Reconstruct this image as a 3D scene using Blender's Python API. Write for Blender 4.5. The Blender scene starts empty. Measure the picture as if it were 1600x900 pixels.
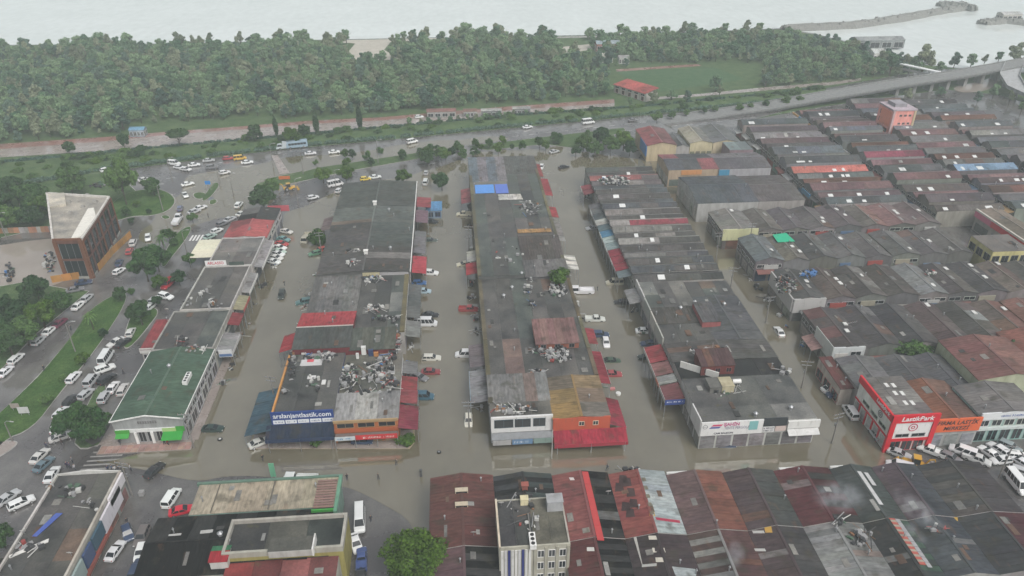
import bpy, math, random
import numpy as np
from mathutils import Vector, Matrix
SC = bpy.context.scene
COL = SC.collection
R = math.radians
rnd = random.Random(7)

# ---------------------------------------------------------------- camera, sky, sun, exposure
F_PX, CAM_H = 1170.0, 104.0
PITCH, YAW = R(30.165), R(4.647)
cam = bpy.data.cameras.new('camera')
cam.sensor_width = 36.0
cam.lens = 36.0 * F_PX / 1600.0
cam.clip_start, cam.clip_end = 0.5, 9000.0
cam_o = bpy.data.objects.new('camera', cam)
cam_o.location = (0, 0, CAM_H)
cam_o.rotation_euler = (math.pi / 2 - PITCH, 0, -YAW)
COL.objects.link(cam_o)
SC.camera = cam_o

world = bpy.data.worlds.new('World')
SC.world = world
world.use_nodes = True
wn = world.node_tree.nodes
wl = world.node_tree.links
wn.clear()
sky = wn.new('ShaderNodeTexSky')
sky.sky_type = 'NISHITA'
sky.sun_disc = False
SUN_EL, SUN_ROT = R(52), R(152)
sky.sun_elevation = SUN_EL
sky.sun_rotation = SUN_ROT
sky.dust_density = 6.0
sky.ozone_density = 1.0
hs = wn.new('ShaderNodeHueSaturation')          # an overcast sky has little blue of its own
hs.inputs['Saturation'].default_value = 0.28
bg = wn.new('ShaderNodeBackground')
bg.inputs['Strength'].default_value = 0.15
wo = wn.new('ShaderNodeOutputWorld')
wl.new(sky.outputs[0], hs.inputs['Color'])
wl.new(hs.outputs[0], bg.inputs['Color'])
wl.new(bg.outputs[0], wo.inputs['Surface'])

sun = bpy.data.lights.new('sun', 'SUN')
sun.energy = 1.2
sun.angle = R(25)
sun.color = (1.0, 0.975, 0.94)
sun_o = bpy.data.objects.new('sun', sun)
sun_o.rotation_euler = (math.pi / 2 - SUN_EL, 0, math.pi - SUN_ROT)
sun_o.location = (0, 0, 300)
COL.objects.link(sun_o)

SC.view_settings.view_transform = 'Standard'
SC.view_settings.look = 'None'
SC.view_settings.exposure = 0.08
SC.view_settings.gamma = 1.0
SC.view_settings.use_curve_mapping = False
SC.render.engine = 'CYCLES'
cy = SC.cycles
cy.use_denoising = True
cy.max_bounces = 5
cy.diffuse_bounces = 2
cy.glossy_bounces = 3
cy.transmission_bounces = 2
cy.transparent_max_bounces = 6
cy.volume_bounces = 2
cy.use_adaptive_sampling = True
cy.adaptive_threshold = 0.02
cy.caustics_reflective = False
cy.caustics_refractive = False

# ---------------------------------------------------------------- from a point in the photograph to a place on the ground
_c, _s, _cy, _sy = math.cos(PITCH), math.sin(PITCH), math.cos(YAW), math.sin(YAW)
FW = Vector((_sy * _c, _cy * _c, -_s))
RT = Vector((_cy, -_sy, 0))
UP = Vector((_sy * _s, _cy * _s, _c))
def G(px, py, z=0.0):
    d = F_PX * FW + (px - 800) * RT + (450 - py) * UP
    t = (z - CAM_H) / d.z
    return (d.x * t, d.y * t)
def P(px, py, z=0.0):
    x, y = G(px, py, z)
    return Vector((x, y, z))
def IMG(x, y, z=0.0):
    q = Vector((x, y, z - CAM_H))
    a = q.dot(FW)
    if a < 1: return (-9999, -9999)
    return (800 + F_PX * q.dot(RT) / a, 450 - F_PX * q.dot(UP) / a)
def YY(py, x, z=6.5):                            # the y at which a line x = const, z = const passes picture row py
    k = 450 - py
    zz = z - CAM_H
    return (F_PX * (x * UP.x + zz * UP.z) - k * (x * FW.x + zz * FW.z)) / (k * FW.y - F_PX * UP.y)

def lin(r, g, b):                                # sRGB 0..255 to linear
    o = []
    for v in (r, g, b):
        v /= 255.0
        o.append(v / 12.92 if v <= 0.04045 else ((v + 0.055) / 1.055) ** 2.4)
    return tuple(o)
def jit(c, a=0.12, rr=rnd):
    k = 1 + rr.uniform(-a, a)
    return tuple(max(0.004, v * k * (1 + rr.uniform(-a, a) * 0.25)) for v in c[:3])

# ---------------------------------------------------------------- mesh builder
class MB:
    def __init__(s):
        s.v, s.f, s.m = [], [], []
    def add(s, vs, fs, mi=0):
        b = len(s.v)
        s.v += [tuple(p) for p in vs]
        s.f += [tuple(b + i for i in f) for f in fs]
        s.m += [mi] * len(fs)
        return s
    def box(s, x0, x1, y0, y1, z0, z1, mi=0):
        vs = [(x0, y0, z0), (x1, y0, z0), (x1, y1, z0), (x0, y1, z0), (x0, y0, z1), (x1, y0, z1), (x1, y1, z1), (x0, y1, z1)]
        return s.add(vs, [(3, 2, 1, 0), (4, 5, 6, 7), (0, 1, 5, 4), (1, 2, 6, 5), (2, 3, 7, 6), (3, 0, 4, 7)], mi)
    def hexa(s, lo, hi, mi=0):                   # eight corners: four below, four above, each counter-clockwise
        return s.add(list(lo) + list(hi), [(3, 2, 1, 0), (4, 5, 6, 7), (0, 1, 5, 4), (1, 2, 6, 5), (2, 3, 7, 6), (3, 0, 4, 7)], mi)
    def slab(s, q, t, mi=0):                     # a sheet of thickness t under four points
        return s.hexa([(p[0], p[1], p[2] - t) for p in q], q, mi)
    def prism(s, poly, z0, z1, mi=0):
        n = len(poly)
        if sum(poly[i][0] * poly[(i + 1) % n][1] - poly[(i + 1) % n][0] * poly[i][1] for i in range(n)) < 0:
            poly = poly[::-1]
        vs = [(p[0], p[1], z0) for p in poly] + [(p[0], p[1], z1) for p in poly]
        fs = [tuple(range(n - 1, -1, -1)), tuple(range(n, 2 * n))] + [(i, (i + 1) % n, n + (i + 1) % n, n + i) for i in range(n)]
        return s.add(vs, fs, mi)
    def sheet(s, poly, z, mi=0):
        n = len(poly)
        from mathutils.geometry import delaunay_2d_cdt
        vs, _, fs, *_r = delaunay_2d_cdt([Vector((p[0], p[1])) for p in poly], [(i, (i + 1) % n) for i in range(n)], [], 1, 1e-4)
        out = []
        for f in fs:
            a, b, c = (vs[k] for k in f[:3])
            out.append(tuple(f) if (b - a).cross(c - a) > 0 else tuple(reversed(f)))
        return s.add([(p.x, p.y, z) for p in vs], out, mi)
    def tube(s, pts, rad, n=6, mi=0):
        pts = [Vector(p) for p in pts]
        if not hasattr(rad, '__len__'): rad = [rad] * len(pts)
        vs, fs = [], []
        for i, p in enumerate(pts):
            d = (pts[min(i + 1, len(pts) - 1)] - pts[max(i - 1, 0)]).normalized()
            a = d.cross(Vector((0, 0, 1)))
            if a.length < 1e-3: a = Vector((1, 0, 0))
            a.normalize()
            b = d.cross(a)
            for k in range(n):
                w = 2 * math.pi * k / n
                vs.append(p + rad[i] * (math.cos(w) * a + math.sin(w) * b))
        for i in range(len(pts) - 1):
            for k in range(n):
                fs.append((i * n + k, i * n + (k + 1) % n, (i + 1) * n + (k + 1) % n, (i + 1) * n + k))
        fs.append(tuple(range(n)))
        fs.append(tuple(reversed(range((len(pts) - 1) * n, len(pts) * n))))
        return s.add(vs, fs, mi)
    def cyl(s, c, r, h, n=12, axis=2, mi=0, r2=None):
        r2 = r if r2 is None else r2
        vs = []
        for (hh, q) in ((0, r), (h, r2)):
            for k in range(n):
                w = 2 * math.pi * k / n
                p = [math.cos(w) * q, math.sin(w) * q, hh]
                if axis == 1: p = [p[0], p[2], p[1]]
                if axis == 0: p = [p[2], p[0], p[1]]
                vs.append((c[0] + p[0], c[1] + p[1], c[2] + p[2]))
        fs = [tuple(reversed(range(n))), tuple(range(n, 2 * n))] + [(k, (k + 1) % n, n + (k + 1) % n, n + k) for k in range(n)]
        return s.add(vs, fs, mi)
    def mesh(s, name, off=(0, 0, 0)):
        me = bpy.data.meshes.new(name)
        o = off
        me.from_pydata([(p[0] - o[0], p[1] - o[1], p[2] - o[2]) for p in s.v], [], s.f)
        if any(s.m): me.polygons.foreach_set('material_index', s.m)
        me.update()
        return me
    def build(s, name, mat, parent=None, color=None, smooth=False):
        if parent is None:
            a = np.array(s.v)
            off = ((a[:, 0].min() + a[:, 0].max()) / 2, (a[:, 1].min() + a[:, 1].max()) / 2, a[:, 2].min())
        else:
            off = ORG.get(parent.name, (0, 0, 0))
        me = s.mesh(name, off)
        if smooth: me.polygons.foreach_set('use_smooth', [True] * len(me.polygons))
        o = put(name, me, mat, parent, color)
        if parent is None: o.location = off
        ORG[o.name] = off
        return o
ORG = {}
def put(name, me, mat, parent=None, color=None):
    if mat is not None and len(me.materials) == 0:
        for m in (mat if isinstance(mat, (list, tuple)) else [mat]): me.materials.append(m)
    o = bpy.data.objects.new(name, me)
    COL.objects.link(o)
    if parent is not None: o.parent = parent
    if color is not None: o.color = (*color[:3], 1.0)
    return o
def tag(o, label, cat, group=None, kind=None):
    o['label'] = label
    if cat: o['category'] = cat
    if group: o['group'] = group
    if kind: o['kind'] = kind
    return o
def thing(name, label, cat, loc=(0, 0, 0), rz=0.0, group=None):
    o = bpy.data.objects.new(name, None)
    o.empty_display_size = 0.5
    COL.objects.link(o)
    o.location = loc
    o.rotation_euler = (0, 0, rz)
    ORG[o.name] = tuple(loc)
    return tag(o, label, cat, group)
def structure(name, mb, mat, color=None, label=None):
    o = mb.build(name, mat, None, color)
    o['kind'] = 'structure'
    if label: o['label'] = label
    return o
def copy_tree(o, parent=None):
    c = o.copy()
    COL.objects.link(c)
    c.parent = parent
    for ch in o.children: copy_tree(ch, c)
    return c
ORD = ['', 'first', 'second', 'third', 'fourth', 'fifth', 'sixth', 'seventh', 'eighth', 'ninth', 'tenth', 'eleventh', 'twelfth', 'thirteenth', 'fourteenth', 'fifteenth', 'sixteenth', 'seventeenth', 'eighteenth', 'nineteenth', 'twentieth', 'twenty-first', 'twenty-second', 'twenty-third', 'twenty-fourth', 'twenty-fifth', 'twenty-sixth']

# ---------------------------------------------------------------- materials
class NT:
    def __init__(s, name):
        s.mat = bpy.data.materials.new(name)
        s.mat.use_nodes = True
        s.t = s.mat.node_tree
        s.n, s.l = s.t.nodes, s.t.links
        s.bsdf = s.n['Principled BSDF']
        s.out = s.n['Material Output']
    def new(s, typ, **kw):
        nd = s.n.new(typ)
        for k, v in kw.items():
            if k in nd.inputs: s.set(nd.inputs[k], v)
            else: setattr(nd, k, v)
        return nd
    def set(s, sock, v):
        if isinstance(v, bpy.types.NodeSocket): s.l.new(v, sock)
        else: sock.default_value = v
    def pos(s):
        return s.new('ShaderNodeNewGeometry').outputs['Position']
    def noise(s, scale, detail=3.0, vec=None, rough=0.55, scl=None):
        nd = s.new('ShaderNodeTexNoise')
        nd.inputs['Scale'].default_value = scale
        nd.inputs['Detail'].default_value = detail
        nd.inputs['Roughness'].default_value = rough
        v = vec if vec is not None else s.pos()
        if scl:
            mp = s.new('ShaderNodeMapping')
            s.l.new(v, mp.inputs['Vector'])
            mp.inputs['Scale'].default_value = scl
            v = mp.outputs[0]
        s.l.new(v, nd.inputs['Vector'])
        return nd.outputs['Fac']
    def ramp(s, fac, a, b, ca=(0, 0, 0, 1), cb=(1, 1, 1, 1)):
        nd = s.new('ShaderNodeValToRGB')
        nd.color_ramp.elements[0].position = a
        nd.color_ramp.elements[1].position = b
        nd.color_ramp.elements[0].color = ca
        nd.color_ramp.elements[1].color = cb
        s.l.new(fac, nd.inputs[0])
        return nd.outputs[0]
    def mix(s, fac, a, b, mode='MIX'):
        nd = s.new('ShaderNodeMix')
        nd.data_type = 'RGBA'
        nd.blend_type = mode
        for i, v in ((0, fac), (6, a), (7, b)):
            if isinstance(v, bpy.types.NodeSocket): s.l.new(v, nd.inputs[i])
            else: nd.inputs[i].default_value = v if i == 0 or len(v) == 4 else (*v, 1)
        return nd.outputs[2]
    def math(s, op, a, b=0.0, clamp=False):
        nd = s.new('ShaderNodeMath')
        nd.operation = op
        nd.use_clamp = clamp
        s.set(nd.inputs[0], a)
        s.set(nd.inputs[1], b)
        return nd.outputs[0]
    def bump(s, h, strength=0.4, dist=0.05):
        nd = s.new('ShaderNodeBump')
        nd.inputs['Strength'].default_value = strength
        nd.inputs['Distance'].default_value = dist
        s.l.new(h, nd.inputs['Height'])
        s.l.new(nd.outputs[0], s.bsdf.inputs['Normal'])
    def base(s, c): s.set(s.bsdf.inputs['Base Color'], c if isinstance(c, bpy.types.NodeSocket) else (*c[:3], 1))
    def rough(s, r): s.set(s.bsdf.inputs['Roughness'], r)
    def ocol(s): return s.new('ShaderNodeObjectInfo').outputs['Color']

def wave(t, axis, period, sharp=0.5):
    sp = t.new('ShaderNodeSeparateXYZ')
    t.l.new(t.pos(), sp.inputs[0])
    a = t.math('MULTIPLY', sp.outputs[axis], 2 * math.pi / period)
    return t.math('SINE', a)

def m_sheet(name, axis, period=0.7, rough=(0.5, 0.8)):   # ribbed roof sheets, the colour of the object, rust and dirt of their own
    t = NT(name)
    c = t.ocol()
    big = t.noise(0.12, 4)
    fine = t.noise(1.7, 5, scl=(1, 0.35, 1) if axis == 0 else (0.35, 1, 1))
    c1 = t.mix(1.0, c, t.ramp(big, 0.3, 0.75, (0.6, 0.61, 0.62, 1), (1.1, 1.08, 1.05, 1)), 'MULTIPLY')
    c2 = t.mix(1.0, c1, t.ramp(fine, 0.3, 0.72, (0.66, 0.66, 0.66, 1), (1.2, 1.2, 1.2, 1)), 'MULTIPLY')
    moss = t.ramp(t.noise(0.35, 6), 0.55, 0.68)
    rust = t.ramp(t.noise(0.6, 5, scl=(1.3, .5, 1)), 0.6, 0.72)
    c2 = t.mix(t.math('MULTIPLY', rust, 0.35), c2, (0.13, 0.075, 0.045))
    c3 = t.mix(t.math('MULTIPLY', moss, 0.55), c2, (0.045, 0.042, 0.03))
    w = wave(t, axis, period)
    line = t.ramp(w, 0.86, 0.99)
    c4 = t.mix(t.math('MULTIPLY', line, 0.2), c3, (0.02, 0.02, 0.02))
    t.base(c4)
    t.bsdf.inputs['Specular IOR Level'].default_value = 0.08
    t.rough(t.ramp(t.noise(0.5, 3), 0.3, 0.7, (rough[0],) * 3 + (1,), (rough[1],) * 3 + (1,)))
    t.bump(w, 0.22, 0.03)
    return t.mat
def m_membrane(name):                                        # flat felt or concrete roofs, wet and stained
    t = NT(name)
    c = t.ocol()
    a = t.noise(0.22, 6, rough=0.62)
    b = t.noise(2.6, 4)
    c1 = t.mix(1.0, c, t.ramp(a, 0.32, 0.7, (0.45, 0.46, 0.47, 1), (1.18, 1.16, 1.1, 1)), 'MULTIPLY')
    c2 = t.mix(1.0, c1, t.ramp(b, 0.3, 0.7, (0.8, 0.8, 0.8, 1), (1.16, 1.16, 1.16, 1)), 'MULTIPLY')
    moss = t.ramp(t.noise(0.45, 5, rough=0.6), 0.63, 0.7)
    c3 = t.mix(t.math('MULTIPLY', moss, 0.5), c2, (0.075, 0.07, 0.03))
    t.base(c3)
    t.bsdf.inputs['Specular IOR Level'].default_value = 0.25
    t.rough(t.ramp(a, 0.4, 0.62, (0.3,) * 3 + (1,), (0.75,) * 3 + (1,)))
    t.bump(b, 0.3, 0.04)
    return t.mat
def m_wall(name, rough=0.8):
    t = NT(name)
    c = t.ocol()
    n = t.noise(0.8, 5, scl=(1, 1, 0.3))
    c1 = t.mix(1.0, c, t.ramp(n, 0.3, 0.72, (0.72, 0.71, 0.69, 1), (1.1, 1.1, 1.1, 1)), 'MULTIPLY')
    t.base(c1)
    t.rough(rough)
    t.bsdf.inputs['Specular IOR Level'].default_value = 0.2
    t.bump(t.noise(6, 3), 0.15, 0.02)
    return t.mat
def m_paint(name, rough=0.35, metal=0.0, spec=0.5, var=0.1, coat=0.0):
    t = NT(name)
    n = t.noise(0.9, 5, scl=(1, 1, .4))
    c = t.mix(1.0, t.ocol(), t.ramp(n, 0.3, 0.7, (1 - var * 1.6,) * 3 + (1,), (1 + var * .6,) * 3 + (1,)), 'MULTIPLY')
    if not coat: c = t.mix(t.math('MULTIPLY', t.ramp(t.noise(1.6, 5, scl=(1, 1, .3)), .55, .72), .3), c, (0.1, 0.09, 0.075))
    t.base(c)
    t.rough(rough)
    t.bsdf.inputs['Metallic'].default_value = metal
    t.bsdf.inputs['Specular IOR Level'].default_value = 0.5 if coat else 0.25
    t.bsdf.inputs['Coat Weight'].default_value = coat
    t.bsdf.inputs['Coat Roughness'].default_value = 0.08
    return t.mat
def m_plain(name, col, rough=0.6, metal=0.0):
    t = NT(name)
    t.base(col)
    t.rough(rough)
    t.bsdf.inputs['Metallic'].default_value = metal
    return t.mat
def m_wet(name, dry, wetc, puddle=0.5, scale=0.06):          # wet tarmac with standing water in its hollows
    t = NT(name)
    n = t.noise(scale, 6, rough=0.6)
    g = t.noise(3.0, 4)
    mask = t.ramp(n, puddle - 0.05, puddle + 0.07)
    c = t.mix(mask, dry, wetc)
    c = t.mix(1.0, c, t.ramp(g, 0.3, 0.7, (0.84,) * 3 + (1,), (1.14,) * 3 + (1,)), 'MULTIPLY')
    n2 = t.noise(0.5, 4, scl=(1, 0.4, 1))
    c = t.mix(1.0, c, t.ramp(n2, 0.3, 0.7, (0.86,) * 3 + (1,), (1.12,) * 3 + (1,)), 'MULTIPLY')
    t.base(c)
    t.rough(t.ramp(mask, 0.0, 1.0, (0.3,) * 3 + (1,), (0.05,) * 3 + (1,)))
    t.bsdf.inputs['IOR'].default_value = 1.9
    t.bump(g, 0.08, 0.015)
    return t.mat
def m_water(name, a, b, rough=0.05, bump=0.08, ior=1.4, scale=0.5):
    t = NT(name)
    n = t.noise(0.025, 5, rough=0.6)
    n2 = t.noise(0.22, 3, scl=(1, 0.5, 1))
    c = t.mix(t.ramp(n, 0.35, 0.66), a, b)
    c = t.mix(1.0, c, t.ramp(n2, 0.3, 0.7, (0.93,) * 3 + (1,), (1.06,) * 3 + (1,)), 'MULTIPLY')
    t.base(c)
    t.rough(rough)
    t.bsdf.inputs['IOR'].default_value = ior
    w = t.noise(scale, 4, scl=(1, 1.6, 1))
    t.bump(w, bump, 0.25)
    return t.mat
def m_grass(name, a, b):
    t = NT(name)
    n = t.noise(0.25, 6, rough=0.65)
    g = t.noise(2.5, 4)
    c = t.mix(t.ramp(n, 0.35, 0.68), a, b)
    t.base(t.mix(1.0, c, t.ramp(g, 0.3, 0.7, (0.65,) * 3 + (1,), (1.3,) * 3 + (1,)), 'MULTIPLY'))
    t.rough(0.9)
    t.bsdf.inputs['Specular IOR Level'].default_value = 0.06
    t.bump(g, 0.7, 0.25)
    return t.mat
def m_leaf(name, a, b, var=0.5, sat=1.0):                    # leaves: the kind's two greens, varied from tree to tree
    t = NT(name)
    oi = t.new('ShaderNodeObjectInfo')
    n = t.noise(0.45, 3)
    f = t.math('ADD', t.math('MULTIPLY', oi.outputs['Random'], var), t.math('MULTIPLY', n, 1.0 - var * 0.5), True)
    c = t.mix(t.ramp(f, 0.32, 0.85), a, b)
    fine = t.noise(2.2, 2)
    c = t.mix(1.0, c, t.ramp(fine, 0.25, 0.75, (0.45,) * 3 + (1,), (1.55,) * 3 + (1,)), 'MULTIPLY')  # wide random mottle in the colour stands in for weak light and shade
    t.base(c)
    t.rough(0.7)
    t.bsdf.inputs['Specular IOR Level'].default_value = 0.1
    tr = t.new('ShaderNodeBsdfTranslucent')
    t.l.new(c, tr.inputs['Color'])
    mx = t.new('ShaderNodeMixShader')
    mx.inputs[0].default_value = 0.25
    t.l.new(t.bsdf.outputs[0], mx.inputs[1])
    t.l.new(tr.outputs[0], mx.inputs[2])
    t.l.new(mx.outputs[0], t.out.inputs['Surface'])
    return t.mat
M = dict(
    sheet_x=m_sheet('ribbed_sheet_x', 0), sheet_y=m_sheet('ribbed_sheet_y', 1),
    membrane=m_membrane('roof_membrane'), wall=m_wall('wall_render'), paint=m_paint('painted_metal'),
    gloss=m_paint('car_paint', 0.28, 0.0, var=0.03, coat=0.5), board=m_paint('sign_board', 0.4, var=0.04),
    shutter=m_sheet('roller_shutter', 2, 0.35), plastic=m_paint('plastic', 0.5, var=0.06),
    glass=m_plain('dark_glass', (0.018, 0.022, 0.026), 0.06), rubber=m_plain('rubber', (0.02, 0.02, 0.02), 0.8),
    chrome=m_plain('chrome', (0.5, 0.5, 0.5), 0.25, 0.9), steel=m_plain('galvanised_steel', (0.32, 0.33, 0.34), 0.45, 0.6),
    lamp=m_plain('lamp_lens', (0.75, 0.76, 0.74), 0.1), red_lamp=m_plain('red_lens', (0.35, 0.02, 0.02), 0.2),
    concrete=m_wall('concrete', 0.85), bark=m_plain('bark', (0.06, 0.045, 0.033), 0.9),
    asphalt=m_wet('wet_asphalt', (0.065, 0.06, 0.06), (0.11, 0.106, 0.1), 0.48, 0.05),
    road=m_wet('road_asphalt', (0.085, 0.079, 0.079), (0.135, 0.13, 0.123), 0.47, 0.035),
    flood=m_water('muddy_floodwater', (0.115, 0.102, 0.068), (0.162, 0.146, 0.105), 0.02, 0.025, 2.5, 0.6),
    pond=m_water('brown_pond_water', (0.24, 0.2, 0.17), (0.29, 0.26, 0.23), 0.04, 0.04, 1.5, 0.6),
    sea=m_water('grey_sea', (0.55, 0.59, 0.575), (0.6, 0.64, 0.625), 0.06, 0.06, 1.4, 0.12),
    grass=m_grass('grass', (0.03, 0.075, 0.018), (0.07, 0.12, 0.035)), rough_grass=m_grass('rough_grass', (0.045, 0.085, 0.035), (0.09, 0.13, 0.055)),
    pitch=m_grass('football_turf', (0.04, 0.095, 0.04), (0.075, 0.125, 0.06)), sand=m_grass('sand', (0.38, 0.36, 0.31), (0.46, 0.43, 0.38)),
    paving=m_wet('wet_paving', (0.26, 0.22, 0.2), (0.3, 0.26, 0.24), 0.55, 0.2), redpath=m_wet('red_path', (0.24, 0.12, 0.1), (0.26, 0.17, 0.15), 0.55, 0.1),
    leaf=m_leaf('leaf_green', (0.03, 0.08, 0.025), (0.1, 0.18, 0.05)), leaf_dark=m_leaf('leaf_dark', (0.018, 0.05, 0.02), (0.05, 0.1, 0.035)),
    leaf_light=m_leaf('leaf_light', (0.016, 0.055, 0.006), (0.1, 0.175, 0.026), 0.35), leaf_park=m_leaf('leaf_park', (0.065, 0.15, 0.08), (0.19, 0.29, 0.15), 0.8), leaf_olive=m_leaf('leaf_olive', (0.12, 0.155, 0.09), (0.23, 0.265, 0.165), 0.8), leaf_blue=m_leaf('leaf_blue', (0.045, 0.1, 0.075), (0.11, 0.18, 0.13), 0.8),
    rock=m_wall('rock', 0.9),
)
WHITE, CREAM = (0.72, 0.72, 0.7), (0.62, 0.56, 0.42)
# ---------------------------------------------------------------- the setting: ground, sea, water, roads, verges
def px(pts, z=0.0): return [G(a, b, z) for a, b in pts]
def smooth(pts, n=3):                             # round a traced outline
    for _ in range(n):
        q = []
        for i in range(len(pts)):
            a, b = pts[i], pts[(i + 1) % len(pts)]
            q.append((a[0] * .75 + b[0] * .25, a[1] * .75 + b[1] * .25))
            q.append((a[0] * .25 + b[0] * .75, a[1] * .25 + b[1] * .75))
        pts = q
    return pts
def strip_poly(rows, z=0.0): return px([(x, t) for x, t, b in rows] + [(x, b) for x, t, b in reversed(rows)], z)

land = [(-900, -40), (900, -40), (900, 400)] + px([(1600, 112), (1560, 104), (1500, 106), (1440, 100), (1385, 88), (1330, 66), (1270, 52), (1215, 44), (1100, 49), (960, 54), (700, 58), (500, 62), (250, 68), (0, 70)]) + [(-330, 470), (-900, 480)]
ground = structure('ground', MB().sheet(land, 0.0), M['asphalt'])
sea = MB()
sea.sheet([(-5000, 100), (5000, 100), (5000, 5500), (-5000, 5500)], -0.8)
structure('sea', sea, M['sea'])
# the wooded park and its lawns, from the promenade to the shore
park = [(-600, 255)] + px([(0, 252), (173, 238), (289, 225), (384, 217), (600, 205), (800, 186), (1000, 172), (1200, 152), (1290, 138), (1400, 118), (1470, 108), (1500, 107.5), (1440, 101), (1385, 89.5), (1330, 67.5), (1270, 53.5), (1215, 45.5), (1100, 50), (960, 55), (700, 59), (500, 63), (250, 69), (0, 71)]) + [(-600, 462)]
structure('park_lawn', MB().sheet(park, 0.012), M['rough_grass'])
beach = px([(500, 63.5), (660, 60.2), (700, 59.4), (660, 62.5), (610, 66), (600, 78), (625, 92), (560, 97), (545, 80), (555, 68)])
structure('beach', MB().sheet(beach, 0.03), M['sand'])
structure('coastal_path', MB().sheet(px([(840, 58), (945, 56), (945, 58), (840, 60)]), 0.03), M['paving'])
structure('pale_pitch', MB().sheet(px([(872, 74), (920, 69), (926, 77), (885, 84)]), 0.03), M['sand'])
structure('football_pitch', MB().sheet(px([(962, 112), (1118, 106), (1165, 124), (1018, 145)]), 0.03), M['pitch'])
structure('running_track', MB().sheet(px([(962, 108.5), (1092, 100), (1096, 103), (964, 112)]), 0.034), M['redpath'])
structure('park_road', MB().sheet(strip_poly([(1020, 152, 156), (1100, 146, 150), (1200, 136, 141), (1300, 128, 133), (1345, 122, 126)]), 0.03), M['paving'])
structure('promenade', MB().sheet([(-420, 246)] + strip_poly([(0, 233, 246), (173, 220, 235), (260, 211, 227), (376, 202, 217), (480, 194, 207), (600, 188, 197), (690, 180, 190), (800, 172, 178), (960, 161, 166)]) + [(-420, 240)], 0.028), M['paving'])
structure('red_running_path', MB().sheet([(-420, 262)] + strip_poly([(0, 225, 233), (173, 213.5, 220), (260, 206, 211), (376, 197.5, 202), (480, 189, 194), (600, 183, 188), (690, 175, 180), (800, 166, 172), (960, 155, 161)]) + [(-420, 256)], 0.03), M['redpath'])
# embankment between the promenade and the highway
emb_rows = [(0, 250, 299), (120, 241, 277), (173, 236, 267), (260, 228, 256), (384, 218, 240), (500, 208, 228), (600, 199, 219), (800, 180, 200), (1000, 167, 181), (1200, 147, 162), (1290, 137, 149)]
emb = MB()
a = [Vector((*G(x, t), 0.02)) for x, t, b in emb_rows]
b = [Vector((*G(x, bb), 0.02)) for x, t, bb in emb_rows]
a.insert(0, Vector((-420, 252, .02))); b.insert(0, Vector((-420, 205, .02)))
prof = [(0, 0), (0.25, 0.9), (0.5, 1.3), (0.75, 0.7), (1, 0)]
vs, fs = [], []
for i in range(len(a)):
    for k, (t, h) in enumerate(prof):
        p = a[i].lerp(b[i], t); vs.append((p.x, p.y, 0.02 + h))
for i in range(len(a) - 1):
    for k in range(4):
        fs.append((i * 5 + k, i * 5 + k + 1, (i + 1) * 5 + k + 1, (i + 1) * 5 + k))
emb.add(vs, fs)
structure('embankment', emb, M['rough_grass'])
# highway and the junction
hw_rows = [(0, 302, 345), (120, 279, 330), (173, 269, 330), (260, 257.5, 330), (384, 242, 310), (500, 230, 278), (600, 221, 262), (800, 202, 240), (1000, 183, 212), (1150, 168, 197), (1290, 151, 176), (1400, 138, 158)]
structure('highway', MB().sheet([(-420, 200)] + strip_poly(hw_rows) + [(-420, 150)], 0.016), M['road'])
boulevard = px([(230, 330), (330, 310), (420, 310), (440, 340), (345, 350), (300, 400), (250, 470), (170, 560), (120, 650), (90, 720), (60, 800), (0, 900), (-200, 900), (-200, 760), (0, 560), (90, 480), (170, 410), (190, 370)])
structure('boulevard', MB().sheet(boulevard, 0.018), M['road'])
# painted lines on the highway
lane = MB()
for off in (0.30, 0.66):
    pts = [Vector((*G(x, t + (bb - t) * off), 0.024)) for x, t, bb in hw_rows[3:]]
    for i in range(len(pts) - 1):
        d = pts[i + 1] - pts[i]
        n = Vector((-d.y, d.x, 0)).normalized() * 0.09
        L = d.length; k = 0.0
        while k < L - 3:
            p, q = pts[i] + d * (k / L), pts[i] + d * ((k + 3) / L)
            lane.add([p - n, q - n, q + n, p + n], [(0, 1, 2, 3)])
            k += 7.5
structure('lane_markings', lane, M['board'], (0.6, 0.6, 0.58))
zeb = MB()
for k in range(7):
    x, y = G(299 + k * 5.2, 372 - k * 0.2)
    zeb.box(x - 0.28, x + 0.28, y - 2.0, y + 2.0, 0.022, 0.026)
structure('zebra_crossing', zeb, M['board'], (0.62, 0.62, 0.6))
hat = MB()
for k in range(6):
    x, y = G(150 - k * 1, 707 + k * 6.5)
    hat.box(x - 0.5 - k * .5, x + 5.5 - k * .3, y - 0.22, y + 0.22, 0.022, 0.026)
structure('hatched_crossing', hat, M['board'], (0.24, 0.235, 0.225))
# floodwater: one sheet through all the drowned streets
fl = [G(150, 722), (-72, 116.5), (-64, 119.5), (-57, 119.5), (-57, 160), (-57, 228)] + px([(445, 333), (490, 318), (535, 292), (640, 275), (720, 250), (735, 238), (840, 232), (890, 226), (900, 236), (960, 244), (1010, 250)]) + [(76, 262), (79, 300), (121, 300), (120, 232), (96, 196), (94, 140), (91, 122), (95.5, 108)] + px([(1400, 700), (1392, 740), (1250, 745)]) + [(60, 88), (-10, 88), (-10, 97)] + px([(600, 790), (570, 765), (480, 752), (400, 748), (300, 752), (235, 735)])
def ragged(poly, step=4.0, amp=1.0, seed=1):       # a waterline that wanders in and out
    rr = random.Random(seed); out = []
    for i in range(len(poly)):
        a, b_ = poly[i], poly[(i + 1) % len(poly)]
        L = math.hypot(b_[0] - a[0], b_[1] - a[1]); n = max(1, int(L / step))
        for k in range(n):
            t = k / n
            out.append((a[0] + (b_[0] - a[0]) * t + rr.uniform(-amp, amp), a[1] + (b_[1] - a[1]) * t + rr.uniform(-amp, amp)))
    return out
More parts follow.
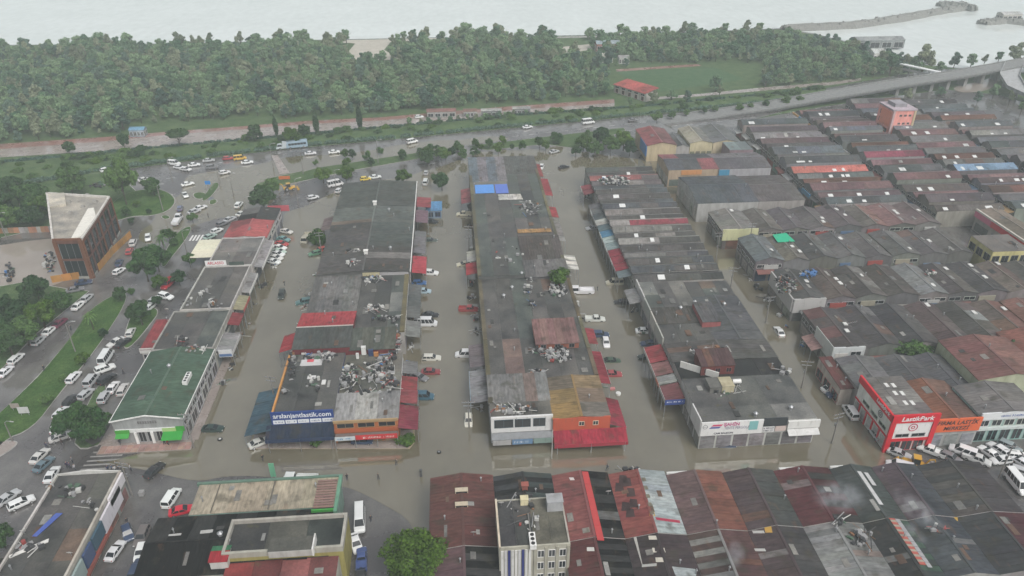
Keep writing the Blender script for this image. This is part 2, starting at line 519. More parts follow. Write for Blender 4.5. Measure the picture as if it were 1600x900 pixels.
structure('flood_water', MB().sheet(smooth(ragged(fl, 5, 1.0), 2), 0.05), M['flood'])
pond = px([(0, 385), (40, 376), (92, 372), (100, 440), (60, 452), (0, 470), (-60, 470), (-60, 385)])
structure('site_pond', MB().sheet(smooth(ragged(pond, 5, .8, 2), 2), 0.06), M['pond'])
pud = px([(250, 330), (285, 300), (300, 272), (400, 256), (470, 244), (560, 236), (640, 226), (760, 212), (800, 216), (700, 234), (600, 250), (500, 270), (440, 300), (400, 330), (330, 345), (290, 360), (250, 380), (215, 372), (240, 345)])
structure('junction_flood', MB().sheet(smooth(ragged(pud, 6, 2.0, 3), 2), 0.03), M['flood'])

def island(name, poly, h, mat, kerb=0.22, kcol=(0.33, 0.32, 0.31)):
    n = len(poly)
    c = (sum(p[0] for p in poly) / n, sum(p[1] for p in poly) / n)
    inner = []
    for p in poly:
        d = math.hypot(p[0] - c[0], p[1] - c[1])
        k = max(0.2, 1 - kerb / max(d, 0.3) * 1.3)
        inner.append((c[0] + (p[0] - c[0]) * k, c[1] + (p[1] - c[1]) * k))
    o = structure(name, MB().prism(inner, 0.0, h + 0.03), M[mat])
    kb = MB()
    for i in range(n):
        j = (i + 1) % n
        kb.hexa([(*poly[i], 0), (*poly[j], 0), (*inner[j], 0), (*inner[i], 0)], [(*poly[i], h), (*poly[j], h), (*inner[j], h), (*inner[i], h)])
    kb.build('kerb', M['concrete'], o, kcol)
    return o
island('median_strip', smooth(px([(-90, 745), (-60, 700), (50, 600), (118, 520), (140, 482), (195, 452), (200, 470), (150, 548), (90, 620), (50, 672), (0, 690), (-40, 760)]), 2), 0.13, 'grass')
island('median_tip', smooth(px([(-30, 730), (-30, 692), (20, 688), (31, 692), (12, 708)]), 2), 0.13, 'paving')
island('roundabout_lawn', smooth(px([(188, 305), (225, 295), (255, 296), (277, 310), (268, 328), (240, 338), (205, 338), (176, 348), (165, 330)]), 2), 0.13, 'grass')
island('kerb_island', smooth(px([(337, 284), (344, 288), (335, 303), (318, 316), (315, 312), (324, 298)]), 2), 0.14, 'rough_grass')
island('kerb_island', smooth(px([(300, 303), (314, 300), (324, 303), (316, 312), (304, 311)]), 2), 0.14, 'rough_grass')
island('kerb_island', smooth(px([(327, 313), (338, 311), (341, 316), (332, 321), (326, 319)]), 2), 0.14, 'rough_grass')
island('kerb_island', smooth(px([(250, 338), (262, 336), (268, 341), (256, 344)]), 2), 0.14, 'grass')
island('side_lawn', smooth(px([(274, 366), (296, 352), (300, 358), (286, 382), (268, 402), (256, 420), (250, 412), (262, 385)]), 2), 0.13, 'grass')
island('side_lawn', smooth(px([(204, 488), (228, 478), (252, 484), (234, 510), (200, 548), (190, 540)]), 2), 0.13, 'grass')
island('side_lawn', smooth(px([(142, 620), (158, 598), (168, 604), (152, 632), (146, 668), (128, 690), (150, 700), (160, 690), (130, 706), (112, 690)]), 1), 0.13, 'rough_grass')
island('highway_median', px([(500, 262), (640, 241), (722, 229), (728, 233), (650, 249), (560, 265), (430, 292), (395, 296), (400, 288)]), 0.13, 'rough_grass')
island('highway_median', px([(405, 283), (448, 273), (478, 267), (470, 270), (430, 280)]), 0.17, 'rough_grass')
island('far_verge', px([(730, 229), (860, 213), (975, 200), (978, 204), (900, 232), (850, 226), (760, 235)]), 0.13, 'rough_grass')
island('traffic_island', px([(424, 243), (434, 243), (452, 270), (437, 272)]), 0.14, 'paving')
# brick-paved pavement round the green-roofed shop, laid course by course
ya = YY(655, -63, 6)
pv = MB().box(-73.6, -55.2, ya - 3.0, ya, -.1, .2).box(-74.2, -70.5, ya, ya + 24, -.1, .19).box(-56.5, -54.6, ya, ya + 40, -.1, .19)
o = structure('shop_pavement', pv, M['paving'], None)
for r_ in range(2):
    for k in range(14):
        x0 = -73.4 + 18 * k / 14 + .05; x1 = -73.4 + 18 * (k + 1) / 14 - .05
        MB().box(x0, x1, ya - 2.9 + r_ * 1.1, ya - 1.86 + r_ * 1.1, .2, .225 + .01 * ((k + r_) % 2)).build('paving_slab', M['concrete'], o, jit((0.34, 0.22, 0.19), .2))
island('shop_forecourt', px([(388, 702), (640, 702), (648, 692), (648, 672), (395, 680)]), 0.12, 'paving', 0.3, (0.3, 0.25, 0.17))
island('corner_lawn', px([(-120, 470), (-40, 330), (60, 280), (180, 268), (215, 300), (178, 352), (100, 350), (0, 372), (-60, 470)]), 0.1, 'rough_grass')
island('wooded_verge', px([(-200, 620), (-120, 470), (40, 440), (110, 452), (140, 455), (60, 520), (-10, 590)]), 0.1, 'rough_grass')

structure('harbour_verge', MB().sheet(px([(1180, 186), (1290, 166), (1400, 150), (1480, 140), (1560, 148), (1600, 160), (1760, 190), (1760, 120), (1600, 114), (1560, 106), (1480, 122), (1400, 136), (1290, 156)]), 0.02), M['rough_grass'])
structure('harbour_pool', MB().sheet(smooth(px([(1485, 136), (1530, 128), (1556, 118), (1560, 128), (1545, 142), (1500, 146)]), 2), 0.03), M['pond'])
# rock breakwaters out in the sea
def breakwater(name, line, w, h, label):
    m = MB()
    rr = random.Random(3)
    pts = [Vector((*G(x, y, 0), 0)) for x, y in line]
    fine = []
    for i in range(len(pts) - 1):
        for k in range(8): fine.append(pts[i].lerp(pts[i + 1], k / 8))
    fine.append(pts[-1])
    vs, fs = [], []
    for i, p in enumerate(fine):
        d = (fine[min(i + 1, len(fine) - 1)] - fine[max(0, i - 1)]).normalized()
        n = Vector((-d.y, d.x, 0))
        for (o, z) in ((-1, -1.2), (-0.75, 0.4), (-0.3, 1), (0.3, 1), (0.75, 0.4), (1, -1.2)):
            q = p + n * (w * o * rr.uniform(0.85, 1.15))
            vs.append((q.x, q.y, z * h * rr.uniform(0.85, 1.1) if z > 0 else z))
    for i in range(len(fine) - 1):
        for k in range(5): fs.append((i * 6 + k, i * 6 + k + 1, (i + 1) * 6 + k + 1, (i + 1) * 6 + k))
    m.add(vs, fs)
    for k in range(260):                          # armour stones
        i = rr.randrange(len(fine)); p = fine[i]
        q = p + Vector((rr.uniform(-3, 3), rr.uniform(-3, 3), 0))
        s = rr.uniform(0.6, 1.4)
        z = rr.uniform(0, h)
        m.hexa([(q.x - s, q.y - s, z - 1), (q.x + s, q.y - s * .6, z - 1), (q.x + s * .7, q.y + s, z - 1), (q.x - s, q.y + s * .8, z - 1)], [(q.x - s * .6, q.y - s * .6, z + s * .5), (q.x + s * .6, q.y - s * .5, z + s * .6), (q.x + s * .4, q.y + s * .5, z + s * .4), (q.x - s * .5, q.y + s * .5, z + s * .6)])
    o = m.build(name, M['rock'], None, (0.2, 0.2, 0.19))
    tag(o, label, 'breakwater')
breakwater('breakwater', [(1225, 46), (1330, 41), (1400, 31), (1470, 18), (1500, 14)], 5.0, 3.0, 'long rock breakwater reaching out across the harbour mouth')
breakwater('breakwater', [(1470, 8), (1500, 10), (1520, 15)], 4.0, 3.0, 'hooked outer tip of the rock breakwater at the top')
breakwater('breakwater', [(1535, 36), (1570, 33), (1660, 44)], 5.0, 2.5, 'short rock mole with pale sheds at the right edge')
# raised highway curving away to the harbour, on piers
top = [(1030, 190, 0.0), (1110, 179.5, 0.25), (1200, 166, 1.2), (1290, 150, 3.0), (1400, 131, 5), (1480, 119, 6), (1560, 105, 6.5), (1640, 90, 6.5), (1760, 60, 6.5)]
via = MB()
pts = [Vector((*G(x, y, z), z)) for x, y, z in top]
vs, fs = [], []
for i, p in enumerate(pts):
    d = (pts[min(i + 1, len(pts) - 1)] - pts[max(0, i - 1)]); d.z = 0; d.normalize()
    n = Vector((-d.y, d.x, 0))
    for (o, z) in ((-5, -1.0), (-5.5, 0), (-5.5, 0.7), (-5.2, 0.7), (-5.2, 0.06), (5.2, 0.06), (5.2, 0.7), (5.5, 0.7), (5.5, 0), (5, -1.0)):
        q = p + n * o; vs.append((q.x, q.y, p.z + z))
for i in range(len(pts) - 1):
    for k in range(10): fs.append((i * 10 + k, i * 10 + (k + 1) % 10, (i + 1) * 10 + (k + 1) % 10, (i + 1) * 10 + k))
via.add(vs, fs)
vroot = thing('viaduct', 'long grey concrete viaduct carrying the highway towards the harbour', 'viaduct', tuple(pts[4].xy) + (0,))
via.build('deck', M['concrete'], vroot, (0.21, 0.215, 0.215))
for i in range(4, 8):
    for k in range(3):
        p = pts[i].lerp(pts[i + 1], k / 3) if i < 7 else pts[i]
        MB().box(p.x - 0.8, p.x + 0.8, p.y - 3, p.y + 3, 0, p.z - 0.9).build('pier', M['concrete'], vroot, (0.3, 0.3, 0.3))
rp = [(1585, 100, 6.4), (1577, 118, 6), (1588, 136, 5), (1640, 160, 3.4)]
ramp = MB()
pts = [Vector((*G(x, y, z), z)) for x, y, z in rp]
vs, fs = [], []
for i, p in enumerate(pts):
    d = (pts[min(i + 1, len(pts) - 1)] - pts[max(0, i - 1)]); d.z = 0; d.normalize()
    n = Vector((-d.y, d.x, 0))
    for (o, z) in ((-4, -1.0), (-4.5, 0.9), (-4.2, 0.9), (-4.2, 0), (4.2, 0), (4.2, 0.9), (4.5, 0.9), (4, -1.0)):
        q = p + n * o; vs.append((q.x, q.y, p.z + z))
for i in range(len(pts) - 1):
    for k in range(8): fs.append((i * 8 + k, i * 8 + (k + 1) % 8, (i + 1) * 8 + (k + 1) % 8, (i + 1) * 8 + k))
ramp.add(vs, fs)
o = thing('slip_road', 'pale curving slip road bridge at the far right edge', 'ramp', tuple(pts[1].xy) + (0,))
ramp.build('deck', M['concrete'], o, (0.36, 0.37, 0.38))
for p in pts[:3]:
    MB().box(p.x - 0.7, p.x + 0.7, p.y - 2, p.y + 2, 0, p.z - 0.9).build('pier', M['concrete'], o, (0.3, 0.3, 0.3))
# ---------------------------------------------------------------- buildings
GREY = [(0.085, 0.085, 0.083), (0.075, 0.075, 0.075), (0.098, 0.096, 0.093), (0.062, 0.064, 0.064), (0.112, 0.107, 0.103)]
SLATE, DARK, GGREEN = (0.085, 0.094, 0.103), (0.024, 0.024, 0.025), (0.085, 0.097, 0.09)
MAROON, RED, PINK = (0.13, 0.05, 0.048), (0.25, 0.05, 0.058), (0.24, 0.1, 0.1)
BROWN, LIGHT, BLUEGREY, PURPLE = (0.15, 0.105, 0.095), (0.3, 0.3, 0.295), (0.36, 0.42, 0.43), (0.1, 0.078, 0.084)
def roof_slope(root, q, n, mat, cols, thick=0.1, along=0, name='roof_sheet', rr=rnd, lap=0.02):
    """q: low-a, low-b, high-b, high-a corners; cut into n sheets from a to b, each a piece of its own"""
    q = [Vector(p) for p in q]
    for k in range(n):
        t0, t1 = k / n, (k + 1) / n
        l0, l1 = q[0].lerp(q[1], t0), q[0].lerp(q[1], t1)
        h0, h1 = q[3].lerp(q[2], t0), q[3].lerp(q[2], t1)
        g = (l1 - l0).normalized() * 0.015
        dz = Vector((0, 0, (k % 2) * lap + rr.uniform(0, 0.012)))
        c = cols[k % len(cols)] if isinstance(cols, list) else cols
        c = jit(c, 0.1, rr)
        if rr.random() < .04 and name == 'roof_sheet': c = tuple(v * .6 + w_ * .4 for v, w_ in zip(c, rr.choice([(0.2, 0.1, 0.06), (0.3, 0.3, 0.29), (0.05, 0.05, 0.05)])))
        sg = Vector((0, 0, -rr.uniform(0, .05)))
        MB().slab([l0 + g + dz + sg, l1 - g + dz + sg * .5, h1 - g + dz, h0 + g + dz], thick).build(name, mat, root, c)
def opening(root, A, B, s0, s1, z0, z1, kind, col, d=0.06):
    """a window, door or shutter on the wall from A to B (outside to the right hand of A->B)"""
    A, B = Vector((A[0], A[1], 0)), Vector((B[0], B[1], 0))
    n = Vector(((B - A).y, -(B - A).x, 0)).normalized()
    p, q = A.lerp(B, s0), A.lerp(B, s1)
    def pl(a, b, zz0, zz1, o0, o1):
        return [a + n * o1 + Vector((0, 0, zz0)), b + n * o1 + Vector((0, 0, zz0)), b + n * o0 + Vector((0, 0, zz0)), a + n * o0 + Vector((0, 0, zz0))], [a + n * o1 + Vector((0, 0, zz1)), b + n * o1 + Vector((0, 0, zz1)), b + n * o0 + Vector((0, 0, zz1)), a + n * o0 + Vector((0, 0, zz1))]
    m = MB()
    if kind in ('window', 'door'):
        e = (q - p).normalized() * 0.09
        m.hexa(*pl(p, p + e, z0, z1, -0.03, d)).hexa(*pl(q - e, q, z0, z1, -0.03, d))
        m.hexa(*pl(p + e, q - e, z1 - 0.1, z1, -0.03, d)).hexa(*pl(p + e, q - e, z0, z0 + 0.1, -0.03, d))
        c = p.lerp(q, 0.5)
        m.hexa(*pl(c - e * .4, c + e * .4, z0 + .1, z1 - .1, -0.03, d))
        o = m.build(kind, M['paint'], root, col)
        MB().hexa(*pl(p + e * .5, q - e * .5, z0 + 0.04, z1 - 0.04, -0.02, d * 0.4)).build('pane', M['glass'], o)
    else:
        m.hexa(*pl(p, q, z0, z1, -0.03, d))
        o = m.build(kind, M['shutter'] if kind == 'roller_shutter' else M['paint'], root, col)
    return o
def facade(root, A, B, z0, z1, kind, n, col, fill=0.78, rr=rnd, mixk=None):
    for k in range(n):
        s = (k + 0.5) / n
        kd = rr.choice(mixk) if mixk else kind
        opening(root, A, B, s - fill / 2 / n, s + fill / 2 / n, z0, z1, kd, jit(col, 0.25, rr))
def wall_prism(x0, x1, y0, y1, h, rise, ridge):
    m = MB()
    if ridge == 'y':
        c = (x0 + x1) / 2
        pr = [(x0, 0), (x1, 0), (x1, h), (c, h + rise), (x0, h)]
        m.add([(x, y0, z) for x, z in pr] + [(x, y1, z) for x, z in pr], [(0, 1, 2, 3, 4), (9, 8, 7, 6, 5)] + [(i, (i + 5), (i + 1) % 5 + 5, (i + 1) % 5) for i in range(5)])
    elif ridge == 'x':
        c = (y0 + y1) / 2
        pr = [(y0, 0), (y0, h), (c, h + rise), (y1, h), (y1, 0)]
        m.add([(x0, y, z) for y, z in pr] + [(x1, y, z) for y, z in pr], [(0, 1, 2, 3, 4)[::-1], (5, 6, 7, 8, 9)] + [(i, (i + 1) % 5, (i + 1) % 5 + 5, i + 5) for i in range(5)])
    else:
        m.box(x0, x1, y0, y1, 0, h)
    return m
def unit(label, x0, x1, y0, y1, h=6.5, rise=0.9, ridge='y', roof=GREY[0], roof2=None, wall=(0.3, 0.3, 0.29), sheets=3, group=None, front=None, side=None, other=None,
         parapet=None, over=0.25, name='workshop_building', cat='building', flatmat='membrane', rr=rnd, cap=None, grid=1):
    x0 += 0.02; x1 -= 0.02; y0 += 0.02; y1 -= 0.02
    root = thing(name, label, cat, ((x0 + x1) / 2, (y0 + y1) / 2, 0), 0, group)
    roof2 = roof2 or roof
    wall_prism(x0, x1, y0, y1, h - 0.14, rise, ridge).build('wall', M['wall'], root, jit(wall, 0.1, rr))
    o = over
    if ridge == 'y':
        c = (x0 + x1) / 2
        e = rise * o / ((x1 - x0) / 2)
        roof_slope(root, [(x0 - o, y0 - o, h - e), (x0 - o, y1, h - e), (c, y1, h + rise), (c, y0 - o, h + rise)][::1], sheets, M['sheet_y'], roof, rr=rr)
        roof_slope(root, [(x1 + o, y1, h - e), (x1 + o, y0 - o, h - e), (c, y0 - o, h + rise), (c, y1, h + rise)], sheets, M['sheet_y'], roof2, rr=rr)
        MB().box(c - 0.22, c + 0.22, y0 - o, y1, h + rise - 0.03, h + rise + 0.07).build('ridge_cap', M['paint'], root, jit(cap or tuple(v * .85 for v in (roof[0] if isinstance(roof, list) else roof)), 0.1, rr))
    elif ridge == 'x':
        c = (y0 + y1) / 2
        e = rise * o / ((y1 - y0) / 2)
        roof_slope(root, [(x1 + o, y0 - 0.05, h), (x0 - o, y0 - 0.05, h), (x0 - o, c, h + rise), (x1 + o, c, h + rise)][::-1] if False else [(x0 - o, y0 - 0.02, h), (x1 + o, y0 - 0.02, h), (x1 + o, c, h + rise), (x0 - o, c, h + rise)], sheets, M['sheet_x'], roof, rr=rr)
        roof_slope(root, [(x1 + o, y1, h), (x0 - o, y1, h), (x0 - o, c, h + rise), (x1 + o, c, h + rise)], sheets, M['sheet_x'], roof2, rr=rr)
        MB().box(x0 - o, x1 + o, c - 0.18, c + 0.18, h + rise - 0.03, h + rise + 0.06).build('ridge_cap', M['paint'], root, jit(cap or tuple(v * .85 for v in (roof[0] if isinstance(roof, list) else roof)), 0.1, rr))
    elif ridge == 'mono':                                     # one slope, low at the front
        roof_slope(root, [(x0 - o, y0 - o, h), (x1 + o, y0 - o, h), (x1 + o, y1, h + rise), (x0 - o, y1, h + rise)], sheets, M['sheet_x'], roof, rr=rr)
        MB().hexa([(x0, y0 + .3, h - .14), (x1, y0 + .3, h - .14), (x1, y1, h - .14), (x0, y1, h - .14)], [(x0, y0 + .3, h - .12), (x1, y0 + .3, h - .12), (x1, y1, h + rise - .16), (x0, y1, h + rise - .16)]).build('gable', M['wall'], root, wall)
    else:
        for g in range(grid):
            ya, yb_ = y0 + (y1 - y0) * g / grid, y0 + (y1 - y0) * (g + 1) / grid
            roof_slope(root, [(x0, ya + .01, h + .02 * g), (x1, ya + .01, h + .02 * g), (x1, yb_ - .01, h + 0.06 + .02 * g), (x0, yb_ - .01, h + 0.06 + .02 * g)], sheets, M[flatmat], roof, rr=rr)
    if parapet:
        pc, ph, pw = parapet
        for (a0, a1, b0, b1) in ((x0, x1, y0 - .02, y0 + pw), (x0, x1, y1 - pw, y1 - 0.01), (x0 - .02, x0 + pw, y0 + pw, y1 - pw), (x1 - pw, x1 + .02, y0 + pw, y1 - pw)):
            MB().box(a0, a1, b0, b1, h - 0.3, h + ph).build('parapet', M['concrete'], root, jit(pc, 0.08, rr))
    roof_bits(root, x0, x1, y0, y1, h, rise, ridge, rr)
    W, Ft, E_ = ((x0, y1), (x0, y0)), ((x0, y0), (x1, y0)), ((x1, y0), (x1, y1))
    for spec, (A, B) in ((front, Ft), (side, W), (other, E_)):
        if not spec: continue
        for (z0, z1, kind, n, col) in spec:
            facade(root, A, B, z0, z1, kind, n, col, rr=rr)
    return root
def roof_bits(root, x0, x1, y0, y1, h, rise, ridge, rr):
    """patches, flues and odd boards that every one of these roofs carries"""
    ar = (x1 - x0) * (y1 - y0)
    if ar < 25: return
    def zat(x, y):
        if ridge == 'y': return h + rise * (1 - abs(x - (x0 + x1) / 2) / ((x1 - x0) / 2))
        if ridge == 'x': return h + rise * (1 - abs(y - (y0 + y1) / 2) / ((y1 - y0) / 2))
        if ridge == 'mono': return h + rise * (y - y0) / (y1 - y0)
        return h + .1
    far_ = y0 > 205
    for k in range(rr.choice([0, 1]) if far_ else rr.choice([1, 2, 3]) + (ar > 160) * 2):
        w, d = rr.uniform(.5, 1.4), rr.uniform(.8, 2.6)
        x, y = rr.uniform(x0 + 1, x1 - 2.2), rr.uniform(y0 + .6, y1 - d - .3)
        if ridge == 'x' and y < (y0 + y1) / 2 < y + d: continue
        if ridge == 'y' and x < (x0 + x1) / 2 < x + w: continue
        c = rr.choice([(0.05, 0.05, 0.05), (0.16, 0.16, 0.155), (0.12, 0.075, 0.055), (0.2, 0.195, 0.185), (0.3, 0.3, 0.29)])
        q = [(a, b_, zat(a, b_) + .075 + .004 * k) for a, b_ in ((x, y), (x + w, y), (x + w, y + d), (x, y + d))]
        MB().slab(q, .05).build('roof_patch', M['membrane'], root, c)
    for k in range(rr.choice([0, 0, 1]) if far_ else rr.choice([0, 1, 1, 2])):
        x, y = rr.uniform(x0 + .6, x1 - .6), rr.uniform(y0 + .6, y1 - .6)
        z = zat(x, y)
        MB().cyl((x, y, z - .1), .11, rr.uniform(.7, 1.3), 7).cyl((x, y, z + .9), .2, .15, 7, r2=.05).build('flue_pipe', M['steel'], root)
def awning(root, x0, x1, y0, y1, z_wall, z_out, side, col, n=3, posts=True, fringe=None):
    """a sloping canopy on the west ('w'), east ('e') or front ('f') wall, in sheets, on posts"""
    if side == 'w': q = [(x0, y1, z_out), (x0, y0, z_out), (x1, y0, z_wall), (x1, y1, z_wall)]
    elif side == 'e': q = [(x1, y0, z_out), (x1, y1, z_out), (x0, y1, z_wall), (x0, y0, z_wall)]
    else: q = [(x0, y0, z_out), (x1, y0, z_out), (x1, y1, z_wall), (x0, y1, z_wall)]
    roof_slope(root, q, n, M['sheet_x' if side == 'f' else 'sheet_y'], col, 0.07, name='awning_sheet')
    a, b = Vector(q[0]), Vector(q[1])
    if posts:
        for k in range(3):
            p = a.lerp(b, 0.04 + 0.46 * k)
            MB().box(p.x - .05, p.x + .05, p.y - .05, p.y + .05, 0, p.z - .02).build('post', M['steel'], root)
    if fringe:
        d = (b - a).normalized()
        nrm = Vector((d.y, -d.x, 0)) * 0.05
        MB().hexa([a - Vector((0, 0, .75)), b - Vector((0, 0, .75)), b + nrm - Vector((0, 0, .75)), a + nrm - Vector((0, 0, .75))], [a + Vector((0, 0, .1)), b + Vector((0, 0, .1)), b + nrm + Vector((0, 0, .1)), a + nrm + Vector((0, 0, .1))]).build('fascia', M['board'], root, fringe)
def text_mesh(s, size, extrude=0.012, bold=0.0, shear=0.0):
    cu = bpy.data.curves.new('lettering', 'FONT')
    cu.body = s
    cu.size = size
    cu.extrude = extrude
    cu.offset = bold
    cu.shear = shear
    cu.align_x = 'CENTER'
    cu.align_y = 'CENTER'
    cu.resolution_u = 2
    o = bpy.data.objects.new('lettering', cu)
    COL.objects.link(o)
    dg = bpy.context.evaluated_depsgraph_get()
    me = bpy.data.meshes.new_from_object(o.evaluated_get(dg))
    bpy.data.objects.remove(o)
    return me
def lettering(parent, s, c, size, col, facing='f', bold=0.02, width=None, shear=0.0, base=None):
    me = text_mesh(s, size, 0.015, bold, shear)
    if width:
        w = max(v.co.x for v in me.vertices) - min(v.co.x for v in me.vertices)
        me.transform(Matrix.Diagonal((width / w, 1, 1, 1)))
    rot = {'f': Matrix.Rotation(math.pi / 2, 4, 'X'), 'w': Matrix.Rotation(-math.pi / 2, 4, 'Z') @ Matrix.Rotation(math.pi / 2, 4, 'X'),
           'e': Matrix.Rotation(math.pi / 2, 4, 'Z') @ Matrix.Rotation(math.pi / 2, 4, 'X'), 'up': Matrix.Identity(4)}[facing]
    off = Vector(ORG[base.name if base else parent.name])
    me.transform(Matrix.Translation(Vector(c) - off) @ rot)
    o = put('lettering', me, M['board'], parent, col)
    return o
def scribble(parent, x0, x1, y, z0, z1, col, seed=1, facing='f'):
    """a line of print too small to read: uneven dark strokes on a board"""
    rr = random.Random(seed)
    m = MB(); x = x0
    while x < x1 - .08:
        w = rr.uniform(.09, .22)
        if rr.random() > .14:
            m.box(x, min(x1, x + w * .45), y - .02, y, z0, z1 * rr.uniform(.98, 1) if rr.random() > .4 else (z0 + z1) / 2 + (z1 - z0) * .25)
            if rr.random() > .4: m.box(min(x1, x + w * .45), min(x1, x + w), y - .02, y, z0 + (z1 - z0) * rr.choice([0, .4, .75]), z0 + (z1 - z0) * rr.choice([.78, .95]))
        x += w + .07
    m.build('lettering', M['board'], parent, col)
def board(root, x0, x1, y, z0, z1, col, name='sign_board', t=0.12):
    return MB().box(x0, x1, y - t, y - 0.004, z0, z1).build(name, M['board'], root, col)
def skylight(root, x0, x1, y0, y1, z, col=(0.6, 0.61, 0.6), dz=0.0):
    return MB().slab([(x0, y0, z), (x1, y0, z), (x1, y1, z + dz), (x0, y1, z + dz)], 0.1).build('skylight', M['plastic'], root, col)

ST = (0.2, 0.2, 0.2); WW = (0.6, 0.6, 0.58)
shop_front = [(0.1, 3.0, 'roller_shutter', 3, (0.25, 0.25, 0.25)), (3.7, 5.0, 'window', 4, (0.5, 0.5, 0.48))]
shop_side = [(0.1, 2.8, 'roller_shutter', 2, (0.22, 0.23, 0.24)), (3.6, 4.9, 'window', 2, (0.5, 0.5, 0.48))]

# ======== the westernmost row, behind the boulevard (green roof in front)
XL, XR = -70.4, -56.6
y0 = YY(655, -63, 6); y1 = YY(547, -63, 6)
u = unit('green flat-pitched roof shop with white and lime green front facing the junction', XL, XR, y0, y1, 6, 1.1, 'y', (0.075, 0.125, 0.09), (0.07, 0.118, 0.084), (0.3, 0.31, 0.32), 4, cap=(0.07, 0.11, 0.08),
         side=[(0.3, 3.0, 'window', 6, (0.5, 0.5, 0.5))], other=[(0.3, 3.0, 'window', 6, (0.55, 0.55, 0.55)), (3.5, 4.8, 'window', 8, (0.5, 0.5, 0.5))], name='shop_building')
w = XR - XL
for (xa, xb) in ((XL - .3, (XL + XR) / 2), ((XL + XR) / 2, XR + .3)):
    za, zb = (5.9, 7.12) if xa < -64 else (7.12, 5.9)
    MB().hexa([(xa, y0 - .34, za - .12), (xb, y0 - .34, zb - .12), (xb, y0 - .2, zb - .12), (xa, y0 - .2, za - .12)], [(xa, y0 - .34, za + .16), (xb, y0 - .34, zb + .16), (xb, y0 - .2, zb + .16), (xa, y0 - .2, za + .16)]).build('gable_trim', M['paint'], u, WHITE)
for xe in (XL - .3, XR + .22):
    MB().box(xe, xe + .14, y0, y1, 5.8, 6.0).build('gutter', M['paint'], u, WHITE)
b = board(u, XL + 0.3, XR - 0.1, y0, 3.0, 3.75, (0.62, 0.63, 0.62), t=0.3)
board(u, XL + 0.3, XL + 3.1, y0 - .31, 2.95, 3.8, (0.06, 0.28, 0.04), 'green_fascia')
board(u, XR - 4.3, XR - 1.6, y0 - .31, 2.95, 3.8, (0.35, 0.5, 0.2), 'green_fascia')
board(u, XR - 1.6, XR + 0.1, y0 - .31, 2.9, 4.1, (0.05, 0.28, 0.04), 'green_fascia')
for k in range(8):
    opening(u, (XL, y0), (XR, y0), 0.36 + k * .035, 0.385 + k * .035, 4.9, 5.6, 'window', (0.2, 0.2, 0.2))
for k in (0.28, 0.51):
    xx = XL + w * k
    MB().box(xx, xx + .55, y0 - .5, y0 - .31, 0.2, 3.0).build('pillar', M['paint'], u, WHITE)
facade(u, (XL + 4.3, y0), (XR - 4.3, y0), 0.3, 2.9, 'door', 3, (0.3, 0.3, 0.3))
q = [(XR - 4.2, y0 - 2.4, 2.3), (XR - 0.2, y0 - 2.4, 2.3), (XR - 0.2, y0 - .3, 3.0), (XR - 4.2, y0 - .3, 3.0)]
MB().slab(q, .06).build('awning', M['plastic'], u, (0.03, 0.26, 0.04))
MB().slab([(XL + .4, y0 - 1.4, 2.5), (XL + 3.0, y0 - 1.4, 2.5), (XL + 3.0, y0 - .3, 3.0), (XL + .4, y0 - .3, 3.0)], .06).build('awning', M['plastic'], u, (0.05, 0.28, 0.05))
c = P(236, 625, 6.6)
MB().hexa([(c.x - .9, c.y - .6, 6.5), (c.x + .9, c.y - .6, 6.5), (c.x + .9, c.y + .6, 6.7), (c.x - .9, c.y + .6, 6.7)], [(c.x - .8, c.y - .5, 7.15), (c.x + .8, c.y - .5, 7.15), (c.x + .8, c.y + .5, 7.3), (c.x - .8, c.y + .5, 7.3)]).build('roof_hatch', M['paint'], u, (0.06, 0.1, 0.075))
# low walled annexe with a red roof on its west side
ya, yb_ = YY(545, -72, 4), YY(508, -72, 4)
u = unit('low red roofed annexe with white sign wall beside the green roof', -74.6, -70.5, ya, yb_ + 2, 4.0, 0.5, 'mono', RED, None, (0.35, 0.34, 0.32), 2, front=[(0.3, 2.6, 'window', 2, (0.5, 0.5, 0.5))], name='annexe')
board(u, -74.9, -71.8, ya - .05, 2.9, 4.3, (0.55, 0.54, 0.52))
ya, yb_ = YY(547, -63, 6), YY(486, -63, 6)
u = unit('grey flat roof workshop just behind the green roof, strewn with scrap', XL, XR, ya, yb_, 6.0, 0, None, [GREY[0], GREY[2], GGREEN], None, (0.34, 0.33, 0.31), 3, grid=3, parapet=((0.3, 0.29, 0.27), 0.35, 0.3), other=shop_side, side=shop_side)
awning(u, XR, XR + 3.6, ya + 1, ya + 9, 4.6, 4.0, 'e', LIGHT, 3, True, (0.55, 0.55, 0.55))
b = board(u, XR + .6, XR + 3.6, ya + .9, 3.0, 5.0, (0.55, 0.56, 0.57))
board(u, XR + .7, XR + 3.5, ya + .75, 3.2, 3.9, (0.08, 0.15, 0.3), 'sign_panel', 0.03)
yc = YY(418, -63, 6)
u = unit('long grey flat roof workshop with red and white street front', XL + 1.4, XR, yb_, yc, 6.2, 0, None, [GREY[2], GREY[0], GREY[4]], None, (0.36, 0.35, 0.33), 3, grid=3, parapet=((0.4, 0.39, 0.37), 0.4, 0.3), other=shop_side)
awning(u, XR, XR + 2.6, yb_ + 1, yb_ + 8, 5.6, 5.2, 'e', (0.32, 0.3, 0.2), 3, True, (0.4, 0.07, 0.06))
awning(u, XR, XR + 2.8, yb_ - 5, yb_ + 0.5, 5.0, 4.6, 'e', RED, 2, True)
awning(u, XR, XR + 2.0, yb_ + 10, yc - 2, 5.2, 5.0, 'e', LIGHT, 4, True, WHITE)
for (pxa, pya, ca) in ((340, 470, (0.1, 0.1, 0.1)), ):
    pass
yd = YY(372, -62, 6.2)
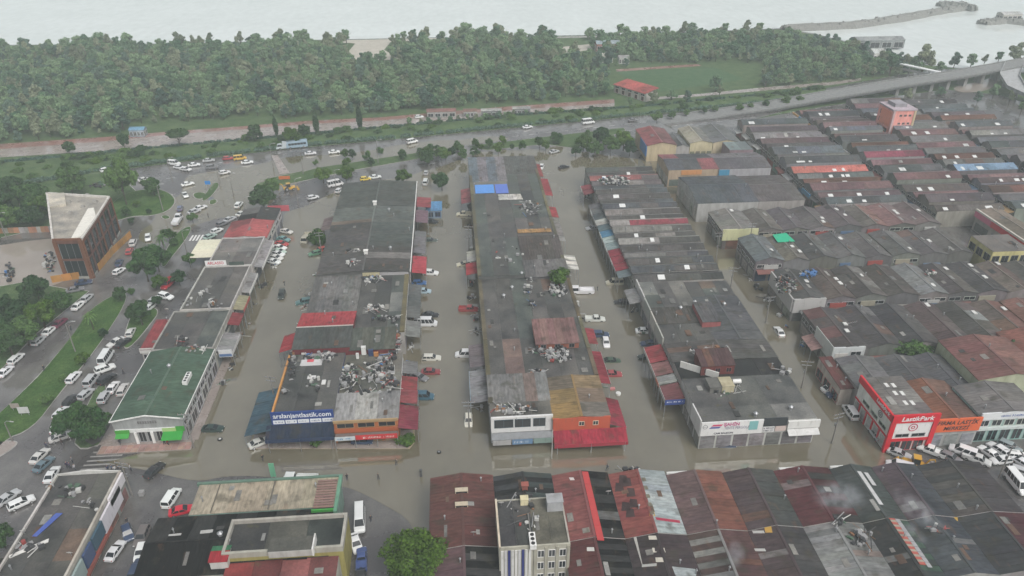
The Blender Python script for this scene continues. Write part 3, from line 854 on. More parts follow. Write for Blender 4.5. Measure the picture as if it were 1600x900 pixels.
u = unit('pale grey flat roof workshop with white rooftop name board', XL + 1.8, XR + .3, yc, yd, 6.2, 0, None, [(0.17, 0.16, 0.155), GREY[4]], None, (0.4, 0.39, 0.37), 2, grid=2, parapet=((0.42, 0.41, 0.4), 0.4, 0.3), other=shop_side)
b = board(u, XL + 1.6, XL + 7.2, yc + 0.6, 6.4, 8.0, (0.66, 0.66, 0.65))
lettering(b, 'ARLASSO', (XL + 4.4, yc + 0.46, 7.2), 1.15, (0.45, 0.08, 0.1), base=b, width=4.4)
board(u, XL + 8.0, XL + 12.0, yc + 0.2, 6.3, 7.6, (0.06, 0.08, 0.07))
awning(u, XR + .3, XR + 2.6, yc + 1, yd, 5.4, 5.1, 'e', (0.3, 0.29, 0.29), 4, True, WHITE)
ye = YY(345, -61, 6.2)
u = unit('bright red roofed workshop near the far end of the boulevard row', XL + 2, XR + .6, yd, ye, 6.3, 0.8, 'y', (0.36, 0.09, 0.095), (0.38, 0.1, 0.1), (0.4, 0.39, 0.38), 3, other=shop_side)
yf = YY(326, -60, 6.2)
u = unit('dark grey end workshop of the boulevard row by the petrol canopy', XL + 3.5, XR + .8, ye, yf, 6.3, 0.7, 'y', DARK, GREY[3], (0.36, 0.36, 0.36), 2, other=shop_side)
board(u, XR - 3.4, XR + 3.2, yf + 1.6, 4.5, 6.5, (0.4, 0.08, 0.1))
# slatted cream canopy on the boulevard side
cv = thing('canopy', 'cream slatted canopy roof on posts beside the boulevard', 'canopy', tuple(P(318, 392, 3.6).xy) + (0,))
xa, ya = G(294, 403, 3.6); xb, _ = G(334, 403, 3.6); _, yb_ = G(340, 374, 3.6)
for k in range(9):
    t = (yb_ - ya) / 9
    MB().slab([(xa, ya + t * k + .08, 3.6), (xb, ya + t * k + .08, 3.6), (xb, ya + t * (k + 1) - .08, 3.66), (xa, ya + t * (k + 1) - .08, 3.66)], .09).build('roof_slat', M['plastic'], cv, jit((0.62, 0.6, 0.47), 0.06))
MB().slab([(xa + .1, ya + .1, 3.48), (xb - .1, ya + .1, 3.48), (xb - .1, yb_ - .1, 3.48), (xa + .1, yb_ - .1, 3.48)], .06).build('underside', M['paint'], cv, (0.5, 0.48, 0.4))
for xx in (xa + .2, xb - .2):
    for yv in (ya + .2, yb_ - .2): MB().box(xx - .08, xx + .08, yv - .08, yv + .08, 0, 3.42).build('post', M['steel'], cv)

# ======== block of tyre and repair shops in the middle left
A0, AM, A1 = -38.4, -26.2, -13.4
y0 = YY(650, -32, 6.5)
yb_ = YY(553, -32, 6.5)
u = unit('tyre shop with big blue web address sign and orange edged flat roof', A0, AM, y0, yb_, 6.5, 0, None, [(0.085, 0.086, 0.084), GREY[3], (0.095, 0.094, 0.09)], None, (0.12, 0.13, 0.2), 3, grid=3, other=None, side=shop_side, name='tyre_shop')
for (a_, b_) in ((0, .34), (.34, .68), (.68, 1)):
    MB().box(A0 - .25, A0 + .15, y0 + (yb_ - y0) * a_, y0 + (yb_ - y0) * b_ - .02, 6.2, 7.0).build('parapet', M['paint'], u, jit((0.5, 0.24, 0.07)))
b = board(u, A0 - .1, AM + .05, y0 - .1, 4.9, 8.0, (0.02, 0.05, 0.19), t=.3)
lettering(b, 'arslanjantlastik.com', ((A0 + AM) / 2, y0 - .42, 7.05), 1.55, (0.7, 0.72, 0.74), bold=0.02, width=11.4, base=b)
for k in range(5):
    xx = A0 + 0.25 + k * 2.42
    s = board(u, xx, xx + 2.2, y0 - .41, 5.15, 6.05, (0.66, 0.68, 0.7), 'sign_panel', .05)
    scribble(s, xx + .3, xx + 1.9, y0 - .462, 5.42, 5.8, (0.12, 0.15, 0.25), k)
awning(u, A0 - 1.2, AM, y0 - 3.2, y0 - .42, 4.9, 3.4, 'f', (0.018, 0.03, 0.06), 6, True, (0.02, 0.035, 0.08))
awning(u, A0 - 5.6, A0 - .26, y0 - 1.6, y0 + 12.5, 4.6, 3.4, 'w', (0.055, 0.1, 0.135), 7, True)
facade(u, (A0, y0), (AM, y0), 0.2, 3.2, 'roller_shutter', 3, (0.1, 0.11, 0.14))
yr = YY(614, -20, 6.2)
y0b = YY(654, -20, 6.2)
u = unit('workshop with pale tin roof and orange window front next to blue sign', AM, A1, y0b, yr, 6.0, 0.5, 'mono', [(0.27, 0.27, 0.27), (0.3, 0.3, 0.3), (0.25, 0.25, 0.25)], None, (0.36, 0.125, 0.045), 3, side=None, name='tyre_shop')
MB().box(AM, A1, y0b - .35, y0b - .1, 5.5, 6.1).build('cornice', M['paint'], u, (0.36, 0.25, 0.13))
facade(u, (AM + .2, y0b), (A1 - .2, y0b), 4.0, 5.2, 'window', 3, (0.3, 0.2, 0.12), 0.82)
board(u, AM, A1, y0b - .1, 3.0, 3.8, (0.38, 0.1, 0.04), 'fascia')
b = board(u, AM + .2, AM + 4.2, y0b - 1.8, 2.4, 3.3, (0.5, 0.55, 0.57))
scribble(b, AM + .7, AM + 3.7, y0b - 1.925, 2.65, 3.05, (0.05, 0.2, 0.4), 21)
b = board(u, AM + 4.3, A1 - .2, y0b - 1.8, 2.4, 3.5, (0.5, 0.03, 0.035))
scribble(b, AM + 5.8, A1 - .6, y0b - 1.925, 2.65, 3.2, (0.7, 0.62, 0.6), 22)
MB().slab([(AM + .1, y0b - 1.8, 2.4), (A1 - .1, y0b - 1.8, 2.4), (A1 - .1, y0b - .11, 2.7), (AM + .1, y0b - .11, 2.7)], .08).build('canopy_sheet', M['paint'], u, (0.15, 0.12, 0.11))
facade(u, (AM, y0b), (A1, y0b), 0.2, 2.3, 'roller_shutter', 4, (0.3, 0.2, 0.12))
for xx in (AM + .2, AM + 4.2, AM + 8.5, A1 - .2): MB().box(xx - .06, xx + .06, y0b - 1.78, y0b - 1.66, 0, 2.4).build('post', M['steel'], u)
awning(u, A1, A1 + 3.9, y0b - 1.2, y0b + 6.2, 4.4, 3.6, 'e', (0.22, 0.045, 0.065), 3, True)
awning(u, A1, A1 + 3.6, y0b + 6.6, y0b + 11, 4.6, 4.0, 'e', (0.26, 0.07, 0.08), 2, True)
u = unit('flat roofed yard building heaped with car parts between two tin roofs', AM, A1, yr, yb_, 5.8, 0, None, [(0.12, 0.118, 0.1), (0.1, 0.1, 0.09), (0.14, 0.135, 0.12)], None, (0.3, 0.29, 0.27), 3, grid=2, other=shop_side)
awning(u, A1, A1 + 3.4, yr + 1, yr + 8, 4.3, 3.7, 'e', RED, 3, True)
awning(u, A1, A1 + 3.2, yr + 9, yb_ - 1, 4.3, 3.9, 'e', (0.2, 0.2, 0.2), 3, True)
yc = YY(487, -30, 8)
u = unit('raised workshop with bright red rear slope and dark front slope', A0 + .6, -25.2, yb_, yc, 8.0, 0.9, 'x', (0.072, 0.078, 0.076), (0.36, 0.055, 0.065), (0.12, 0.025, 0.03), 4, cap=(0.4, 0.38, 0.34))
awning(u, A0 - 3.6, A0 + .6, yb_ + 4, yb_ + 11, 5.8, 4.6, 'w', (0.34, 0.05, 0.06), 3, True)
yc2 = YY(515, -20, 7.4)
u = unit('lower dark green tin roofed workshop with maroon wall, mid-block', -25.2, -15.2, yb_, yc2, 7.2, 0.9, 'mono', [(0.085, 0.095, 0.085), (0.1, 0.105, 0.088)], None, (0.14, 0.028, 0.03), 4, other=shop_side)
yd = YY(433, -30, 6.5)
u = unit('striped grey tin roof workshop left of the scrap covered roof', A0 + .9, AM + .5, yc, yd, 6.5, 0.6, 'mono', [(0.17, 0.17, 0.165), (0.16, 0.16, 0.158)], None, (0.32, 0.31, 0.3), 6, side=shop_side)
u = unit('grey flat roof with mossy edge and white scrap in mid-block', AM + .5, A1, yc2, yd, 6.5, 0, None, [GREY[0], GREY[3], GGREEN], None, (0.32, 0.31, 0.3), 3, grid=3, other=shop_side)
MB().box(A1 - 1.0, A1 + .1, yc2, yd, 6.3, 6.75).build('mossy_gutter', M['membrane'], u, (0.15, 0.13, 0.07))
awning(u, A1, A1 + 3.5, yc2 + 1, yc2 + 8, 4.6, 4.0, 'e', (0.2, 0.21, 0.2), 3, True)
awning(u, A1, A1 + 3.3, yc2 + 10, yd - 1, 4.2, 3.8, 'e', (0.12, 0.13, 0.13), 3, True)
prev = yd
specs = [(388, GREY[2], None, 7.6, 'y'), (350, GREY[0], GGREEN, 7.4, 'y'), (324, (0.13, 0.145, 0.135), (0.125, 0.14, 0.13), 7.4, 'y'), (285, (0.085, 0.095, 0.088), (0.09, 0.1, 0.092), 7.5, 'y')]
names = ['grey roof workshop with cream wall patch, nearest of the taller four', 'grey workshop with dark and light tin bays, second of the taller four', 'pale greenish grey roof workshop with central vent, third of the four', 'large dark green-grey roof warehouse at the far end of the block']
for (pe, ca, cb, hh, rg), nm in zip(specs, names):
    ye = YY(pe, -26, hh)
    u = unit(nm, A0 + 1.0, A1 + .2, prev, ye, hh, 0.8, rg, ca, cb or [(0.07, 0.068, 0.066), (0.17, 0.165, 0.16), (0.075, 0.072, 0.07)], (0.33, 0.32, 0.31) if pe != 388 else (0.1, 0.1, 0.1), 4 if pe > 330 else 5, other=shop_side, side=shop_side)
    MB().box(A1 + .42, A1 + .62, prev, ye, hh - .25, hh + .08).build('gutter', M['paint'], u, WHITE)
    if pe == 388: board(u, -25.5, -21, prev, 6.5, 7.6, (0.42, 0.38, 0.24), 'wall_patch', .05); board(u, -20.9, A1, prev, 6.4, 7.5, (0.33, 0.32, 0.33), 'wall_patch', .05)
    if pe == 388:
        awning(u, A1 + .6, A1 + 4.4, prev + 4, ye - 0.5, 5.0, 4.4, 'e', (0.4, 0.06, 0.08), 4, True, (0.5, 0.08, 0.1))
    if pe == 350: awning(u, A1 + .6, A1 + 4.0, prev + 2, ye, 4.6, 4.2, 'e', (0.16, 0.16, 0.17), 4, True)
    if pe == 324:
        awning(u, A1 + .6, A1 + 4.4, prev + 6, ye + 3, 4.8, 4.3, 'e', (0.18, 0.12, 0.15), 3, True)
        awning(u, A0 - 3.2, A0 + .9, prev + 3, ye, 5, 4.2, 'w', (0.18, 0.14, 0.14), 3, True)
    if pe == 285:
        awning(u, A1 + .6, A1 + 5.2, prev + 5, prev + 13, 5, 4.5, 'e', (0.3, 0.08, 0.09), 3, True)
    prev = ye
bl = thing('kiosk', 'bright blue roofed kiosk standing in the flooded street', 'kiosk', tuple(P(677, 330, 3).xy) + (0,))
c = P(677, 322, 3.2)
MB().box(c.x - 2.2, c.x + 2.6, c.y - 3, c.y + 3, 0, 3.0).build('wall', M['wall'], bl, (0.2, 0.25, 0.3))
roof_slope(bl, [(c.x - 2.5, c.y - 3.3, 3.0), (c.x + 2.9, c.y - 3.3, 3.0), (c.x + 2.9, c.y + 3.2, 3.5), (c.x - 2.5, c.y + 3.2, 3.5)], 4, M['sheet_x'], (0.12, 0.28, 0.5))
facade(bl, (c.x - 2.2, c.y - 3), (c.x + 2.6, c.y - 3), 0.6, 2.4, 'window', 2, (0.1, 0.2, 0.4))

# ======== middle block, two columns of units
B0, BM, B1 = 5.2, 17.6, 29.0
def column(xa, xb, z, first, rows, group=None, side=None, other=None, front=None):
    y = first
    out = []
    for (pe, lab, kw) in rows:
        hh = kw.pop('h', z)
        ye = YY(pe, (xa + xb) / 2, hh)
        out.append(unit(lab, xa, xb, y, ye, hh, kw.pop('rise', 0.5), kw.pop('ridge', None), kw.pop('roof', GREY[0]), kw.pop('roof2', None), kw.pop('wall', (0.32, 0.31, 0.3)), kw.pop('sheets', 3), group, kw.pop('front', front), side, other, **kw))
        y = ye
    return out
yfront = YY(652, 11, 6.5)
cl = column(B0, BM, 6.5, yfront, [
    (628, 'rubble strewn roof behind the white and dark glass shop front', dict(roof=[(0.13, 0.125, 0.115), GREY[4]], wall=(0.5, 0.5, 0.48), front=[(0.2, 2.4, 'roller_shutter', 4, (0.25, 0.26, 0.27))])),
    (588, 'grey louvred tin roof workshop, second from the front in the middle block', dict(ridge='mono', rise=0.8, roof=[(0.2, 0.2, 0.198), (0.17, 0.17, 0.168)], sheets=5)),
    (530, 'grey flat roof with faded pink patch in the middle block', dict(roof=[GREY[0], (0.16, 0.115, 0.105)], grid=2)),
    (436, 'broad plain grey flat roof, longest of the middle block', dict(roof=[GREY[2], GREY[0], GGREEN], grid=4)),
    (372, 'grey-green flat roof workshop with dark step wall, middle block', dict(h=7.6, roof=[GGREEN, GREY[0]], grid=2, wall=(0.1, 0.1, 0.1))),
    (304, 'long greenish grey flat roof just before the blue tarpaulin', dict(h=7.4, roof=[GGREEN, GREY[2], GREY[0]], grid=3)),
    (284, 'blue tarpaulin covered flat roof near the far end of the block', dict(h=7.4, roof=[(0.15, 0.15, 0.14)], sheets=2)),
    (248, 'pale blue-grey tin roof at the far end of the middle block', dict(h=7.4, ridge='mono', rise=.7, roof=[(0.15, 0.18, 0.21), (0.2, 0.19, 0.21)], sheets=4)),
], side=shop_side)
u = cl[0]
b = MB().box(B0, BM, yfront - .5, yfront - .03, 3.2, 7.0).build('shop_fascia', M['board'], u, (0.6, 0.6, 0.59))
for (sa, sb_) in ((0.05, 0.36), (0.38, 0.64), (0.68, 0.88)):
    opening(u, (B0, yfront - .5), (BM, yfront - .5), sa, sb_, 4.4, 6.5, 'window', (0.05, 0.08, 0.1))
MB().slab([(B0, yfront - 2.2, 2.8), (BM, yfront - 2.2, 2.8), (BM, yfront - .5, 3.1), (B0, yfront - .5, 3.1)], .1).build('canopy_sheet', M['paint'], u, (0.22, 0.23, 0.24))
b = board(u, B0 + 4.1, B0 + 8.2, yfront - 2.1, 1.4, 2.6, (0.12, 0.22, 0.36)); scribble(b, B0 + 4.5, B0 + 7.8, yfront - 2.225, 1.75, 2.3, (0.5, 0.55, 0.6), 23)
board(u, B0 + .2, B0 + 3.9, yfront - 2.1, 1.4, 2.6, (0.36, 0.36, 0.36)); board(u, B0 + 8.4, BM - .2, yfront - 2.1, 1.4, 2.6, (0.2, 0.28, 0.25))
tp = cl[6]
for k in range(2):
    xa, ya = G(743 + k * 32, 302, 7.7); xb, _ = G(773 + k * 22, 302, 7.7); _, yb_ = G(743, 289, 7.7)
    MB().slab([(xa, ya, 7.66), (xb, ya, 7.66), (xb, yb_, 7.72), (xa, yb_, 7.72)], .06).build('tarpaulin', M['plastic'], tp, (0.09, 0.26, 0.62) if k == 0 else (0.1, 0.17, 0.5))
cr = column(BM, B1, 6.5, YY(652, 23, 6.5), [
    (588, 'yellow and brown tin roof over the orange-red corner shop', dict(ridge='y', rise=0.5, roof=[(0.27, 0.18, 0.075), (0.25, 0.175, 0.08), (0.17, 0.14, 0.11)], roof2=[(0.26, 0.19, 0.11), (0.22, 0.17, 0.13), (0.17, 0.155, 0.14)], sheets=3, wall=(0.5, 0.1, 0.06))),
    (546, 'grey flat roof piled with white car panels in the middle block', dict(roof=[GREY[0], GREY[4]], grid=2)),
    (497, 'grey flat roof under the maroon rooftop shed', dict(roof=[GREY[0], GREY[3]], grid=1)),
    (436, 'grey flat roof with heap of scrap by the flooded street', dict(roof=[GREY[2], GREY[0]], grid=3)),
    (408, 'grey tin roof with white slatted canopy beside green bush', dict(h=7.4, ridge='mono', rise=.6, roof=[(0.15, 0.148, 0.145)], sheets=4, wall=(0.12, 0.12, 0.12))),
    (372, 'dark brown ribbed tin roof in the right half of the block', dict(h=7.4, ridge='mono', rise=.9, roof=[(0.085, 0.075, 0.072), (0.095, 0.085, 0.08)], sheets=5)),
    (340, 'grey flat roof with orange strip, right half of the block', dict(h=7.4, roof=[GREY[4], GREY[0]], grid=2)),
    (298, 'cluttered grey flat roof by the paired red awnings', dict(h=7.4, roof=[GGREEN, GREY[3]], grid=3)),
    (272, 'grey-green flat roof with small roof room near the far end', dict(h=7.4, roof=[GGREEN, GREY[0]], grid=2)),
    (246, 'dark grey tin roof at the far right corner of the block', dict(h=7.4, ridge='mono', rise=.6, roof=[(0.11, 0.115, 0.112)], sheets=4)),
], other=shop_side)
for col_, xa, xb in ((cl, B0 - .25, B0 + .75), (cr, B1 - .7, B1 + .2)):
    for u in col_[1:]:
        wv_ = [ch for ch in u.children if ch.name.startswith('wall')][0].dimensions
        a_ = np.array([v.co[:] for v in [ch for ch in u.children if ch.name.startswith('wall')][0].data.vertices])
        yy_ = ORG[u.name][1]
        MB().box(xa, xb, yy_ + a_[:, 1].min() + .03, yy_ + a_[:, 1].max() - .03, 5.9, ORG[u.name][2] + a_[:, 2].max() + .32).build('mossy_gutter', M['membrane'], u, jit((0.12, 0.105, 0.065), .3))
u = cr[0]
yv = YY(652, 23, 6.5)
board(u, BM - .05, B1 + .1, yv, 3.6, 6.6, (0.42, 0.085, 0.045), 'fascia', .3)
for sx in (0.45, 0.7): opening(u, (BM, yv - .3), (B1, yv - .3), sx, sx + .1, 4.6, 5.7, 'window', (0.6, 0.55, 0.42))
awning(u, BM - .05, B1 + 3.4, yv - 3.2, yv - .3, 3.6, 2.3, 'f', (0.3, 0.028, 0.048), 8, True, (0.32, 0.03, 0.05))
awning(u, B1 + .1, B1 + 3.6, yv - .3, yv + 8.6, 4.6, 3.4, 'e', (0.27, 0.04, 0.06), 4, True)
u = cr[1]
awning(u, B1, B1 + 3.0, YY(598, 30, 4.5), YY(548, 30, 4.5), 4.6, 4.1, 'e', (0.27, 0.045, 0.06), 4, True, (0.42, 0.38, 0.38))
u = cr[2]
awning(u, B1, B1 + 3.0, YY(536, 30, 4.5), YY(512, 30, 4.5), 4.6, 4.1, 'e', (0.3, 0.06, 0.07), 2, True)
awning(cr[4], B1, B1 + 3.8, YY(420, 30, 6), YY(398, 30, 6), 6.2, 5.6, 'e', [(0.62, 0.61, 0.57), (0.62, 0.61, 0.57), (0.3, 0.3, 0.28)], 9, True)
awning(cr[6], B1, B1 + 3.0, YY(375, 30, 5), YY(345, 30, 5), 5, 4.5, 'e', (0.24, 0.23, 0.22), 4, True)
awning(cr[7], B1, B1 + 3.2, YY(338, 30, 5), YY(322, 30, 5), 5, 4.5, 'e', (0.36, 0.06, 0.07), 3, True)
awning(cr[8], B1, B1 + 3.6, YY(304, 30, 5), YY(278, 30, 5), 5, 4.5, 'e', (0.3, 0.06, 0.07), 4, True)
awning(cr[9], B1, B1 + 2.4, YY(275, 30, 5), YY(255, 30, 5), 5, 4.6, 'e', (0.26, 0.07, 0.07), 3, True)
awning(cl[1], B0 - 3.8, B0, YY(630, 4, 4), YY(580, 4, 4), 4.6, 4.1, 'w', (0.24, 0.24, 0.25), 5, True, (0.3, 0.42, 0.5))
awning(cl[2], B0 - 3.6, B0, YY(575, 4, 4), YY(540, 4, 4), 4.6, 4.2, 'w', (0.17, 0.15, 0.16), 4, True)
awning(cl[4], B0 - 3.2, B0, YY(432, 4, 4), YY(414, 4, 4), 5.0, 4.5, 'w', (0.36, 0.05, 0.06), 2, True)
awning(cl[4], B0 - 2.8, B0, YY(412, 4, 4), YY(396, 4, 4), 5.0, 4.6, 'w', (0.45, 0.44, 0.4), 2, True)
awning(cl[5], B0 - 3.4, B0, YY(320, 4, 4), YY(298, 4, 4), 5.0, 4.5, 'w', (0.26, 0.09, 0.1), 3, True)
# maroon shed standing on that roof
sh = thing('rooftop_shed', 'maroon tin roofed shed standing on a flat roof', 'shed', tuple(P(870, 525, 6.5).xy) + (6.5,))
xa, ya = G(837, 538, 8.2); xb, yb2 = G(905, 530, 8.2); yb2 = YY(497, 22, 8.8)
MB().box(xa + .2, xb - .2, ya + .3, yb2 - .2, 6.52, 8.0).build('wall', M['wall'], sh, (0.26, 0.09, 0.06))
roof_slope(sh, [(xa, ya, 8.1), (xb, ya, 8.1), (xb, yb2, 8.8), (xa, yb2, 8.8)], 6, M['sheet_x'], [(0.2, 0.115, 0.11), (0.23, 0.14, 0.13)])
facade(sh, (xa + .2, ya + .3), (xb - .2, ya + .3), 6.7, 7.8, 'window', 3, (0.2, 0.2, 0.2), .4)

# ======== right-hand block: big flat roofs in front, a comb of narrow tin roofs behind
C0, C1 = 46.6, 70.2
CM = 58.6
yv = YY(658, 58, 6.5)
y2 = YY(588, 60, 6.5)
u = unit('grey flat roof corner shop with long white sign front and side', C0, C1, yv, y2, 6.5, 0, None, [(0.1, 0.1, 0.099), (0.115, 0.118, 0.113), (0.1, 0.102, 0.1)], None, (0.5, 0.5, 0.48), 3, grid=3, name='shop_building')
b = board(u, C0 - .1, C0 + 12.5, yv, 3.6, 7.0, (0.66, 0.66, 0.65), t=.25)
for k, (cc, dz) in enumerate((((0.55, 0.06, 0.14), .28), ((0.08, 0.1, 0.3), -.28))):
    MB().hexa([(C0 + 1.9 - k * .4, yv - .29, 5.9 + dz - .2), (C0 + 3.9 - k * .4, yv - .29, 5.9 + dz - .2), (C0 + 3.9 - k * .4, yv - .26, 5.9 + dz - .2), (C0 + 1.9 - k * .4, yv - .26, 5.9 + dz - .2)],
              [(C0 + 2.3 - k * .4, yv - .29, 5.9 + dz + .2), (C0 + 4.3 - k * .4, yv - .29, 5.9 + dz + .2), (C0 + 4.3 - k * .4, yv - .26, 5.9 + dz + .2), (C0 + 2.3 - k * .4, yv - .26, 5.9 + dz + .2)]).build('emblem', M['board'], u, cc)
lettering(b, 'ŞAHİN', (C0 + 6.0, yv - .27, 6.25), 1.0, (0.45, 0.06, 0.2), base=b, bold=.03)
lettering(b, 'TENTE PERGOLA', (C0 + 7.2, yv - .27, 5.35), 0.95, (0.3, 0.3, 0.36), base=b, width=5.2)
lettering(b, 'CAM BALKON', (C0 + 4.6, yv - .27, 4.1), 0.62, (0.08, 0.08, 0.1), base=b)
for xx in (C0 + .7, ):
    m = MB()
    for k in range(24):
        w0, w1 = 2 * math.pi * k / 24, 2 * math.pi * (k + 1) / 24
        m.hexa([(xx + .42 * math.cos(w0), yv - .28, 5.9 + .42 * math.sin(w0)), (xx + .42 * math.cos(w1), yv - .28, 5.9 + .42 * math.sin(w1)), (xx + .42 * math.cos(w1), yv - .26, 5.9 + .42 * math.sin(w1)), (xx + .42 * math.cos(w0), yv - .26, 5.9 + .42 * math.sin(w0))],
               [(xx + .52 * math.cos(w0), yv - .28, 5.9 + .52 * math.sin(w0)), (xx + .52 * math.cos(w1), yv - .28, 5.9 + .52 * math.sin(w1)), (xx + .52 * math.cos(w1), yv - .26, 5.9 + .52 * math.sin(w1)), (xx + .52 * math.cos(w0), yv - .26, 5.9 + .52 * math.sin(w0))])
    m.box(xx - .5, xx + .5, yv - .28, yv - .26, 5.86, 5.94)
    m.build('emblem', M['board'], u, (0.2, 0.2, 0.22))
board(u, C0 + 9.6, C0 + 11.4, yv - .26, 4.6, 6.8, (0.2, 0.42, 0.42), 'poster', .04)
board(u, C0 + 12.6, C0 + 17.4, yv, 5.2, 7.2, (0.03, 0.035, 0.04), 'sign_board', .25)
b = board(u, C0 + 12.6, C0 + 15, yv, 3.7, 5.1, (0.6, 0.6, 0.6), 'sign_board', .2); scribble(b, C0 + 12.8, C0 + 14.8, yv - .205, 4.5, 4.9, (0.1, 0.1, 0.12), 24); scribble(b, C0 + 12.8, C0 + 14.8, yv - .205, 3.9, 4.3, (0.1, 0.1, 0.12), 25)
board(u, C0 + 15.2, C0 + 17.4, yv, 3.8, 5.0, (0.55, 0.45, 0.42), 'sign_board', .2)
board(u, C0 + 17.6, C1 + .6, yv, 4.4, 6.2, (0.62, 0.62, 0.6), 'sign_board', .4)
MB().slab([(C0 + 17.6, yv - 1.6, 3.6), (C1 + .4, yv - 1.6, 3.6), (C1 + .4, yv - .4, 4.3), (C0 + 17.6, yv - .4, 4.3)], .1).build('canopy_sheet', M['paint'], u, (0.5, 0.5, 0.49))
facade(u, (C0, yv), (C1, yv), 0.2, 3.3, 'roller_shutter', 7, (0.24, 0.24, 0.24), .86)
for k in range(4):
    s = y2 - yv
    MB().box(C0 - .3, C0 - .05, yv + s * k * .1, yv + s * (k + 1) * .1 - .1, 3.4, 7.4 - k * .1).build('side_panel', M['board'], u, (0.58, 0.58, 0.57))
facade(u, (C0, y2), (C0, yv), 0.2, 2.8, 'roller_shutter', 4, (0.24, 0.24, 0.24))
rows = [(562, 'dark grey roof strip with white vents, right of the maroon rooftop house', DARK), (533, 'wide grey flat roof behind the maroon rooftop house', GREY[2])]
y = y2
for (pe, lab, cc) in rows:
    ye = YY(pe, 58, 6.5)
    unit(lab, C0, C1, y, ye, 6.5, 0.5, 'y' if pe == 533 else None, cc, None, (0.35, 0.34, 0.33), 4, side=shop_side)
    y = ye
yA, yB, yC_ = YY(505, 52, 6.5), YY(482, 52, 6.5), YY(440, 52, 6.5)
unit('grey flat roof bay with low dark kerb, left half of the block', C0, CM, y, yA, 6.4, 0, None, GREY[0], None, (0.35, 0.34, 0.33), 3, side=shop_side)
unit('darker brown-grey roof bay beside the patterned wall', C0, CM, yA, yB, 6.6, 0.4, 'mono', (0.085, 0.082, 0.078), None, (0.35, 0.34, 0.33), 4, side=shop_side)
unit('greenish flat roof bay behind the brown-grey one', C0, CM, yB, yC_, 6.5, 0, None, [GGREEN, GREY[4], (0.16, 0.155, 0.145)], None, (0.35, 0.34, 0.33), 3, side=shop_side, grid=2)
yD = YY(462, 66, 6.5)
unit('slate blue ribbed roof along the flooded alley in the right block', CM, C1, y, yD, 6.4, 0.5, 'y', (0.1, 0.105, 0.112), (0.105, 0.108, 0.115), (0.35, 0.34, 0.33), 5)
unit('grey-green flat roof with broken corner by the alley', CM, C1, yD, YY(440, 64, 6.5), 6.5, 0, None, [GREY[0], GGREEN], None, (0.35, 0.34, 0.33), 3, grid=2)
rb = thing('rooftop_room', 'grey ribbed rooftop room with red clutter at its front', 'roof room', tuple(P(1105, 490, 6.5).xy) + (6.5,))
xa, ya = G(1098, 503, 8.2); xb, _ = G(1127, 500, 8.2); yb2 = YY(471, 62, 8.4)
MB().box(xa + .1, xb - .1, ya + .2, yb2 - .1, 6.5, 8.1).build('wall', M['wall'], rb, (0.3, 0.1, 0.1))
roof_slope(rb, [(xa, ya, 8.15), (xb, ya, 8.15), (xb, yb2, 8.5), (xa, yb2, 8.5)], 4, M['sheet_x'], (0.12, 0.12, 0.125))
rb = thing('rooftop_house', 'large maroon box house standing on a grey flat roof', 'roof house', tuple(P(1120, 580, 6.5).xy) + (6.5,))
xa, ya = G(1096, 573, 9.0); xb, _ = G(1151, 571, 9.0); yb2 = YY(545, 57, 9.4)
MB().box(xa + .2, xb - .2, ya + .2, yb2 - .2, 6.5, 9.0).build('wall', M['wall'], rb, (0.13, 0.035, 0.032))
roof_slope(rb, [(xa, ya, 9.0), (xb, ya, 9.0), (xb, yb2, 9.7), (xa, yb2, 9.7)], 5, M['sheet_x'], (0.085, 0.05, 0.052))
facade(rb, (xa + .2, ya + .2), (xb - .2, ya + .2), 7.1, 8.3, 'window', 3, (0.2, 0.06, 0.06), .5)
# the patterned parapet wall along the street
for k, (pa, pb) in enumerate(((533, 508), (507, 490), (489, 470), (469, 452), (451, 440))):
    MB().box(C0 - .35, C0 - .05, YY(pa, 46, 6.5), YY(pb, 46, 6.5) - .15, 4.2, 7.3).build('parapet_panel', M['board'], u, jit((0.4, 0.4, 0.38), .25))
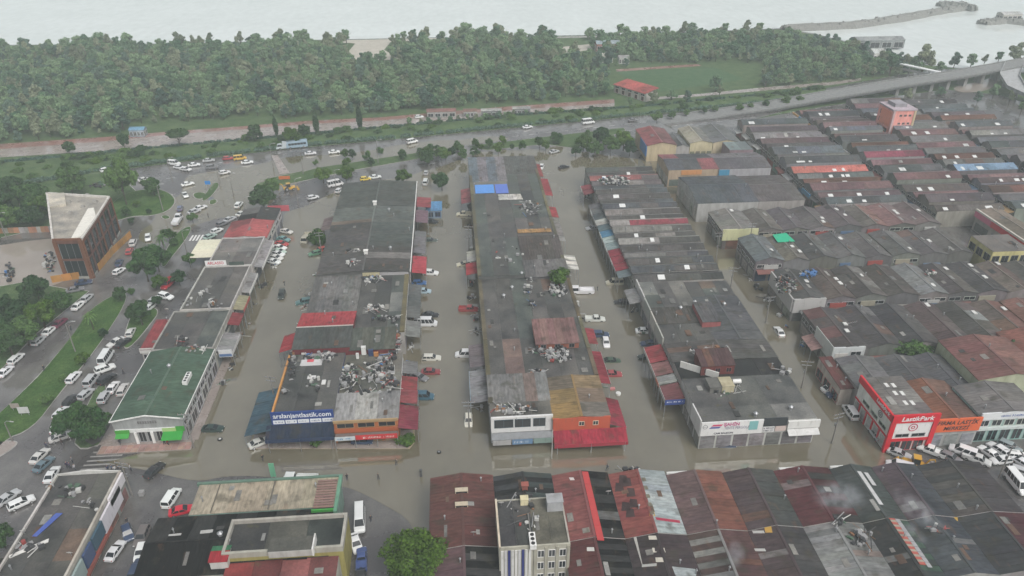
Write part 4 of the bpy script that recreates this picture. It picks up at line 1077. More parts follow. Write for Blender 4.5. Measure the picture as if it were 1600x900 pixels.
# comb of narrow tin roofs
lines = [437, 424, 413, 402, 391.5, 381, 371, 361.5, 352, 343, 334.5, 326, 318, 310.5, 303, 296, 289, 282, 275, 268, 261.5]
cc = [GREY[0], SLATE, GREY[2], (0.17, 0.165, 0.16), GREY[0], PINK, GREY[4], (0.2, 0.195, 0.185), MAROON, GREY[2], (0.2, 0.19, 0.185), SLATE, GREY[0], (0.11, 0.1, 0.105), GREY[2], SLATE, (0.12, 0.11, 0.115), PINK, GREY[0], GGREEN]
for k in range(20):
    ya, yb2 = YY(lines[k], 58, 6.2), YY(lines[k + 1], 58, 6.2)
    r2 = rnd.choice([GREY[0], SLATE, GREY[3], (0.13, 0.115, 0.115)])
    first = cc[k]
    mixed = [first, first, rnd.choice([first, GREY[4], (0.22, 0.21, 0.2)]), r2]
    if k == 8: mixed = [(0.3, 0.28, 0.27), (0.28, 0.07, 0.09), (0.28, 0.07, 0.09), (0.26, 0.07, 0.09)]
    if k == 5: mixed = [(0.26, 0.25, 0.24), (0.26, 0.25, 0.24), GREY[0], GREY[0]]
    u = unit('%s tin roof workshop, %s bay back in the comb of narrow roofs' % ({0: 'grey', 1: 'slate', 5: 'pale panelled', 8: 'red trimmed', 17: 'pink'}.get(k, 'grey'), ORD[k + 1]), C0, C1, ya, yb2, 6.0 + .25 * (k % 3), 0.8, 'x', mixed, r2, (0.3, 0.29, 0.28), 4, 'narrow tin roofed workshops in the right block', None, [(0.1, 2.7, 'roller_shutter', 1, (0.3, 0.3, 0.3)), (3.4, 4.6, 'window', 2, (0.5, 0.5, 0.48))])
    if rnd.random() < .45:
        xs = rnd.uniform(C0 + 4, C1 - 6); yc = (ya + yb2) / 2
        skylight(u, xs, xs + rnd.uniform(1, 2), ya + .4, yc - .3, 6.3 + .25 * (k % 3), dz=.55)
    aw = {0: None, 1: (0.16, 0.2, 0.21), 2: (0.3, 0.05, 0.07), 3: (0.3, 0.05, 0.07), 4: (0.3, 0.05, 0.07), 5: (0.28, 0.36, 0.36), 6: (0.3, 0.36, 0.36), 7: (0.08, 0.2, 0.32), 8: (0.1, 0.14, 0.16), 9: (0.4, 0.4, 0.38), 10: (0.1, 0.12, 0.13), 11: (0.14, 0.15, 0.15), 12: (0.14, 0.14, 0.15), 15: (0.2, 0.06, 0.07), 16: (0.22, 0.06, 0.07)}.get(k)
    if aw: awning(u, C0 - 3.6, C0, ya + .1, yb2 - .1, 5.4, 4.6, 'w', aw, 2, True, rnd.choice([None, WHITE, (0.3, 0.3, 0.3)]))
# awnings in front on the street side
u = thing('street_canopy', 'red and maroon street canopies with blue sign at their near end', 'canopy', (C0 - 2.5, YY(590, 44, 4), 0))
segs = [(541, 566, RED), (567, 586, (0.2, 0.1, 0.1)), (587, 600, (0.24, 0.25, 0.24)), (601, 626, (0.15, 0.06, 0.065))]
for (pa, pb, col) in segs: awning(u, C0 - 4.4, C0 - .4, YY(pb, 44, 4.6), YY(pa, 44, 4.6) - .1, 5.2, 4.4, 'w', col, 3, True, (0.5, 0.14, 0.08) if pa == 587 else (0.5, 0.5, 0.48))
yq = YY(626, 44, 4.6)
b = MB().box(C0 - 4.6, C0 - .3, yq - .15, yq - .02, 3.6, 4.9).build('sign_board', M['board'], u, (0.03, 0.06, 0.22))
scribble(b, C0 - 4.2, C0 - .7, yq - .152, 4.2, 4.6, (0.65, 0.68, 0.75), 26)
for (pa, pb, col) in ((452, 474, (0.26, 0.26, 0.26)), ):
    cz = thing('street_canopy', 'grey tin canopy on the street side of the comb roofs', 'canopy', (C0 - 2, YY(460, 44, 4), 0))
    awning(cz, C0 - 3.6, C0 - .4, YY(pb, 44, 5), YY(pa, 44, 5), 5.4, 4.8, 'w', col, 3, True)
# ======== front row of long tin roofs at the bottom right (two rows back to back)
XB = [-6.7, 4.7, 15.3, 25.6, 36.0, 46.4, 55.9, 66.3, 74.2, 82.8, 95.0]
YF, YM, YN = 96.5, 84.3, 72.6
BK = (0.009, 0.009, 0.0095)
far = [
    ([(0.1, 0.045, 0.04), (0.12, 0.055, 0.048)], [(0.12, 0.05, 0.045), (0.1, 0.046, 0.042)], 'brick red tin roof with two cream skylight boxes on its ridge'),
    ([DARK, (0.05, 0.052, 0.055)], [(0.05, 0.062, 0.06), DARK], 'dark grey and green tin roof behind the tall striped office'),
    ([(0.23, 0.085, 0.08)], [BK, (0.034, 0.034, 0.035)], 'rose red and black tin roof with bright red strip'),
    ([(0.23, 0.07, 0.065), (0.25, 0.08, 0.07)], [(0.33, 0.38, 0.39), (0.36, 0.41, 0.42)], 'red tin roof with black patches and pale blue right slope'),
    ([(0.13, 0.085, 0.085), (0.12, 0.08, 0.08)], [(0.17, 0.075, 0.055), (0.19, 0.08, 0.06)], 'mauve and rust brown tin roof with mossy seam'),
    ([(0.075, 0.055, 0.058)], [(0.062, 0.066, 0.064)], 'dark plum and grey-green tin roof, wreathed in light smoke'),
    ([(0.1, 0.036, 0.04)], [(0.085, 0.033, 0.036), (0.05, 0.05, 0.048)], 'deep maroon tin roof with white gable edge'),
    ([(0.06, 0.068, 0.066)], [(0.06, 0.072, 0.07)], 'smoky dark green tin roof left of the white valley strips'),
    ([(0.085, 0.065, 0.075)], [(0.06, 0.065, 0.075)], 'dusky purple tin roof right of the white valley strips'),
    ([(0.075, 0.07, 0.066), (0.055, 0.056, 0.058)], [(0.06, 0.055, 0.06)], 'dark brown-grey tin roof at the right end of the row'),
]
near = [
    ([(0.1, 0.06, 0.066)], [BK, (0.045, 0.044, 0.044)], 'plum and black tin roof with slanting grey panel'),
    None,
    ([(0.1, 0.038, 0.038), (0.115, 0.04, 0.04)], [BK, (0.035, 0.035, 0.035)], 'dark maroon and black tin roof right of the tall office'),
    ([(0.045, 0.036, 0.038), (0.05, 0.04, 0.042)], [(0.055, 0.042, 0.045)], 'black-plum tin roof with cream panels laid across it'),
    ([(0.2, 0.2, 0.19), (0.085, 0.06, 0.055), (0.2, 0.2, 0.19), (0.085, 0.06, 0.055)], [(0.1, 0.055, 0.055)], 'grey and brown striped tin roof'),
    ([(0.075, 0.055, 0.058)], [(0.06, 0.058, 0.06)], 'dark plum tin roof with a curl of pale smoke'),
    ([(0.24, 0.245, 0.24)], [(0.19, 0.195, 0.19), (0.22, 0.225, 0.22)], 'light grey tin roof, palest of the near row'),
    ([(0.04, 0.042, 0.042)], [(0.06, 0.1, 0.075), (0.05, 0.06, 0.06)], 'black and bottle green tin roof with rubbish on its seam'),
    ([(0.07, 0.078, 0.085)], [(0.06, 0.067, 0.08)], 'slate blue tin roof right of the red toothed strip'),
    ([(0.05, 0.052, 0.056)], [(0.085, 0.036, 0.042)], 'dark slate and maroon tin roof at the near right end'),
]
UF, UN = [], []
for k in range(10):
    a, b_, lab = far[k]
    yb0 = 90.2 if k == 1 else YM
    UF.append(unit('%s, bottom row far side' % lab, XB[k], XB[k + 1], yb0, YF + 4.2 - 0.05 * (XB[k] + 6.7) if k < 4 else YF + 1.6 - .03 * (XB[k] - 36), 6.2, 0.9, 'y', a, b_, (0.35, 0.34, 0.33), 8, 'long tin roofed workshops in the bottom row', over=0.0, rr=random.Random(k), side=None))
    if near[k]:
        a, b_, lab = near[k]
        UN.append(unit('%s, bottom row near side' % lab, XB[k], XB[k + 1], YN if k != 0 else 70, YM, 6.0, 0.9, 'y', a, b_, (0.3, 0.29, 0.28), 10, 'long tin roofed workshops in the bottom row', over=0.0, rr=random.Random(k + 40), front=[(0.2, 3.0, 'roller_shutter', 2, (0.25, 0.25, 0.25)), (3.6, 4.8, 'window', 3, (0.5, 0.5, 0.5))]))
    else: UN.append(None)
def on_slope(k, x, row='far'):                   # height of the roof surface at x in unit k
    x0, x1 = XB[k], XB[k + 1]
    h = 6.2 if row == 'far' else 6.0
    c = (x0 + x1) / 2
    return h + 0.9 * (1 - abs(x - c) / ((x1 - x0) / 2))
def patch(k, row, pxs, col, name='roof_patch', mat='plastic', lift=0.05):
    root = (UF if row == 'far' else UN)[k]
    q = []
    for a, b_ in pxs:
        z = 6.8
        for _ in range(3):
            x, y = G(a, b_, z)
            z = on_slope(k, min(max(x, XB[k]), XB[k + 1]), row) + lift
        q.append((x, y, z))
    return MB().slab(q, .05).build(name, M[mat], root, col)
# cream skylight boxes on the first roof
for (ya, yb_) in ((761, 768), (783, 790)):
    x0, y0 = G(711, yb_, 7.5); x1, y1 = G(731, ya, 7.5)
    MB().box(x0, x1, y0, y1, 6.9, 7.5).build('skylight', M['plastic'], UF[0], (0.46, 0.4, 0.3))
    MB().box(x0 + .15, x1 - .15, y0 - .02, y0 + .1, 7.0, 7.35).build('skylight_pane', M['glass'], UF[0])
patch(0, 'near', [(681, 825), (731, 807), (722, 816), (682, 817)][::1], (0.3, 0.3, 0.31))
for (a, b_) in ((980, 752), (986, 768), (990, 785), (974, 748), (978, 790), (985, 800), (968, 760)):
    patch(3, 'far', [(a - 7, b_ + 8), (a + 7, b_ + 7), (a + 5, b_ - 5), (a - 6, b_ - 6)], (0.05, 0.03, 0.03), 'tar_patch', 'membrane')
for k in range(5): patch(3, 'far', [(1004 + k * 3.2, 752 + k * 13), (1010 + k * 3.2, 751 + k * 13), (1008 + k * 3.2, 746 + k * 13), (1002 + k * 3.2, 746 + k * 13)], (0.14, 0.13, 0.1), 'seam_patch', 'membrane', .12)
patch(3, 'far', [(1015, 806), (1024, 806), (1022, 799), (1014, 799)], (0.42, 0.28, 0.05), 'yellow_panel')
patch(3, 'far', [(1026, 812), (1063, 817), (1062, 813), (1024, 808)], (0.3, 0.03, 0.06), 'red_flashing')
patch(3, 'near', [(1003, 882), (985, 824), (991, 824), (1004, 882)][::1], (0.36, 0.35, 0.32), 'pale_strip')
for (a, b_, w, h) in ((1008, 818, 12, 6), (1014, 837, 13, 6), (1020, 856, 20, 7), (1025, 871, 12, 7)):
    patch(3, 'near', [(a, b_ + h), (a + w, b_ + h), (a + w - 2, b_), (a - 1, b_)], (0.5, 0.47, 0.4), 'skylight')
patch(3, 'near', [(1003, 886), (1026, 884), (1026, 880), (1003, 882)], (0.34, 0.34, 0.32), 'pale_strip')
patch(3, 'near', [(1032, 833), (1070, 835), (1064, 818), (1028, 812)], (0.34, 0.39, 0.4), 'blue_panel', 'sheet_y')
patch(3, 'near', [(1056, 900), (1088, 900), (1086, 889), (1050, 885)], (0.34, 0.38, 0.39), 'blue_panel', 'sheet_y')
for (a, b_) in ((912, 829), (917, 855)): patch(2, 'near', [(a, b_ + 6), (a + 12, b_ + 6), (a + 11, b_), (a, b_)], (0.5, 0.5, 0.47), 'skylight')
patch(2, 'far', [(891, 750), (898, 750), (896, 746), (889, 746)], (0.55, 0.5, 0.48), 'skylight')
for (a, b_, k, rw) in ((1200, 847, 6, 'near'), (1206, 875, 6, 'near'), (1203, 830, 5, 'near'), (1205, 858, 5, 'near')):
    if k == 5: patch(5, 'near', [(a - 26, b_ + 3), (a - 8, b_ + 3), (a - 10, b_ - 1), (a - 28, b_ - 1)], (0.4, 0.4, 0.38), 'skylight')
patch(5, 'near', [(1196, 832), (1207, 832), (1205, 822), (1194, 822)], (0.42, 0.25, 0.05), 'yellow_panel')
# white strips along one ridge, a red toothed strip nearer
def strip(px0, py0, px1, py1, row, w, n, frac, col, nm, dx=0.0, mat='plastic'):
    (xa, ya), (xb, yb_) = G(px0, py0, 6.9), G(px1, py1, 6.9)
    x = (xa + xb) / 2 + dx
    k = max(i_ for i_ in range(10) if XB[i_] < x)
    for j_ in range(n):
        t0, t1 = ya + (yb_ - ya) * j_ / n, ya + (yb_ - ya) * (j_ + frac) / n
        y0_, y1_ = min(t0, t1), max(t0, t1)
        z0_, z1_ = on_slope(k, x, row), on_slope(k, x + w, row)
        zz = max(z0_, z1_) if (x < (XB[k] + XB[k + 1]) / 2 < x + w) else None
        q = [(x, y0_, (zz or z0_) + .14), (x + w, y0_, (zz or z1_) + .14), (x + w, y1_, (zz or z1_) + .14), (x, y1_, (zz or z0_) + .14)]
        MB().slab(q, .1).build(nm, M[mat], (UF if row == 'far' else UN)[k], col)
strip(911, 738, 931, 846, 'far', 1.15, 5, .985, (0.4, 0.05, 0.05), 'red_strip')
strip(1336, 738, 1376, 790, 'far', .8, 3, .97, (0.45, 0.45, 0.45), 'ridge_strip')
strip(1347, 738, 1362, 758, 'far', .8, 2, .95, (0.42, 0.42, 0.42), 'ridge_strip', .25)
strip(1388, 808, 1440, 886, 'near', 1.1, 10, .5, (0.36, 0.09, 0.07), 'red_tooth')
strip(1388, 808, 1440, 886, 'near', 1.1, 10, -.45, (0.3, 0.27, 0.22), 'buff_tooth')
strip(1388, 808, 1440, 886, 'near', .8, 10, .9, (0.3, 0.3, 0.31), 'grey_tooth', 1.15)
patch(9, 'near', [(1462, 862), (1497, 862), (1490, 848), (1460, 851)], (0.36, 0.24, 0.08), 'rusty_panel')
patch(9, 'near', [(1488, 814), (1497, 814), (1496, 808), (1487, 808)], (0.4, 0.25, 0.05), 'yellow_panel')
# white eave boards along the far edge
for (k, x0, x1) in ((4, 36.2, 40), (6, 57, 61.5), (7, 66.5, 69)):
    yv = ORG[UF[k].name][1] * 2 - YM - .0
    MB().box(x0, x1, yv - .1, yv + .3, 5.9, 6.6).build('eave_board', M['paint'], UF[k], (0.55, 0.55, 0.53))
# a last row of roofs along the bottom edge of the picture
cols = [((0.2, 0.22, 0.28), 'blue-grey'), ((0.32, 0.08, 0.05), 'orange-red'), ((0.12, 0.11, 0.1), 'brown'), ((0.1, 0.11, 0.1), 'grey'), ((0.16, 0.15, 0.15), 'pale grey'), ((0.08, 0.08, 0.085), 'black')]
xs = [20, 33, 44, 57, 66, 78, 90]
for k in range(6):
    unit('%s roof cut off by the bottom edge of the picture' % cols[k][1], xs[k], xs[k + 1] - 1, 54, 67.5 + (1.4 if k == 1 else 0), 6.0 if k != 1 else 7, .8, 'x', cols[k][0], None, (0.3, 0.29, 0.28), 4, 'roofs along the bottom edge')

# ======== tall office with striped front at the bottom edge
ox0, ox1, oxm = 4.5, 15.6, 9.6
oy0, oy1 = 79.6, 89.6
u = unit('four-storey office with vertical blue and white stripes beside grey window bays', ox0, ox1, oy0, oy1, 11, 0, None, [(0.06, 0.06, 0.062), (0.075, 0.075, 0.074), (0.13, 0.125, 0.1), (0.14, 0.135, 0.11)], None, (0.42, 0.42, 0.36), 4, parapet=((0.36, 0.35, 0.3), .25, .25), grid=2, name='office_building')
MB().box(ox0 - .06, ox0 + .22, oy0, oy1, 11.0, 11.5).build('parapet', M['concrete'], u, (0.55, 0.48, 0.38))
for k in range(9):
    xx = ox0 + .25 + k * .54
    MB().box(xx, xx + .4, oy0 - .12, oy0 - .01, 1, 10.6).build('stripe_panel', M['board'], u, [(0.6, 0.6, 0.58), (0.5, 0.5, 0.5), (0.03, 0.04, 0.16), (0.55, 0.55, 0.53)][k % 4])
for k in range(4):
    xx = oxm + .3 + k * 1.72
    MB().box(xx, xx + .45, oy0 - .2, oy0 - .01, .5, 10.9).build('pilaster', M['concrete'], u, (0.36, 0.35, 0.29))
for st in range(3):
    for k in range(3):
        xx = (oxm + .85 + k * 1.72 - ox0) / (ox1 - ox0)
        opening(u, (ox0, oy0), (ox1, oy0), xx, xx + .1, 8.6 - st * 2.7, 10.2 - st * 2.7, 'window', (0.66, 0.66, 0.64))
MB().box(oxm - .1, oxm + .1, oy0 + 2, oy1 - 3.4, 11.06, 11.4).build('roof_divider', M['concrete'], u, (0.16, 0.16, 0.15))

# ======== cluster at the bottom left-centre
u = unit('cream flat roof workshop with green edge and reddish louvre bay', -47.6, -22.8, 95.0, 102.0, 6.5, 0.0, None, [(0.36, 0.32, 0.24), (0.38, 0.335, 0.25), (0.35, 0.31, 0.235), (0.37, 0.33, 0.25)], None, (0.16, 0.24, 0.2), 4, flatmat='sheet_x')
MB().box(-48, -22.4, 101.9, 102.4, 6.2, 6.85).build('green_edge', M['paint'], u, (0.1, 0.17, 0.13))
MB().box(-23.0, -22.4, 93.4, 101.9, 6.2, 6.95).build('green_edge', M['paint'], u, (0.12, 0.26, 0.18))
for k in range(11):
    yy = 94.6 + k * .62
    MB().box(-26.6, -23.2, yy, yy + .36, 6.7, 6.85).build('louvre', M['paint'], u, jit((0.22, 0.14, 0.12)))
MB().box(-26.8, -22.4, 93.9, 94.2, 6.0, 6.9).build('green_edge', M['paint'], u, (0.05, 0.28, 0.05))
MB().box(-44.0, -43.85, 95.1, 101.8, 6.6, 6.72).build('seam', M['paint'], u, (0.12, 0.11, 0.09))
MB().box(-34.4, -34.2, 95.1, 101.8, 6.6, 6.74).build('seam', M['paint'], u, (0.12, 0.11, 0.09))
u = unit('broad black tin roof with two pale skylights at the bottom left', -52.4, -22.9, 82.4, 95.0, 6.2, 1.0, 'x', BK, [(0.034, 0.034, 0.034), BK], (0.3, 0.29, 0.27), 9, front=[(0.2, 3, 'roller_shutter', 5, (0.25, 0.25, 0.25))])
for (a, b_) in ((262, 840), (312, 834)):
    x, y = G(a, b_, 7.0); x1, _ = G(a + 19, b_, 7.0)
    MB().slab([(x, y, 6.95), (x1, y + .1, 6.95), (x1, y + .75, 7.05), (x, y + .65, 7.05)], .06).build('skylight', M['plastic'], u, (0.34, 0.34, 0.33))
u = unit('parapeted roof building with white inner wall and yellow east side', -39.2, -20.2, 84.4, 91.6, 7.6, 0, None, [(0.05, 0.05, 0.052), (0.075, 0.075, 0.065), (0.045, 0.052, 0.05)], None, (0.3, 0.27, 0.09), 3, parapet=((0.34, 0.33, 0.29), .8, .45))
x, y = G(420, 866, 8.2); x1, _ = G(487, 866, 8.2)
MB().box(x, x1, y - .3, y + 2.4, 7.62, 8.9).build('stair_head', M['wall'], u, (0.4, 0.4, 0.38))
MB().slab([(x - .1, y - .2, 8.95), (x1 + .1, y - .2, 8.95), (x1 + .1, y + 2.5, 9.0), (x - .1, y + 2.5, 9.0)], .08).build('stair_roof', M['membrane'], u, (0.09, 0.09, 0.08))
MB().box(x1 + .05, x1 + .3, y - .4, y + 2.8, 7.62, 9.2).build('stair_wall', M['wall'], u, (0.62, 0.62, 0.6))
u = unit('weathered red roof terrace below the parapeted building', -38.6, -21, 76, 84.3, 6.4, 0, None, [(0.17, 0.03, 0.03), (0.12, 0.03, 0.03), (0.2, 0.07, 0.07), (0.16, 0.03, 0.03)], None, (0.35, 0.34, 0.3), 4, grid=2)
c = P(343, 868, 8)
u = thing('rooftop_hut', 'little hut with green and red roof on the black tin roof', 'hut', (c.x, c.y, 6.5))
MB().box(c.x - 1.3, c.x + 1.4, c.y - 1.2, c.y + 1.6, 6.3, 8.0).build('wall', M['wall'], u, (0.5, 0.49, 0.47))
MB().slab([(c.x - 1.5, c.y - 1.3, 8.0), (c.x + 1.5, c.y - 1.3, 8.0), (c.x + 1.5, c.y + .7, 8.3), (c.x - 1.5, c.y + .7, 8.3)], .08).build('roof_sheet', M['sheet_x'], u, (0.34, 0.03, 0.04))
MB().slab([(c.x - 1.5, c.y + .72, 8.3), (c.x + 1.5, c.y + .72, 8.3), (c.x + 1.5, c.y + 1.9, 8.1), (c.x - 1.5, c.y + 1.9, 8.1)], .08).build('roof_sheet', M['sheet_x'], u, (0.05, 0.2, 0.1))

# ======== long flat roof at the bottom left corner
lx0, lx1 = -74.2, -63.0
u = unit('long dark wet flat roof with white parapets at the bottom left corner', lx0, lx1, 74, 107, 6.0, 0, None, [(0.09, 0.088, 0.086), (0.085, 0.083, 0.08), (0.095, 0.092, 0.085)], None, (0.3, 0.29, 0.28), 3, grid=5, name='workshop_building',
         other=[(0.2, 2.8, 'roller_shutter', 7, (0.3, 0.16, 0.14))])
for k in range(8):
    ya, yb_ = 74 + k * 4.1, 74 + (k + 1) * 4.1
    MB().box(lx0 - .1, lx0 + .25, ya, yb_ - .05, 5.8, 6.5).build('parapet', M['concrete'], u, jit((0.45, 0.44, 0.42)))
    MB().box(lx1 - .3, lx1 + .1, ya, yb_ - .05, 5.8, 6.6).build('parapet', M['concrete'], u, jit((0.4, 0.37, 0.33)))
for (xa, xb, za, zb) in ((lx0, (lx0 + lx1) / 2, 6.4, 7.0), ((lx0 + lx1) / 2, lx1, 7.0, 6.4)):
    MB().hexa([(xa, 106.8, 6), (xb, 106.8, 6), (xb, 107.1, 6), (xa, 107.1, 6)], [(xa, 106.8, za), (xb, 106.8, zb), (xb, 107.1, zb), (xa, 107.1, za)]).build('gable_parapet', M['concrete'], u, (0.5, 0.5, 0.48))
for (ya, yb_, za, zb, col) in ((96, 104, 2.2, 5.6, (0.6, 0.58, 0.62)), (100, 106.5, 4.4, 6.4, (0.62, 0.6, 0.62)), (92, 96, 2.6, 5.4, (0.05, 0.1, 0.14)), (88.5, 91.5, 2.4, 5.4, (0.04, 0.07, 0.16)), (84.5, 88, 2.2, 5.4, (0.26, 0.33, 0.32)), (88, 98, 1.2, 2.0, (0.3, 0.09, 0.07))):
    MB().box(lx1 + .12, lx1 + .5, ya, yb_, za, zb).build('sign_board', M['board'], u, col)
u2 = unit('low yard shed with red car inside at the bottom left', -84, -74.4, 78, 90.5, 3.6, .3, 'mono', [DARK, (0.06, 0.06, 0.06)], None, (0.3, 0.1, 0.1), 3)

# ======== corner office in brick and glass across the boulevard
HH = 11.8
q = [G(82, 377, HH), G(128, 376, HH), G(152, 341, HH), G(172, 309, HH), G(73, 303, HH)]
qc = (sum(p[0] for p in q) / 5, sum(p[1] for p in q) / 5)
u = thing('office_building', 'two-storey glass and brick orange corner office with pale flat roof', 'building', (qc[0], qc[1], 0))
MB().prism(q, 0, HH - .4).build('wall', M['wall'], u, (0.2, 0.21, 0.22))
MB().prism([(qc[0] + (p[0] - qc[0]) * .97, qc[1] + (p[1] - qc[1]) * .97) for p in q], HH - .45, HH).build('roof', M['membrane'], u, (0.36, 0.335, 0.3))
def wallbox(root, A, B, s0, s1, z0, z1, out, col, name, mat='wall', inn=-0.05):
    A, B = Vector((*A, 0)), Vector((*B, 0))
    n = Vector(((B - A).y, -(B - A).x, 0)).normalized()
    a, b_ = A.lerp(B, s0), A.lerp(B, s1)
    lo = [a + n * out, b_ + n * out, b_ + n * inn, a + n * inn]
    return MB().hexa([(p.x, p.y, z0) for p in lo], [(p.x, p.y, z1) for p in lo]).build(name, M[mat], root, col)
BR = (0.16, 0.066, 0.036)
BRK = (0.13, 0.06, 0.045)
for i, (A, B) in enumerate(((q[0], q[1]), (q[1], q[2]), (q[2], q[3]))):
    nb = (1, 4, 3)[i]
    for k in range(nb + 1):
        s = k / nb
        wv = (0.13 if i == 0 else .022)
        wallbox(u, A, B, max(0, s - wv), min(1, s + wv), 0, HH + .1, .35, BR if i == 0 or k in (0, nb) else (0.12, 0.06, 0.05), 'pier')
    for (z0, z1) in ((HH - .8, HH + .15), (5.7, 6.3), (0, .7)):
        wallbox(u, A, B, .01, .99, z0, z1, .2, BRK if z0 > .5 else (0.3, 0.3, 0.28), 'spandrel')
    for fl in range(2):
        z0 = 0.75 + fl * 5.6
        for k in range(nb):
            npan = 2 if i else 3
            for j in range(npan):
                sa = (k + (j + .12) / npan * .9 + .05) / nb
                sb_ = (k + (j + .95) / npan * .9 + .05) / nb
                if i == 0: sa, sb_ = .16 + .68 * j / 3 + .01, .16 + .68 * (j + 1) / 3 - .01
                w_ = wallbox(u, A, B, sa, sb_, z0, z0 + 4.8, .1, (0.04, 0.05, 0.06), 'window_pane', 'glass')
for (A, B) in ((q[3], q[4]), (q[4], q[0]), (q[0], q[1]), (q[1], q[2]), (q[2], q[3])):
    wallbox(u, A, B, 0, 1, HH - .1, HH + .6, .1, (0.55, 0.53, 0.5) if A != q[0] else BR, 'parapet', 'concrete', -.45)
MB().prism([G(76, 306, HH), G(101, 304, HH), G(104, 322, HH), G(79, 326, HH)], HH, HH + .7).build('raised_slab', M['membrane'], u, (0.55, 0.51, 0.44))
MB().prism([G(112, 373, HH), G(127, 371, HH), G(150, 339, HH), G(147, 326, HH), G(138, 327, HH)], HH + .02, HH + .35).build('white_roof_strip', M['plastic'], u, (0.68, 0.66, 0.6))
for (a, b_, s) in ((430, 365, .8), (545, 320, .6), (520, 395, .6), (595, 365, .8), (440, 430, .6)):
    p = P(a / 4, 225 + b_ / 4, HH)
    MB().hexa([(p.x - s, p.y - s, HH + .01), (p.x + s, p.y - s, HH + .01), (p.x + s, p.y + s, HH + .01), (p.x - s, p.y + s, HH + .01)], [(p.x - s * .7, p.y - s * .6, HH + s * .9), (p.x + s * .5, p.y - s * .6, HH + s), (p.x + s * .6, p.y + s * .6, HH + s * .8), (p.x - s * .6, p.y + s * .6, HH + s)]).build('roof_vent', M['plastic'], u, (0.25, 0.24, 0.22))
# orange hoarding round its site, panel by panel
hl = [(82, 442), (145, 432), (158, 420), (178, 396), (206, 370)]
hp = [Vector((*G(a, b_), 0)) for a, b_ in hl]
hd = thing('site_hoarding', 'orange-brown panel hoarding along the corner office site', 'hoarding', (hp[2].x, hp[2].y, 0))
for i in range(4):
    n = max(2, int((hp[i + 1] - hp[i]).length / 2.4))
    for k in range(n):
        a, b_ = hp[i].lerp(hp[i + 1], k / n), hp[i].lerp(hp[i + 1], (k + .96) / n)
        d = (b_ - a).normalized(); nn = Vector((-d.y, d.x, 0)) * .05
        MB().hexa([a - nn, b_ - nn, b_ + nn, a + nn], [v + Vector((0, 0, 2.1 + .05 * (k % 2))) for v in (a - nn, b_ - nn, b_ + nn, a + nn)]).build('panel', M['paint'], hd, jit((0.4, 0.2, 0.055), .2))
hp = [Vector((*G(a, b_), 0)) for a, b_ in ((-20, 366), (40, 364), (84, 362))]
hd = thing('site_hoarding', 'orange site hoarding beyond the brown pond', 'hoarding', (hp[1].x, hp[1].y, 0))
for i in range(2):
    for k in range(7):
        a, b_ = hp[i].lerp(hp[i + 1], k / 7), hp[i].lerp(hp[i + 1], (k + .95) / 7)
        MB().box(a.x, b_.x, a.y - .05, a.y + .05, 0, 2.0).build('panel', M['paint'], hd, jit((0.36, 0.19, 0.12) if k % 3 else (0.3, 0.28, 0.26), .2))
# ======== tyre dealers on the right: red and white corner, orange sign, white and teal
x0, x1, ya, yb_ = 83.6, 92.4, 107.2, 120.4
u = unit('red and white corner tyre dealer with large lettering on two sides', x0, x1, ya, yb_, 8.4, 0, None, [(0.17, 0.16, 0.155), (0.15, 0.145, 0.14), (0.16, 0.15, 0.145)], None, (0.62, 0.62, 0.6), 3, grid=3, flatmat='sheet_y', name='tyre_dealer')
RD = (0.55, 0.015, 0.03)
MB().box(x0 - .45, x0 - .02, ya - .4, yb_, 7.6, 9.2).build('fascia', M['board'], u, RD)
fb = MB().box(x0 - .45, x1 + .4, ya - .45, ya - .02, 7.5, 9.4).build('fascia', M['board'], u, RD)
lettering(fb, 'LastikPark', (x0 + 4.6, ya - .47, 8.45), 1.5, (0.7, 0.7, 0.7), base=fb, bold=.03, width=6.6, shear=.15)
sb_ = MB().box(x0 - .44, x0 - .40, ya + 1.2, ya + 6, 7.7, 9.1).build('fascia_panel', M['board'], u, RD)
lettering(sb_, 'LastikPark', (x0 - .47, ya + 3.4, 8.6), 1.2, (0.7, 0.7, 0.7), 'w', base=sb_, bold=.03, width=5, shear=.15)
for xx in (x0 - .45, x1 - .6): MB().box(xx, xx + 1.0, ya - .42, ya - .01, 0, 7.5).build('pillar', M['board'], u, RD)
MB().box(x0 + .5, x1 - .5, ya - .2, ya - .01, 3.4, 7.5).build('white_panel', M['board'], u, (0.68, 0.68, 0.67))
MB().box(x0 + .5, x1 - .6, ya - .3, ya - .01, 2.7, 3.4).build('red_band', M['board'], u, RD)
def ring(root, cx, cy_, cz, r, col, facing='f', w=.18):
    m = MB()
    for k in range(28):
        w0, w1 = 2 * math.pi * k / 28, 2 * math.pi * (k + 1) / 28
        for (r0, r1) in ((r - w, r), (r * .25, r * .25 + w)):
            q = [(math.cos(w0) * r0, math.sin(w0) * r0), (math.cos(w1) * r0, math.sin(w1) * r0), (math.cos(w1) * r1, math.sin(w1) * r1), (math.cos(w0) * r1, math.sin(w0) * r1)]
            if facing == 'f': m.hexa([(cx + a, cy_, cz + b_) for a, b_ in q][::-1], [(cx + a, cy_ - .03, cz + b_) for a, b_ in q][::-1])
            else: m.hexa([(cx, cy_ + a, cz + b_) for a, b_ in q], [(cx - .03, cy_ + a, cz + b_) for a, b_ in q])
    m.build('emblem', M['board'], root, col)
ring(u, x0 + 4.4, ya - .21, 6.1, .95, (0.4, 0.03, 0.08))
for k in range(2): opening(u, (x0, ya - .2), (x1, ya - .2), .14 + .38 * k, .46 + .38 * k, 3.7, 4.6, 'window', (0.3, 0.3, 0.3))
for k in range(3): opening(u, (x0, ya), (x1, ya), .1 + .27 * k, .34 + .27 * k, .1, 2.6, 'door', (0.4, 0.02, 0.03))
L = yb_ - ya
